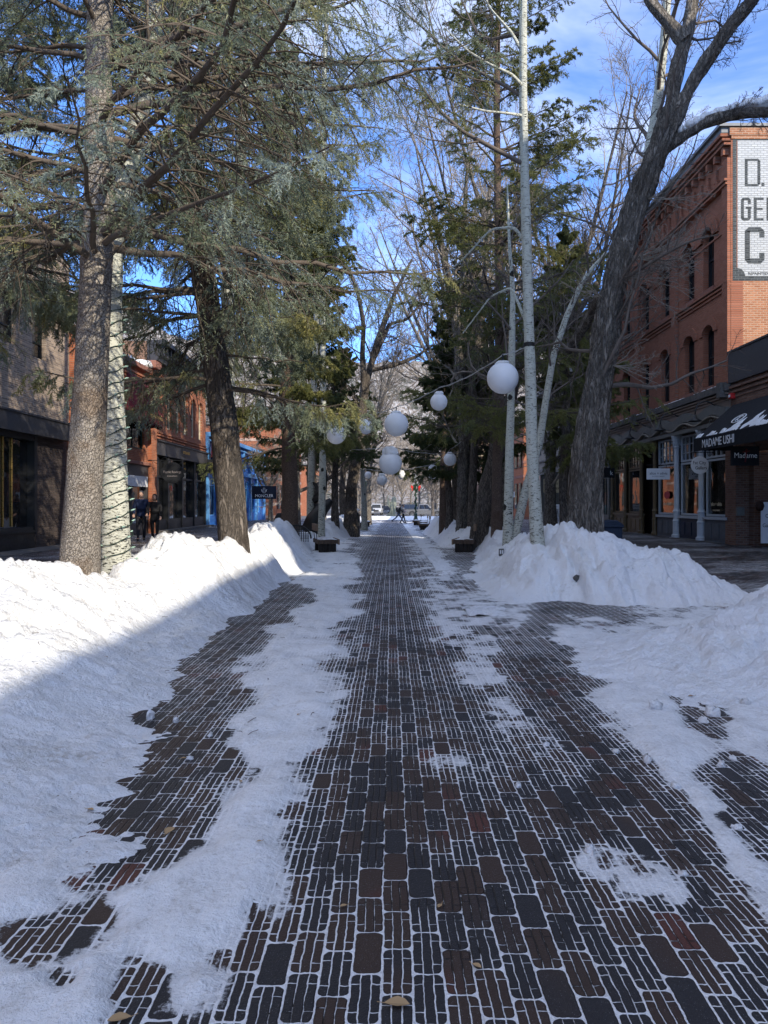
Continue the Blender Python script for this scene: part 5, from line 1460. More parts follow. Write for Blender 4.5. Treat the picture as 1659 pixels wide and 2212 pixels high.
# unseen blocks round the camera, those on the right added to shade the scene
def caster(label, x0, x1, y0, y1, h, mat=m_red):
    r = empty('brick_building', ((x0 + x1) / 2, (y0 + y1) / 2, 0), label, 'building')
    mb = MB(); mb.box(x0, x1, y0, y1, Z0, h); mb.build('wall', mat, r)
    mb = MB(); mb.box(x0 - .3, x1, y0, y1, h, h + .3); mb.build('cornice', m_trim, r)
    for zz in np.arange(1.0, h - 2.5, 3.4):
        for y in np.arange(y0 + 1, y1 - 2, 2.6):
            f = MB(); f.box(x0 - .06, x0 + .1, float(y), float(y) + 1.2, float(zz), float(zz) + 1.9); fo = f.build('window', m_black, r)
            g2 = MB(); g2.box(x0 - .066, x0 - .062, float(y) + .1, float(y) + 1.1, float(zz) + .1, float(zz) + 1.8); g2.build('pane', m_glass, fo)
CAST = [('tall unseen brick block added beside the camera on the right for its shade', 13.5, 21, -1.0, 13.0, 16.0), ('unseen brick block behind the camera on the right, sized to shade the path', 12.5, 24, -34, -1.4, 11.6), ('brick block behind the camera on the left', -22, -11.5, -30, 5.5, 8.0)]
for c_ in CAST: caster(*c_)

# ---------------------------------------------------------------- hills
def hill(name, label, fn, x0, x1, y0, y1, nx, ny, mat):
    X, Y = np.meshgrid(np.linspace(x0, x1, nx), np.linspace(y0, y1, ny))
    mb = MB(); mb.add(np.stack([X, Y, fn(X, Y)], -1).reshape(-1, 3), grid_faces(ny, nx)); o = mb.build(name, mat, smooth=True)
    tag(o, label, kind='structure')
m_hill, nt, b = new_mat('wooded_snow_slope', 0.9, 0.1)
n1 = nt.noise(0.02, 5, 0.65); n2 = nt.noise(0.55, 5, 0.8, stretch=(1, 1, 0.35)); n3 = nt.noise(0.006, 3)
c = nt.mix(nt.ss(n2, 0.42, 0.60), (0.27, 0.215, 0.175), (0.58, 0.55, 0.53))
c = nt.mix(nt.ss(n1, 0.50, 0.60) * nt.ss(nt.noise(0.3, 4, 0.8), 0.4, 0.55), c, (0.045, 0.055, 0.035))
nt.link(c, b.inputs['Base Color'])
nt.link(nt.bump(n2 + nt.noise(1.5, 3) * .5, 3.0, 1.0), b.inputs['Normal'])
def hz(X, Y):
    up = sst(290, 640, Y)
    ridge = 104 + 60 * np.exp(-((X + 300) / 170) ** 2) + 75 * np.exp(-((X - 300) / 230) ** 2) + 18 * fbm(X * .012, Y * .012, seed=4) + 7 * fbm(X * .05, Y * .05, seed=6, octv=5)
    return -2 + ridge * up
hill('hills', 'snowy wooded mountain slopes closing the end of the valley', hz, -900, 900, 290, 700, 260, 90, m_hill)
# ---------------------------------------------------------------- placing small things on the snow and ground
from mathutils.bvhtree import BVHTree
def bvh_of(obs):
    vs, fs, n = [], [], 0
    for o in obs:
        me = o.data
        v = np.empty(len(me.vertices) * 3, np.float32); me.vertices.foreach_get('co', v)
        lp = np.empty(len(me.loops), np.int32); me.loops.foreach_get('vertex_index', lp)
        vs.append(v.reshape(-1, 3)); fs.append(lp.reshape(-1, 4) + n); n += len(me.vertices)
    return BVHTree.FromPolygons(np.concatenate(vs).tolist(), np.concatenate(fs).tolist())
GROUND = bvh_of([o for o in COL.objects if o.name.startswith(('snow_bank', 'ground'))])
def seen(x, y):
    d = Vector(((x - VX) / FPX, 1, -(y - HZ) / FPX)).normalized()
    h = GROUND.ray_cast(Vector((0, 0, EYE)), d)
    return (h[0], h[1]) if h[0] else (Vector((0, 20, 0)), Vector((0, 0, 1)))
def topz(X, Y):
    h = GROUND.ray_cast(Vector((X, Y, 6)), Vector((0, 0, -1)))
    return h[0].z if h[0] else 0.0

# ---------------------------------------------------------------- white globes on wires
m_globe = simple('white_globe_plastic', (0.72, 0.73, 0.75), 0.45, 0.3, var=0.03)
GL = [(1086, 816, 34, 13.0, 0.15, 'largest white globe, nearest one hanging by the tall white aspen'), (948, 868, 18.5, 17.0, 0.5, 'small white globe with a snow cap between the largest globe and the middle one'),
      (856, 916, 26, 18.5, 0.2, 'big round white globe at the middle of the nearest wire'), (790, 922, 15.5, 20.0, 0.1, 'small bare white globe between two larger ones on the nearest wire'),
      (726, 938, 21, 16.8, 1.0, 'white globe with a tall lump of snow at the left end of the nearest wire'), (843, 1000, 25, 20.0, 0.9, 'large low white globe with a flat snow cap over the middle of the path'),
      (935, 1022, 13, 30.0, 0.8, 'white globe pointed with snow in front of the dark right spruces'), (972, 992, 14, 26.0, 0.2, 'white globe half hidden by needles near the burled trunk'),
      (795, 1026, 7.5, 40.0, 0.0, 'smallest white globe on the far wire, at its left end'), (825, 1037, 11.5, 32.0, 0.6, 'snow-topped white globe on the far wire below the large low one'), (868, 1027, 8.5, 36.0, 0.6, 'tiny snow-topped globe on the far wire right of the low ones')]
tops = []
for i, (x, y, r, Y, cap, lab) in enumerate(GL):
    c = P3(x, y, Y); R0 = r * Y / FPX
    g_ = empty('globe_lantern', (c[0], c[1], c[2] + R0), lab, 'lantern', 'white globes strung over the path')
    prof = [(R0 * math.sin(t) * 1.0 if t < math.pi - .01 else 0.001, -R0 * 0.02 + R0 * math.cos(math.pi - t) * (1.0 if t < math.pi / 2 else 1.0)) for t in np.linspace(0.02, math.pi - 0.02, 22)]
    mb = MB(); mb.lathe(prof, c[0], c[1], 32, c[2]); mb.build('globe', m_globe, g_, smooth=True)
    mb = MB(); mb.lathe([(0.03, 0), (0.03, 0.05), (0.012, 0.06), (0.012, 0.14)], c[0], c[1], 10, c[2] + R0 - .01); mb.build('cap_fitting', m_black, g_)
    if cap > 0:
        rng = np.random.default_rng(i + 5)
        nr, ns = 12, 28; V = []
        for a in range(nr):
            t = a / (nr - 1)
            for k in range(ns):
                q = k / ns * math.tau
                w = 0.35 + 0.45 * min(1, cap) + 0.10 * float(fbm(np.array([math.cos(q) * 1.7 + i * 3]), np.array([math.sin(q) * 1.7]), seed=i)[0])
                th = w * (1 - t)
                ph = t * math.pi / 2 * .999
                nz = 0.10 * float(fbm(np.array([math.cos(q) * 2.2 + i]), np.array([math.sin(q) * 2.2]), np.array([t * 3.0]), seed=i + 50)[0])
                rad_ = math.sin(w) * R0 * 1.05 * math.cos(ph) ** .75 * (1 + nz * 1.2)
                top_ = R0 * (1 - math.cos(w)) + R0 * (.05 + .42 * cap)
                V.append((c[0] + rad_ * math.cos(q), c[1] + rad_ * math.sin(q), c[2] + math.cos(w) * R0 * .97 + top_ * math.sin(ph) ** .85 * (1 + nz)))
        F = [(a * ns + k, a * ns + (k + 1) % ns, (a + 1) * ns + (k + 1) % ns, (a + 1) * ns + k) for a in range(nr - 1) for k in range(ns)]
        mb = MB(); mb.add(V, F); mb.build('snow_cap', m_snow, g_, smooth=True)
    tops.append(np.array([c[0], c[1], c[2] + R0 + 0.12]))
m_wire = simple('pale_wire', (0.42, 0.42, 0.40), 0.5)
def cable(label, pts, r=0.007):
    mb = MB()
    out = []
    for a, b_ in zip(pts[:-1], pts[1:]):
        a = np.array(a); b_ = np.array(b_); L = np.linalg.norm(b_ - a)
        for k in range(10):
            t = k / 10; p = a * (1 - t) + b_ * t; p[2] -= 0.05 * L * 4 * t * (1 - t) * 0.35; out.append(p)
    out.append(np.array(pts[-1]))
    out = np.array(out)
    mb.tube(out, r, 5)
    tw = out + np.stack([0 * out[:, 0], 0 * out[:, 0], 0.025 * np.sin(np.arange(len(out)) * 1.9)], 1); mb.tube(tw, r * 0.7, 4)
    tag(mb.build('wire', m_wire, smooth=True), label, 'wire', 'wires carrying the globes')
cable('nearest pale wire from the left aspen to the black band on the tall aspen', [P3(694, 935, 26.4), tops[4], tops[3], tops[2], tops[1], tops[0], P3(1141, 748, 12.75)])
cable('middle wire carrying the large low globe with the flat snow cap', [P3(700, 960, 26.4), tops[5], P3(1003, 975, 27.5)])
cable('farthest wire carrying the smaller globes', [P3(762, 1005, 36), tops[8], tops[10], tops[9], tops[6], tops[7], P3(1000, 950, 27.6)])

# ---------------------------------------------------------------- string of lights round the wrapped aspen
st_ = empty('string_lights', tuple(P3(252, 1215, 9.6)), 'dark green string of small bulbs spiralling up the white aspen on the left', 'lights')
bx = [(1230, 251, .19), (1130, 250, .180), (980, 244, .166), (850, 240, .152), (700, 240, .137), (560, 242, .128)]
pts, bul = [], MB()
for k in range(520):
    t = k / 519; yp = 1215 - t * 640
    xp = np.interp(-yp, [-b[0] for b in bx], [b[1] for b in bx]); rr_ = np.interp(-yp, [-b[0] for b in bx], [b[2] for b in bx])
    if yp > 1130: rr_ += 0.28 * 0.2 * math.exp(-(1260 - yp) * 9.6 / 1600 / .45)
    a = k * 0.30; c = P3(xp, yp, 9.6)
    p = (c[0] + (rr_ + .012) * math.cos(a), c[1] + (rr_ + .012) * math.sin(a), c[2] + .05 * math.sin(a + 1) + .01 * math.sin(k * 1.3)); pts.append(p)
    if k % 5 == 0: bul.tube([p, (p[0] + .03 * math.cos(a), p[1] + .03 * math.sin(a), p[2] + .012), (p[0] + .06 * math.cos(a + .4), p[1] + .06 * math.sin(a + .4), p[2] + .02)], [.007, .011, .003], 5)
mb = MB(); mb.tube(pts, 0.006, 5); mb.build('cord', simple('green_cord', (0.015, 0.035, 0.022)), st_, smooth=True)
tag(bul.build('bulbs', simple('frosted_bulb', (0.30, 0.45, 0.38), 0.3), st_), kind='stuff')

# ---------------------------------------------------------------- benches
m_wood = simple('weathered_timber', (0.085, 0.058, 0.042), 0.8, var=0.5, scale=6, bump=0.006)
m_wood2 = simple('brown_timber', (0.20, 0.135, 0.09), 0.8, var=0.4, scale=9, bump=0.006)  # lighter brown boards for bench fronts and backs
m_dwood = simple('dark_timber', (0.022, 0.018, 0.016), 0.85, var=0.5, scale=6, bump=0.006)
def bench(x, y, side, rz, label):
    b_ = empty('bench', (x, y, gz_(x, y)), label, 'bench', 'timber benches along the path')
    L, Wd = 1.35, 0.66
    mb = MB()
    for k in range(6): mb.box(-Wd / 2 + k * .11, -Wd / 2 + k * .11 + .104, -L / 2, L / 2, .27 + .004 * (k % 2), .405)
    s_ = mb.build('seat', m_wood, b_, bevel=.012, local=True)
    mb = MB(); mb.box(-side * Wd / 2, -side * (Wd / 2 + .045), -L / 2 - .02, L / 2 + .02, .25, .42); mb.build('front_board', m_wood2, b_, bevel=.01, local=True)
    for yy in (-L / 2 + .12, L / 2 - .12):
        mb = MB()
        for k in range(4): mb.box(-Wd / 2 + .05 + k * .14, -Wd / 2 + .05 + k * .14 + .13, yy - .07, yy + .07, -.05, .268)
        mb.build('leg', m_dwood, b_, bevel=.01, local=True)
    mb = MB(); mb.box(side * (Wd / 2 - .03), side * (Wd / 2 + .05), -L / 2 + .1, L / 2 - .1, .68, .90); bk = mb.build('backrest', m_wood2, b_, bevel=.012, local=True)
    for yy in (-L / 2 + .35, L / 2 - .35):
        mb = MB(); mb.tube([(side * (Wd / 2 - .02), yy, .40), (side * (Wd / 2 + .02), yy, .70)], .014, 6); mb.build('support_rod', m_black, b_, local=True)
    mb = MB()
    X, Yg = np.meshgrid(np.linspace(-Wd / 2 + .03, Wd / 2 - .03, 14), np.linspace(-L / 2 + .04, L / 2 - .04, 26))
    ed = np.minimum(np.minimum(X + Wd / 2, Wd / 2 - X), np.minimum(Yg + L / 2, L / 2 - Yg)) * 6
    Z = .40 + .05 * np.clip(ed, 0, 1) * np.clip(.6 + fbm(X * 4 + x, Yg * 4 + y, seed=8), -.2, 1.2)
    mb.add(np.stack([X, Yg, Z], -1).reshape(-1, 3), grid_faces(*X.shape)); mb.build('snow', m_snow, b_, smooth=True, local=True)
    b_.rotation_euler = (0, 0, rz)
    b_.location.z = gz_(x, y)
    return b_
bench(-2.14, 24.1, -1, math.radians(12), 'nearest timber bench on the left, half buried beside the slim aspen')
bench(2.45, 24.1, 1, math.radians(-14), 'nearest timber bench on the right, its plank back tilted beside the burled trunk')
bench(-2.1, 51.5, -1, .06, 'nearer of the two far timber benches on the left'); bench(-1.95, 57, -1, .05, 'farther of the two far timber benches on the left')
bench(2.2, 48.5, 1, -.08, 'nearest of the three far timber benches on the right'); bench(2.35, 54.5, 1, -.06, 'middle of the three far timber benches on the right'); bench(2.15, 61.5, 1, -.05, 'last far timber bench on the right beside the garlanded lamp post')
# arched metal bench buried in snow
ab = empty('metal_bench', tuple(P3(662, 1165, 21.5)), 'black arched metal seat back poking out of the left snow bank', 'bench')
c = P3(660, 1163, 21.5)
mb = MB(); arc = [(c[0] - .25 + .42 * -math.cos(a), c[1] + .1 * math.cos(a), c[2] + .38 * math.sin(a)) for a in np.linspace(0, math.pi, 15)]; mb.tube(arc, .025, 8); mb.build('frame', m_black, ab, smooth=True)
mb = MB()
for k in range(1, 12):
    t = k / 12; X_ = c[0] - .25 - .40 + .80 * t; mb.tube([(X_, c[1] + .1 * (1 - 2 * t), c[2] - .1), (X_, c[1] + .1 * (1 - 2 * t), c[2] + .37 * math.sin(math.acos(max(-1, min(1, 1 - 2 * t)))))], .012, 5)
for k in range(5): mb.box(c[0] - .60, c[0] + .10, c[1] - .006, c[1] + .006, c[2] + k * .06, c[2] + k * .06 + .02)
mb.build('mesh_back', m_black, ab)

# ---------------------------------------------------------------- bins and boxes
def bin_(x, y, w, h, label, m, snow=True, cat='bin'):
    z = gz_(x, y)
    r = empty('litter_bin', (x, y, z), label, cat)
    mb = MB(); mb.box(x - w / 2, x + w / 2, y - w / 2, y + w / 2, z, z + h * .8); mb.build('body', m, r, bevel=.02)
    mb = MB(); mb.prism([(x - w / 2 - .04, z + h * .8), (x + w / 2 + .04, z + h * .8), (x + w / 2 + .02, z + h * .88), (x + w / 4, z + h), (x - w / 4, z + h), (x - w / 2 - .02, z + h * .88)], 'y', y - w / 2 - .04, y + w / 2 + .04); mb.build('lid', m, r, bevel=.02)
    if snow: mb = MB(); mb.lathe([(w * .5, 0), (w * .55, .06), (w * .35, .16), (.02, .2)], x, y, 12, z + h * .99); mb.build('snow', m_snow, r, smooth=True)
p = P3(1305, 1150, 20.0); bin_(p[0] + .25, 20.5, .62, 1.0, 'dark blue bin behind the leaning cottonwood on the right', m_navy, False)
p = P3(764, 1115, 37); bin_(p[0], 37, .62, 1.25, 'black bin with a thick cap of snow at the foot of the leaning left cottonwood', m_black)
p = P3(606, 1112, 24); bin_(p[0], 24, .3, 1.25, 'small black box lid showing above the left snow bank by the blue shop', m_black, False, 'box')
p = P3(1021, 1130, 60); bin_(p[0] - .6, 58, .8, 1.4, 'pale green bin seen behind the dark leaning trunk', simple('pale_green_paint', (0.25, 0.38, 0.32)), False)
q, n_ = seen(1083, 1199)
lb_ = empty('light_box', tuple(q), 'small grey outlet box on a stake in the right snow bank', 'box')
mb = MB(); mb.box(q.x - .055, q.x + .055, q.y - .03, q.y + .03, q.z - .02, q.z + .14); mb.build('housing', simple('grey_housing', (.10, .10, .10)), lb_, bevel=.006)
for s_ in (-1, 1): mb = MB(); mb.box(q.x + s_ * .024 - .015, q.x + s_ * .024 + .015, q.y - .036, q.y - .031, q.z + .03, q.z + .11); mb.build('cover', m_white, lb_)
q, n_ = seen(1247, 1250)
rk = MB(); rk.lathe([(.01, -.05), (.05, -.03), (.062, .01), (.045, .045), (.015, .06)], q.x, q.y, 7, q.z); rk.v[-1] += np.random.default_rng(3).normal(0, .008, rk.v[-1].shape)
tag(rk.build('stone', m_stone), 'dark stone lodged in the face of the right snow mound', 'stone')
rng = np.random.default_rng(91)
for k, (x, y, s_) in enumerate([(325, 1552, .05), (1415, 1530, .04), (1540, 1545, .055), (1520, 1560, .035), (1398, 1645, .028), (1558, 1655, .03), (1583, 1640, .026), (1460, 1700, .02), (1330, 1625, .022), (410, 1640, .02), (1610, 1520, .03), (1180, 1610, .02), (1275, 1840, .022), (1475, 1890, .022), (1120, 1700, .014), (1590, 1790, .02), (455, 1590, .018), (1440, 1500, .03), (380, 1560, .025)]):
    q, n_ = seen(x, y); mb = MB(); mb.lathe([(.01, -.6), (.8, -.5), (1.1, .1), (.8, .75), (.2, 1.05)], 0, 0, 9, 0)
    mb.v[-1] = (mb.v[-1] + rng.normal(0, .19, mb.v[-1].shape)) * s_ * rng.uniform(.5, 1.25, 3) + np.array(q) + np.array([0, 0, s_ * .12])
    o = mb.build('snow_chunk', m_snow, smooth=k % 3 != 0)
    tag(o, 'loose lump of snow lying on the brick path', 'snow lump', 'loose lumps of snow on the bricks')
m_leaf = simple('dry_leaf', (0.34, 0.23, 0.12), 0.8, var=0.3)
for k, (x, y, s_) in enumerate([(858, 2172, .030), (257, 2205, .026), (195, 1751, .016), (366, 1797, .03), (1493, 1505, .02), (396, 1640, .016), (645, 1545, .014), (520, 1690, .012), (1250, 1560, .012), (690, 1440, .014), (1030, 2090, .014), (950, 1960, .012), (742, 1960, .012), (560, 1820, .010), (280, 1345, .012), (230, 1420, .012)]):
    q, n_ = seen(x, y); a = rng.uniform(0, 6.28); V, F = [], []
    for i, (u, w) in enumerate([(-1.2, 0), (-.7, .5), (0, .72), (.6, .5), (1.3, 0), (.6, -.5), (0, -.72), (-.7, -.5)]):
        V.append((u * s_, w * s_, .004 + .35 * s_ * abs(w)))
    V.append((0, 0, .004)); F = [(i, (i + 1) % 8, 8) for i in range(8)]
    mb = MB(); mb.add(V, F); mb.tube([(1.2 * s_, 0, .004), (1.9 * s_, .1 * s_, .008)], .0012, 4)
    mb.xform(Matrix.Translation(q + Vector((0, 0, .002))) @ Matrix.Rotation(a, 4, 'Z')); o = mb.build('leaf', m_leaf)
    tag(o, 'small dry tan leaf lying on the path and snow', 'leaf', 'fallen leaves')
for k in range(34):
    x, y = [(rng.uniform(60, 560), rng.uniform(1300, 1460)), (rng.uniform(520, 760), rng.uniform(1330, 1700)), (rng.uniform(500, 660), rng.uniform(1300, 1380))][k % 3]
    q, n_ = seen(x, y); a = rng.uniform(0, 6.28); l = rng.uniform(.02, .07)
    pts = [(q.x, q.y, q.z + .004)]
    for i in range(4): a += rng.normal(0, .4); pts.append((pts[-1][0] + l / 3 * math.cos(a), pts[-1][1] + l / 3 * math.sin(a), q.z + .01))
    pts = [(p_[0], p_[1], max(p_[2], topz(p_[0], p_[1]) + .003)) for p_ in pts]
    mb = MB(); mb.tube(pts, .0022, 4); tag(mb.build('twig', m_twig), 'thin dark twig fallen on the snow at the left', 'twig', 'fallen twigs')
q, n_ = seen(1110, 1158); mb = MB()
for a in (0.2, 1.1, 2.5): mb.tube([(q.x + .35, q.y, q.z - .03), (q.x + .35 + .15 * math.cos(a), q.y, q.z + .04 + .1 * math.sin(a)), (q.x + .35 + .3 * math.cos(a), q.y, q.z + .06 + .12 * math.sin(a))], .008, 5)
tag(mb.build('twig', m_twig), 'branching dark twig sticking out of the snow by the twin aspen', 'twig')

# ---------------------------------------------------------------- hanging signs
def board_sign(name, label, cx, cy, cz, w, h, m, texts, mt, arm=None, shape='rect', t=.04):
    r = empty(name, (cx, cy, cz), label, 'sign')
    mb = MB()
    if shape == 'rect': mb.box(cx - w / 2, cx + w / 2, cy, cy + t, cz - h / 2, cz + h / 2)
    elif shape == 'round': mb.prism([(cx + w / 2 * math.cos(a), cz + w / 2 * math.sin(a)) for a in np.linspace(0, math.tau, 41)[:-1]], 'y', cy, cy + t)
    else: mb.prism([(cx + w / 2 * math.cos(a) * (1 - .12 * math.cos(4 * a) ** 2), cz + h / 2 * math.sin(a) * (1 + .15 * math.sin(a) ** 6)) for a in np.linspace(0, math.tau, 61)[:-1]], 'y', cy, cy + t)
    mb.build('board', m, r, bevel=.004)
    for (s, sz, dx, dz, sx_) in texts:
        tt_ = text_mb(s, sz, .004, .0, sx_); place(tt_, (cx + dx, cy - .004, cz + dz)); tt_.build('lettering', mt, r)
    if arm:
        wx, side_ = arm
        mb = MB(); mb.tube([(wx, cy + t / 2, cz + h / 2 + .14), (cx - side_ * w / 2, cy + t / 2, cz + h / 2 + .14)], .014, 6)
        mb.tube([(wx + (cx - wx) * q, cy + t / 2, cz + h / 2 + .14 + .16 * math.sin(q * 3.14) * math.cos(q * 9)) for q in np.linspace(0, 1, 20)], .008, 5)
        for s_ in (-.35, .35): mb.tube([(cx + s_ * w, cy + t / 2, cz + h / 2 - .01), (cx + s_ * w, cy + t / 2, cz + h / 2 + .14)], .008, 5)
        mb.build('bracket', m_black, r)
    return r
board_sign('hanging_sign', 'round white gallery sign with black handwritten lettering by the awning', 10.83, 25.98, 2.72, .62, .62, m_white, [('Fat City', .17, -.02, .08, .85), ('Gallery', .17, .04, -.10, .85)], m_ink, arm=(11.38, 1), shape='round')
board_sign('hanging_sign', 'white oblong boutique sign hanging before the brown shop door', 10.68, 29.6, 2.55, .93, .44, m_white, [('alice + olivia', .15, 0, .02, .95), ('BY STACEY BENDET', .055, 0, -.10, 1)], m_ink, arm=(11.3, 1))
p = P3(1172, 1052, 44); board_sign('hanging_sign', 'cream sign with black serif lettering by the grey stone shops', 10.0, 46.0, 2.45, 1.05, .85, m_offw, [('Daniels', .26, 0, .16, .9), ('Antiques', .26, 0, -.14, .9)], m_ink, arm=(11.3, 1))
board_sign('hanging_sign', 'plain white sign half hidden behind the leaning cottonwood', 10.6, 41.5, 2.9, .8, .85, m_white, [], m_ink, arm=(11.3, 1))
board_sign('hanging_sign', 'small black sign with a white letter beside the leaning cottonwood', 10.8, 37.0, 2.9, .75, .5, m_canvas, [('k', .3, .2, -.02, 1)], m_whitep, arm=(11.3, 1))
board_sign('hanging_sign', 'dark scalloped sign with pale lettering over the walkers on the left', -9.9, 33.5, 2.75, 1.15, .85, m_canvas, [('Psychic Readings', .15, 0, .04, .8), ('by appointment', .08, 0, -.14, .9)], simple('grey_lettering', (.25, .22, .22)), arm=(-11, -1), shape='oval')
board_sign('hanging_sign', 'small black sign with gold lettering at the end of the black shopfront', -10.4, 43.6, 3.55, 1.2, .8, m_canvas, [('BOTTEGA', .15, 0, .16, .9), ('VENETA', .15, 0, -.16, .9)], m_gold, arm=(-11, -1))
board_sign('hanging_sign', 'white estate agent sign partly hidden by the furrowed trunk', -9.75, 44.6, 2.75, 1.0, 1.25, m_white, [('RE/', .3, -.2, -.38, .95)], m_ink, arm=(-11, -1))
ms = board_sign('hanging_sign', 'navy sign with white emblem and lettering hanging past the furrowed trunk', -9.3, 54.2, 2.15, 1.8, .95, simple('navy_sign', (.006, .010, .025)), [('MONCLER', .30, 0, -.25, .95)], m_whitep, arm=(-11, -1))
mb = MB()
for s_ in (-1, 1):
    mb.tube([(-9.3 + s_ * .06, 54.19, 2.08), (-9.3 + s_ * .08, 54.19, 2.3), (-9.3 + s_ * .04, 54.19, 2.5)], .018, 5); mb.tube([(-9.3 + s_ * .14, 54.19, 2.2), (-9.3 + s_ * .2, 54.19, 2.38)], .018, 5)
mb.build('emblem', m_whitep, ms)
# window lettering
for s, sz, x, y, z in (('alice + olivia', .19, RX - .02 + .08, 26.1, 1.35), ('BY STACEY BENDET', .07, RX + .06, 26.1, 1.13), ('alice + olivia', .19, RX + .06, 30.75, 1.35)):
    t = text_mb(s, sz, .004, .002, .9); place(t, (RX + .055, y, z), rz=-math.pi / 2); o = t.build('window_lettering', simple('gilt_lettering', (.5, .42, .28)), bld)
mb = MB(); mb.prism([(30.75 + .32 * math.cos(a), 1.72 + .16 * math.sin(a)) for a in np.linspace(0, math.tau, 25)[:-1]], 'x', RX + .05, RX + .056); mb.build('red_window_sticker', simple('red_sticker', (.4, .03, .04)), bld)
# free standing boards
def aframe(label, x, y, w, h, m, extra=None):
    z = gz_(x, y) if abs(x) < 8 else 0.0
    r = empty('sign_board', (x, y, z), label, 'sign board')
    for s_ in (-1, 1):
        mb = MB(); mb.box(x - w / 2, x + w / 2, -.02, .02, 0, h); mb.v[-1] = mb.v[-1] @ np.array([[1, 0, 0], [0, 1, 0], [0, 0, 1.0]]); V = mb.v[-1]; V[:, 1] += y + s_ * .30 * (1 - V[:, 2] / h); V[:, 2] += z; mb.build('panel', m_black, r)
    mb = MB(); mb.box(x - w / 2 + .05, x + w / 2 - .05, -.026, -.021, .12, h - .04); V = mb.v[-1]; V[:, 1] += y - .30 * (1 - V[:, 2] / h); V[:, 2] += z; mb.build('poster', m, r)
    return r
af = aframe('black framed sandwich board with a pale winter-trees poster beside the cottonwood', 9.2, 42.2, .95, 1.35, m_white)
m_grove, nt, b = new_mat('poster_of_trunks', 0.5)
nt.link(nt.mix(nt.ss(nt.noise(14, 3, .6, stretch=(1, 1, .08)), .42, .6), (.04, .045, .05), (.38, .40, .43)), b.inputs['Base Color'])
mb = MB(); mb.box(9.2 - .3, 9.2 + .3, -.031, -.028, .35, 1.05); V = mb.v[-1]; V[:, 1] += 42.2 - .3 * (1 - V[:, 2] / 1.35); mb.build('picture', m_grove, af)
t = text_mb('Aspen Art', .14, .003, 0, .9); place(t, (9.2, 41.2 + .93, 1.17)); t.build('lettering', m_ink, af)
gsb = empty('sign_board', (RX + .65, 23.4, 0), 'tall white gallery board with black handwriting leaning by the brick entry', 'sign board')
mb = MB(); mb.box(RX + .28, RX + .80, 23.38, 23.42, .12, 1.42); mb.build('panel', m_white, gsb, bevel=.005)
for s, z in (('City', .98), ('Gallery', .68)): t = text_mb(s, .17, .003, 0, .85); place(t, (RX + .53, 23.376, z)); t.build('lettering', m_ink, gsb)
mb = MB(); mb.lathe([(.01, -.17), (.1, -.13), (.14, 0), (.1, .12), (.01, .16)], RX + .22, 23.36, 12, 1.3); mb.build('round_ornament', simple('dark_red_brown', (.03, .012, .008)), gsb, smooth=True)
mb = MB(); mb.box(RX - .10, RX + .15, 24.2, 24.29, .98, 1.25); o = mb.build('notice_plate', m_trim); tag(o, 'small grey notice plates fixed to the brick pier under the awning', 'notice')
al = empty('fire_alarm', (RX - .1, 24.6, 4.95), 'small red alarm box with a white strobe above the awning corner', 'alarm')
mb = MB(); mb.box(RX - .16, RX - .005, 24.5, 24.68, 4.85, 5.03); mb.build('box', simple('alarm_red', (.45, .02, .02)), al, bevel=.01)
mb = MB(); mb.box(RX - .2, RX - .163, 24.55, 24.63, 4.9, 4.98); mb.build('strobe', m_white, al)
# gooseneck lamps on the arched cornice
for k, y in enumerate((25.6, 28.9, 32.6)):
    r = empty('gooseneck_lamp', (RX - .1, y, 4.75), ['black gooseneck lamp nearest the awning', 'black gooseneck lamp between the two pale columns and the brown door', 'black gooseneck lamp farthest from the awning, near the cottonwood'][k], 'lamp', 'gooseneck lamps over the shopfront')
    mb = MB(); mb.tube([(RX - .06, y, 4.75)] + [(RX - .25 - .55 * t, y, 4.78 + .12 * math.sin(t * 3.0)) for t in np.linspace(0, 1, 8)] + [(RX - .88, y, 4.62), (RX - .9, y, 4.45)], .022, 8); mb.build('arm', m_black, r, smooth=True)
    mb = MB(); mb.lathe([(.04, .22), (.05, .14), (.09, .10), (.24, 0), (.235, -.01), (.08, .08), (.01, .09)], RX - .9, y, 20, 4.22); mb.build('shade', m_black, r, smooth=True)
# mannequin in the display window
mq = empty('mannequin', (RX + .9, 28.4, .79), 'pale mannequin in a short coat posed behind the middle shop window', 'mannequin')
def skin(name, chains, mat, parent, sub=2, root=0):
    """chains: list of [(x,y,z,r)...]; first vertex of later chains joins the nearest existing vertex"""
    V, R, Ed = [], [], []
    for ch in chains:
        prev = None
        for i, (x, y, z, r) in enumerate(ch):
            if i == 0 and V:
                dd = [(Vector(v) - Vector((x, y, z))).length for v in V]; j = int(np.argmin(dd))
                if dd[j] < 1e-4: prev = j; continue
            V.append((x, y, z)); R.append(r)
            if prev is not None: Ed.append((prev, len(V) - 1))
            prev = len(V) - 1
    me = bpy.data.meshes.new(name); me.from_pydata(V, Ed, []); me.materials.append(mat)
    o = bpy.data.objects.new(name, me); COL.objects.link(o); o.parent = parent
    md = o.modifiers.new('skin', 'SKIN'); md.use_smooth_shade = True
    for i, r in enumerate(R): me.skin_vertices[0].data[i].radius = (r if isinstance(r, tuple) else (r, r)); me.skin_vertices[0].data[i].use_root = (i == root)
    s_ = o.modifiers.new('sub', 'SUBSURF'); s_.levels = s_.render_levels = sub
    return o
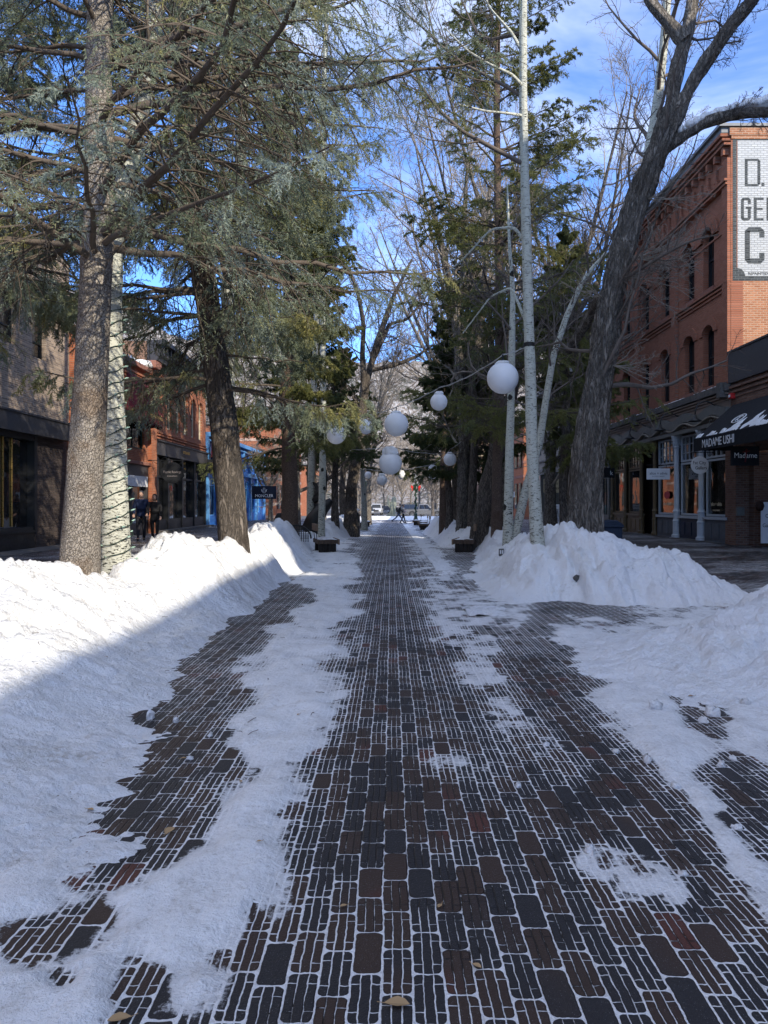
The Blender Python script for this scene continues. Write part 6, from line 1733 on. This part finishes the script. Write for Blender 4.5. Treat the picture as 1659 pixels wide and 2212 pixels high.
def hand(w, d, s=1.0, side=1):
    """five finger chains from the wrist point w along d"""
    w = Vector(w); d = Vector(d).normalized(); a = d.cross(Vector((0, 1, 0.2))).normalized(); n = d.cross(a).normalized()
    pm = w + d * .085 * s
    out = [[(*w, .024 * s), (*pm, (.042 * s))]]
    for k, (off, l) in enumerate(((-.032, .062), (-.011, .075), (.011, .07), (.032, .055))):
        b0 = pm + a * off * s; p1 = b0 + d * l * .5 * s + n * .006; p2 = b0 + d * l * s * .95 + n * .022 * s
        out.append([(*pm, .03), (*(b0 + d * .015), .0095 * s), (*p1, .0088 * s), (*p2, .0075 * s)])
    th = w + d * .03 * s; out.append([(*w, .02), (*(th + a * .035 * s * side), .011 * s), (*(th + a * .055 * s * side + d * .04 * s), .009 * s)])
    return out
def figure(loc, rz, label, jk, tr_m, hair_m, skin_m, stride=.0, arms=(.1, -.1), H=1.72, hat=None, pack=None, lean=0.0, scarf=None, name='person', cat='person', long=0.0, shoes=None):
    s = H / 1.72
    r = empty(name, loc, label, cat, rz=rz); r.scale = (s, s, s)
    st = stride
    hipz = .92 - abs(st) * .06
    def sw(a, L): return (math.sin(a) * L, -math.cos(a) * L)
    body = [[(0, 0, hipz, .11), (0, -lean * .3, 1.15, .115), (0, -lean * .8, 1.38, .12), (0, -lean, 1.47, .055), (0, -lean * 1.05, 1.54, .055), (0, -lean * 1.1 - .01, 1.62, .088), (0, -lean * 1.1 - .005, 1.68, .075)]]
    legs, armsc, boots = [], [], []
    for sd, ph in ((-1, st), (1, -st)):
        a1, a2 = ph, ph - max(0.05, abs(ph) * .6 * (1 if ph < 0 else .35))
        kx = sd * .095; ky, kz = -math.sin(a1) * .44, hipz - .04 - math.cos(a1) * .44
        ay, az = ky - math.sin(a2) * .42, kz - math.cos(a2) * .42
        az = max(az, .07)
        legs.append([(0, 0, hipz, .11), (kx, 0, hipz - .06, .10), (kx, ky, kz, .068), (kx, ay, az, .048)])
        boots.append([(kx, ay, az + .05, .055), (kx, ay + .02, az - .02, .052), (kx, ay - .10, az - .035, .045), (kx, ay - .17, az - .045, .032)])
        body.append([(0, 0, hipz, .11), (kx, 0, hipz - .06, .085), (kx, ky, kz, .055), (kx, ay, az, .038), (kx, ay - .12, az - .03, .03)])
        am = arms[0 if sd < 0 else 1]
        sh = (sd * .185, -lean * .8, 1.40); el = (sd * .24, sh[1] - math.sin(am) * .28, 1.40 - math.cos(am) * .28); wr = (sd * .225, el[1] - math.sin(am + .45) * .25, el[2] - math.cos(am + .45) * .25)
        body.append([(0, -lean * .8, 1.38, .12), (*sh, .05), (*el, .038), (*wr, .027)])
        body += hand(wr, (0, -math.sin(am + .45), -math.cos(am + .45)), 1.0, sd)
        armsc.append([(0, -lean * .8, 1.38, .15), (*sh, .078), (*el, .062), (*wr, .05)])
    skin('body', body, skin_m, r, 1)
    hem = hipz - .08 - long
    skin('jacket', [[(0, -lean * .55, 1.27, (.18, .135)), (0, -lean * .3, 1.12, (.165, .125)), (0, 0, hipz - .03, (.18, .14)), (0, 0, hem, (.175, .14))], [(0, -lean * .55, 1.27, .16), (0, -lean * .8, 1.38, (.15, .115)), (0, -lean, 1.47, (.075, .07))]] + [[(0, -lean * .8, 1.38, .15)] + c_[1:] for c_ in armsc], jk, r, 1)
    skin('trousers', legs, tr_m, r, 1)
    for c_ in boots: skin('boot', [c_], shoes or m_black, r, 1)
    hx, hy = 0, -lean * 1.1
    mb = MB(); mb.lathe([(.001, -.125), (.045, -.115), (.07, -.07), (.082, 0), (.08, .05), (.055, .095), (.001, .115)], 0, 0, 20, 0)
    mb.v[-1] = mb.v[-1] * np.array([.92, 1.12, 1.0]) + np.array([hx, hy - .015, 1.625])
    hd = mb.build('head', skin_m, r, smooth=True, local=True)
    mb = MB(); mb.prism([(hy - .105, 1.60), (hy - .13, 1.60), (hy - .10, 1.65)], 'x', -.012, .012)
    for sx_ in (-1, 1): mb.lathe([(.001, -.012), (.011, 0), (.001, .012)], sx_ * .032, hy - .100, 8, 1.645); mb.lathe([(.001, -.03), (.012, 0), (.001, .03)], sx_ * .08, hy, 8, 1.625)
    mb.box(-.024, .024, hy - .108, hy - .095, 1.565, 1.573); mb.build('face', skin_m, hd, local=True).parent = r
    mb = MB(); lo = -.02 if not long else -.12
    mb.lathe([(.088, lo), (.094, .04), (.085, .09), (.05, .122), (.001, .13)], 0, 0, 20, 0); mb.v[-1] = mb.v[-1] * np.array([.95, 1.1, 1]) + np.array([0, hy + .015, 1.64]); mb.build('hat' if hat else 'hair', hat or hair_m, r, smooth=True, local=True)
    if pack:
        mb = MB(); mb.box(-.15, .15, .12 - lean * .4, .30 - lean * .4, 1.02, 1.45); mb.build('backpack', pack, r, bevel=.06, local=True)
    return r
m_skin = simple('skin', (.42, .26, .19), .6, var=.08)
m_hair = simple('brown_hair', (.05, .03, .02), .8)
fig_w = simple('mannequin_white', (.42, .42, .42), .5, var=.05)
r = figure((RX + .75, 28.4, .80), math.radians(-60), 'pale mannequin in a short coat posed behind the middle shop window', simple('white_coat', (.36, .37, .37), .8), fig_w, fig_w, fig_w, stride=.12, arms=(.3, -.35), H=1.66, name='mannequin', cat='mannequin', long=.25, shoes=fig_w)
bpy.data.objects.remove(mq)
figure((-9.25, 27.4, 0.0), math.radians(15), 'man in a navy jacket and dark trousers walking past the red brick shop', simple('navy_jacket', (.012, .02, .055), .8), simple('charcoal_cloth', (.02, .02, .025), .85), simple('grey_hair', (.12, .10, .09)), m_skin, stride=.2, arms=(.2, -.2), H=1.80)
figure((-8.65, 27.1, 0.0), math.radians(10), 'woman in a long black hooded coat looking down beside the man', simple('black_coat', (.010, .010, .012), .9), simple('black_cloth', (.012, .012, .013), .9), m_hair, m_skin, stride=-.16, arms=(.5, .1), H=1.68, long=.16, lean=.03)
figure((.68, 68, gz_(.7, 68)), math.radians(90), 'hiker in a dark jacket and jeans with a backpack striding to the right', simple('dark_jacket', (.03, .03, .035), .85), simple('blue_denim', (.04, .065, .12), .85), m_hair, m_skin, stride=.62, arms=(.5, -.4), H=1.78, pack=simple('black_pack', (.02, .02, .02)), lean=.14, hat=simple('grey_beanie', (.12, .12, .13)))
figure((1.12, 68.4, gz_(1.1, 68)), math.radians(80), 'person in a cream padded jacket and black trousers walking just ahead', simple('cream_jacket', (.50, .46, .42), .8), simple('black_cloth', (.012, .012, .013), .9), m_hair, m_skin, stride=.28, arms=(.6, -.2), H=1.72, hat=simple('dark_hat', (.03, .025, .03)))
# ---------------------------------------------------------------- vehicles
m_tyre = simple('tyre_rubber', (.018, .018, .018), .9)
m_rim = simple('alloy_rim', (.35, .35, .36), .35, .5, .7)
m_lampw = simple('headlight_lens', (.70, .72, .72), .15, .6)
m_lampr = simple('tail_lens', (.35, .02, .02), .2, .6)
def vehicle(name, label, cat, loc, rz, L, W, H, kind, color, rim=None, group=None):
    """x forward, built round its own origin"""
    r = empty(name, loc, label, cat, group)
    m = simple('paint_%s' % label.split()[0], color, .28, .5, .35, var=.06)
    h = L / 2; zb, zs = .34, H * .56
    if kind == 'pickup': low = [(-h, zb + .1), (-h + .05, zs), (h - .95, zs), (h - .12, zs - .10), (h, zs - .28), (h, zb + .05), (h - .2, zb), (-h + .2, zb)]; cab = [(-h + 2.0, h - 1.75), (-h + 2.15, h - 2.45)]
    else: low = [(-h, zb + .15), (-h + .06, zs), (h - 1.1, zs), (h - .15, zs - .16), (h, zs - .34), (h, zb + .05), (h - .2, zb), (-h + .2, zb)]; cab = [(-h + .1, h - 1.35), (-h + .55, h - 2.1)] if kind == 'suv' else [(-h + .45, h - 1.2), (-h + 1.25, h - 2.0)]
    mb = MB(); mb.prism([(x, z) for x, z in low], 'y', -W / 2, W / 2)
    if kind == 'pickup': pass
    (a0, a1), (b0, b1) = cab; wt_ = W * .40
    V = [(a0, -W / 2 + .03, zs), (a1, -W / 2 + .03, zs), (a1, W / 2 - .03, zs), (a0, W / 2 - .03, zs), (b0, -wt_, H), (b1, -wt_, H), (b1, wt_, H), (b0, wt_, H)]
    mb.add(V, [(0, 1, 5, 4), (1, 2, 6, 5), (2, 3, 7, 6), (3, 0, 4, 7), (4, 5, 6, 7)])
    body = mb.build('body', m, r, bevel=.05, local=True)
    def face(i0, i1, i2, i3, ins, nm, split=1):
        A_, B_, C__, D__ = [np.array(V[i]) for i in (i0, i1, i2, i3)]
        n = np.cross(B_ - A_, D__ - A_); n /= np.linalg.norm(n); ctr = (A_ + B_ + C__ + D__) / 4
        if np.dot(n, ctr - np.array([0, 0, (zs + H) / 2])) < 0: n = -n
        for k in range(split):
            u0, u1 = ins + (1 - 2 * ins) * k / split + .012, ins + (1 - 2 * ins) * (k + 1) / split - .012
            q = lambda u, v: (A_ * (1 - u) + B_ * u) * (1 - v) + (D__ * (1 - u) + C__ * u) * v
            P_ = [q(u0, .12), q(u1, .12), q(u1, .86), q(u0, .86)]
            g2 = MB(); g2.add([p - n * .01 for p in P_] + [p + n * .012 for p in P_], [(0, 1, 2, 3), (4, 5, 6, 7), (0, 1, 5, 4), (1, 2, 6, 5), (2, 3, 7, 6), (3, 0, 4, 7)]); g2.build(nm, m_glass, r, local=True)
    face(0, 1, 5, 4, .06, 'side_window', 2); face(3, 2, 6, 7, .06, 'side_window', 2); face(1, 2, 6, 5, .05, 'windscreen'); face(3, 0, 4, 7, .08, 'rear_window')
    for x in (-h + 1.05, h - 1.0):
        for s_ in (-1, 1):
            mb = MB(); cy = s_ * (W / 2 - .12); q = [(x + .40 * math.cos(a), .40 + .40 * math.sin(a)) for a in np.linspace(0, math.tau, 25)[:-1]]
            mb.prism(q, 'y', cy - .13, cy + .14); w = mb.build('wheel', m_tyre, r, local=True)
            mb = MB()
            for k in range(6): a = k * math.tau / 6; mb.tube([(x, cy + s_ * .146, .40), (x + .24 * math.cos(a), cy + s_ * .146, .40 + .24 * math.sin(a))], .025, 5)
            mb.prism([(x + .06 * math.cos(a), .40 + .06 * math.sin(a)) for a in np.linspace(0, math.tau, 13)[:-1]], 'y', cy + s_ * .10, cy + s_ * .17)
            mb.tube([(x + .25 * math.cos(a), cy + s_ * .146, .40 + .25 * math.sin(a)) for a in np.linspace(0, math.tau, 21)], .02, 5); o = mb.build('rim', rim or m_rim, w, local=True)
            mb = MB(); mb.tube([(x + .46 * math.cos(a), s_ * (W / 2 + .005), .42 + .46 * math.sin(a)) for a in np.linspace(0, math.pi, 13)], .035, 5); mb.build('wheel_arch', m_black, r, local=True)
    for s_ in (-1, 1):
        mb = MB(); mb.box(h - .06, h + .01, s_ * (W / 2 - .42), s_ * (W / 2 - .06), zs - .36, zs - .20); mb.build('headlight', m_lampw, r, local=True, bevel=.01)
        mb = MB(); mb.box(-h - .01, -h + .06, s_ * (W / 2 - .22), s_ * (W / 2 - .04), zs - .35, zs - .06); mb.build('tail_light', m_lampr, r, local=True, bevel=.01)
        mb = MB(); mb.box(a1 - .35, a1 - .15, s_ * (W / 2), s_ * (W / 2 + .22), zs + .03, zs + .22); mb.build('mirror', m_black, r, local=True, bevel=.03)
    mb = MB(); mb.box(h + .0, h + .03, -W / 2 + .45, W / 2 - .45, zs - .5, zs - .2)
    for k in range(4): mb.box(h + .03, h + .045, -W / 2 + .46, W / 2 - .46, zs - .49 + k * .075, zs - .46 + k * .075)
    mb.build('grille', m_fascia, r, local=True)
    mb = MB(); mb.box(h - .02, h + .10, -W / 2 + .05, W / 2 - .05, zb, zb + .24); mb.build('bumper', m_rim, r, local=True, bevel=.03)
    mb = MB(); mb.box(-h - .10, -h + .02, -W / 2 + .05, W / 2 - .05, zb, zb + .24); mb.build('bumper', m_rim, r, local=True, bevel=.03)
    if kind == 'pickup':
        mb = MB(); mb.box(-h + .12, -h + 1.95, -W / 2 + .12, W / 2 - .12, zs + .002, zs + .02); mb.build('bed_cover', m_black, r, local=True)
    r.rotation_euler = (0, 0, rz)
    return r
RZ = -.742
def vx(x, Y): return (x - VX) * Y / FPX
vehicle('pickup_truck', 'grey crew-cab pickup parked side-on at the end of the path', 'pickup truck', (vx(916, 115), 115, RZ), 0.0, 5.9, 2.0, 1.92, 'pickup', (.17, .17, .175))
vehicle('pickup_truck', 'silver pickup facing the camera with headlights toward the path', 'pickup truck', (vx(813, 131), 133, RZ), -math.pi / 2 - .05, 5.8, 2.05, 1.95, 'pickup', (.55, .55, .56))
vehicle('suv', 'dark SUV with its glass roof showing behind the grey pickup', 'car', (vx(893, 124), 124, RZ), .05, 4.9, 1.95, 1.9, 'suv', (.04, .045, .05))
vehicle('suv', 'black SUV with gold wheels behind the twin aspen on the right', 'car', (vx(1128, 88), 88, RZ + .05), -.1, 4.9, 1.95, 1.85, 'suv', (.012, .013, .016), rim=simple('gold_rim', (.5, .38, .16), .35, .5, .7))
vehicle('car', 'white car at the kerb beyond the left snow bank', 'car', (vx(741, 118), 118, RZ), -1.4, 4.6, 1.85, 1.5, 'car', (.65, .66, .68))
vehicle('car', 'dark blue car parked just left of the silver pickup', 'car', (vx(794, 126), 128, RZ), -1.5, 4.6, 1.85, 1.55, 'car', (.03, .04, .06))
vehicle('car', 'black car parked behind the silver pickup', 'car', (vx(832, 150), 150, RZ), -1.6, 4.6, 1.85, 1.5, 'car', (.02, .02, .022))
vehicle('car', 'red-lit parked car at the far kerb right of the sculpture', 'car', (vx(878, 146), 148, RZ), -1.6, 4.6, 1.85, 1.5, 'suv', (.30, .31, .32))

# ---------------------------------------------------------------- sculptures
m_sc = simple('weathered_green_stone', (.20, .215, .17), .6, .3, var=.35, scale=1.6, bump=.02, bscale=6)
scY = 104
def SX(cx): return vx((1300 + cx * .3617) / 1.852, scY)
def SZ(cy): return EYE - ((1850 + cy * .3617) / 1.852 - HZ) * scY / FPX
sc_ = empty('sculpture', (vx(846, scY), scY, RZ), 'tall weathered stone sculpture of a horned form standing on the snowy island', 'sculpture')
o1 = [(735, 600), (738, 560), (728, 520), (722, 480), (728, 440), (738, 400), (752, 378), (775, 375), (788, 395), (790, 450), (792, 480), (783, 520), (778, 560), (780, 600)]
mb = MB(); mb.prism([(SX(a), SZ(b_)) for a, b_ in o1], 'y', scY - .35, scY + .35); mb.build('upright_slab', m_sc, sc_, bevel=.15)
o2 = [(680, 600), (688, 575), (706, 560), (720, 545), (722, 505), (705, 490), (690, 455), (687, 420), (697, 345), (703, 400), (715, 430), (728, 432), (742, 400), (748, 385), (744, 430), (736, 470), (734, 520), (742, 560), (745, 600)]
mb = MB(); mb.prism([(SX(a), SZ(b_)) for a, b_ in o2], 'y', scY - .2, scY + .2); mb.build('horn', m_sc, sc_, bevel=.06)
bz = simple('dark_bronze', (.018, .017, .016), .5, .5, .3)
cs = P3(690, 1120, 28)
sc2 = empty('sculpture', (cs[0], 28, -.2), 'dark bronze sculpture of a curved trunk with a perched bird behind the left bench', 'sculpture')
mb = MB(); mb.tube([P3(672, 1150, 28), P3(682, 1118, 28), P3(696, 1098, 28), P3(706, 1090, 28), P3(716, 1080, 28)], [.42, .34, .26, .2, .1], 12); mb.tube([P3(676, 1082, 28), P3(690, 1074, 28), P3(700, 1060, 28), P3(703, 1030, 28), P3(698, 1000, 28), P3(700, 960, 28)], [.14, .13, .11, .09, .08, .05], 10); mb.tube([P3(676, 1083, 28), P3(686, 1098, 28), P3(692, 1110, 28)], .06, 8); mb.tube([P3(690, 1075, 28), P3(700, 1094, 28)], .05, 8); mb.build('trunk_form', bz, sc2, smooth=True)
def wing(ps): 
    mb = MB(); mb.prism([(P3(x, y, 28)[0], P3(x, y, 28)[2]) for x, y in ps], 'y', 27.9, 28.02); return mb.build('wing', bz, sc2)
wing([(684, 1062), (679, 1050), (671, 1040), (678, 1041), (684, 1044), (690, 1053), (690, 1062)]); wing([(688, 1056), (694, 1047), (698, 1046), (697, 1053), (692, 1060)])
mb = MB(); mb.tube([P3(698, 1048, 27.95), P3(693, 1054, 27.95), P3(688, 1060, 27.95), P3(682, 1070, 27.95), P3(676, 1074, 27.95)], [.03, .07, .1, .07, .02], 8); mb.build('bird_body', bz, sc2, smooth=True)
wing([(676, 1050), (672, 1056), (664, 1055), (668, 1052)])

# ---------------------------------------------------------------- lamp posts
m_iron = simple('dark_green_iron', (.02, .05, .035), .5, .4)
m_gar = simple('fir_garland', (.035, .085, .05), .8, var=.5, scale=20)
m_bow = simple('red_bow', (.55, .02, .015), .6)
def lamp(x, y, label, H=4.3):
    z = gz_(x, y)
    r = empty('street_lamp', (x, y, z), label, 'street lamp', 'garlanded lamp posts')
    mb = MB(); mb.lathe([(.26, 0), (.26, .2), (.2, .3), (.17, .7), (.19, .75), (.1, .9), (.08, 1.1), (.07, H), (.12, H + .04), (.05, H + .1)], x, y, 16, z); mb.build('post', m_iron, r)
    mb = MB(); mb.lathe([(.1, 0), (.2, .12), (.25, .5), (.27, .55), (.1, .72), (.03, .9)], x, y, 8, z + H + .1); mb.build('lantern', simple('lantern_glass', (.45, .45, .42), .2), r)
    rg = np.random.default_rng(int(y))
    mb = MB(); V = []
    t = rg.uniform(0, 1, 2600); a = t * 26; rad = .12 + rg.uniform(0, .05, 2600)
    c = np.stack([x + np.cos(a) * rad, y + np.sin(a) * rad, z + 1.0 + t * (H - 1.1)], 1); d = norm(rg.normal(0, 1, c.shape)); w = norm(rg.normal(0, 1, c.shape))
    V = np.stack([c - w * .015, c + w * .015, c + d * .09], 1).reshape(-1, 3); mb.add(V, np.arange(len(V)).reshape(-1, 3)); mb.build('garland', m_gar, r)
    mb = MB(); a = rg.uniform(0, 6.28, 1800); b2_ = rg.uniform(0, 6.28, 1800)
    c = np.stack([x + (.30 + .07 * np.cos(b2_)) * np.cos(a), np.full(1800, y - .16) + .06 * np.sin(b2_), z + H - .55 + (.30 + .07 * np.cos(b2_)) * np.sin(a)], 1); d = norm(rg.normal(0, 1, c.shape)); w = norm(rg.normal(0, 1, c.shape))
    V = np.stack([c - w * .015, c + w * .015, c + d * .10], 1).reshape(-1, 3); mb.add(V, np.arange(len(V)).reshape(-1, 3)); wr_ = mb.build('wreath', m_gar, r)
    mb = MB()
    for s_ in (-1, 1):
        mb.prism([(x + s_ * .28, z + H - .45), (x + s_ * .52, z + H - .25), (x + s_ * .56, z + H - .62), (x + s_ * .3, z + H - .6)], 'y', y - .26, y - .20); mb.prism([(x + s_ * .3, z + H - .6), (x + s_ * .42, z + H - .65), (x + s_ * .44, z + H - .95), (x + s_ * .36, z + H - .9)], 'y', y - .25, y - .21)
    mb.build('bow', m_bow, wr_)
lamp(vx(898, 84), 84, 'green lamp post wrapped in garland with a red-bowed wreath at right of the path end')
lamp(vx(791, 82), 82, 'garland-wrapped green lamp post on the left of the path end, half hidden by needles')
rs = empty('road_sign', (vx(927, 100), 100, -.75), 'small white street sign on a thin pole near the grey pickup', 'sign')
mb = MB(); mb.tube([(vx(1102, 66), 66, -.4), (vx(1102, 66), 66, 2.3)], .03, 6); mb.xform(Matrix.Translation((0, 0, 0)))
bpy.data.objects.remove(rs)
rs = empty('road_sign', (vx(974, 62), 62, -.46), 'plain white street sign on a thin pole behind the leaning right trunk', 'sign')
mb.build('pole', m_trim, rs)
mb = MB(); X_ = vx(1102, 66); mb.box(X_ - .4, X_ + .4, 65.95, 65.98, 1.9, 2.4); mb.build('plate', m_white, rs)
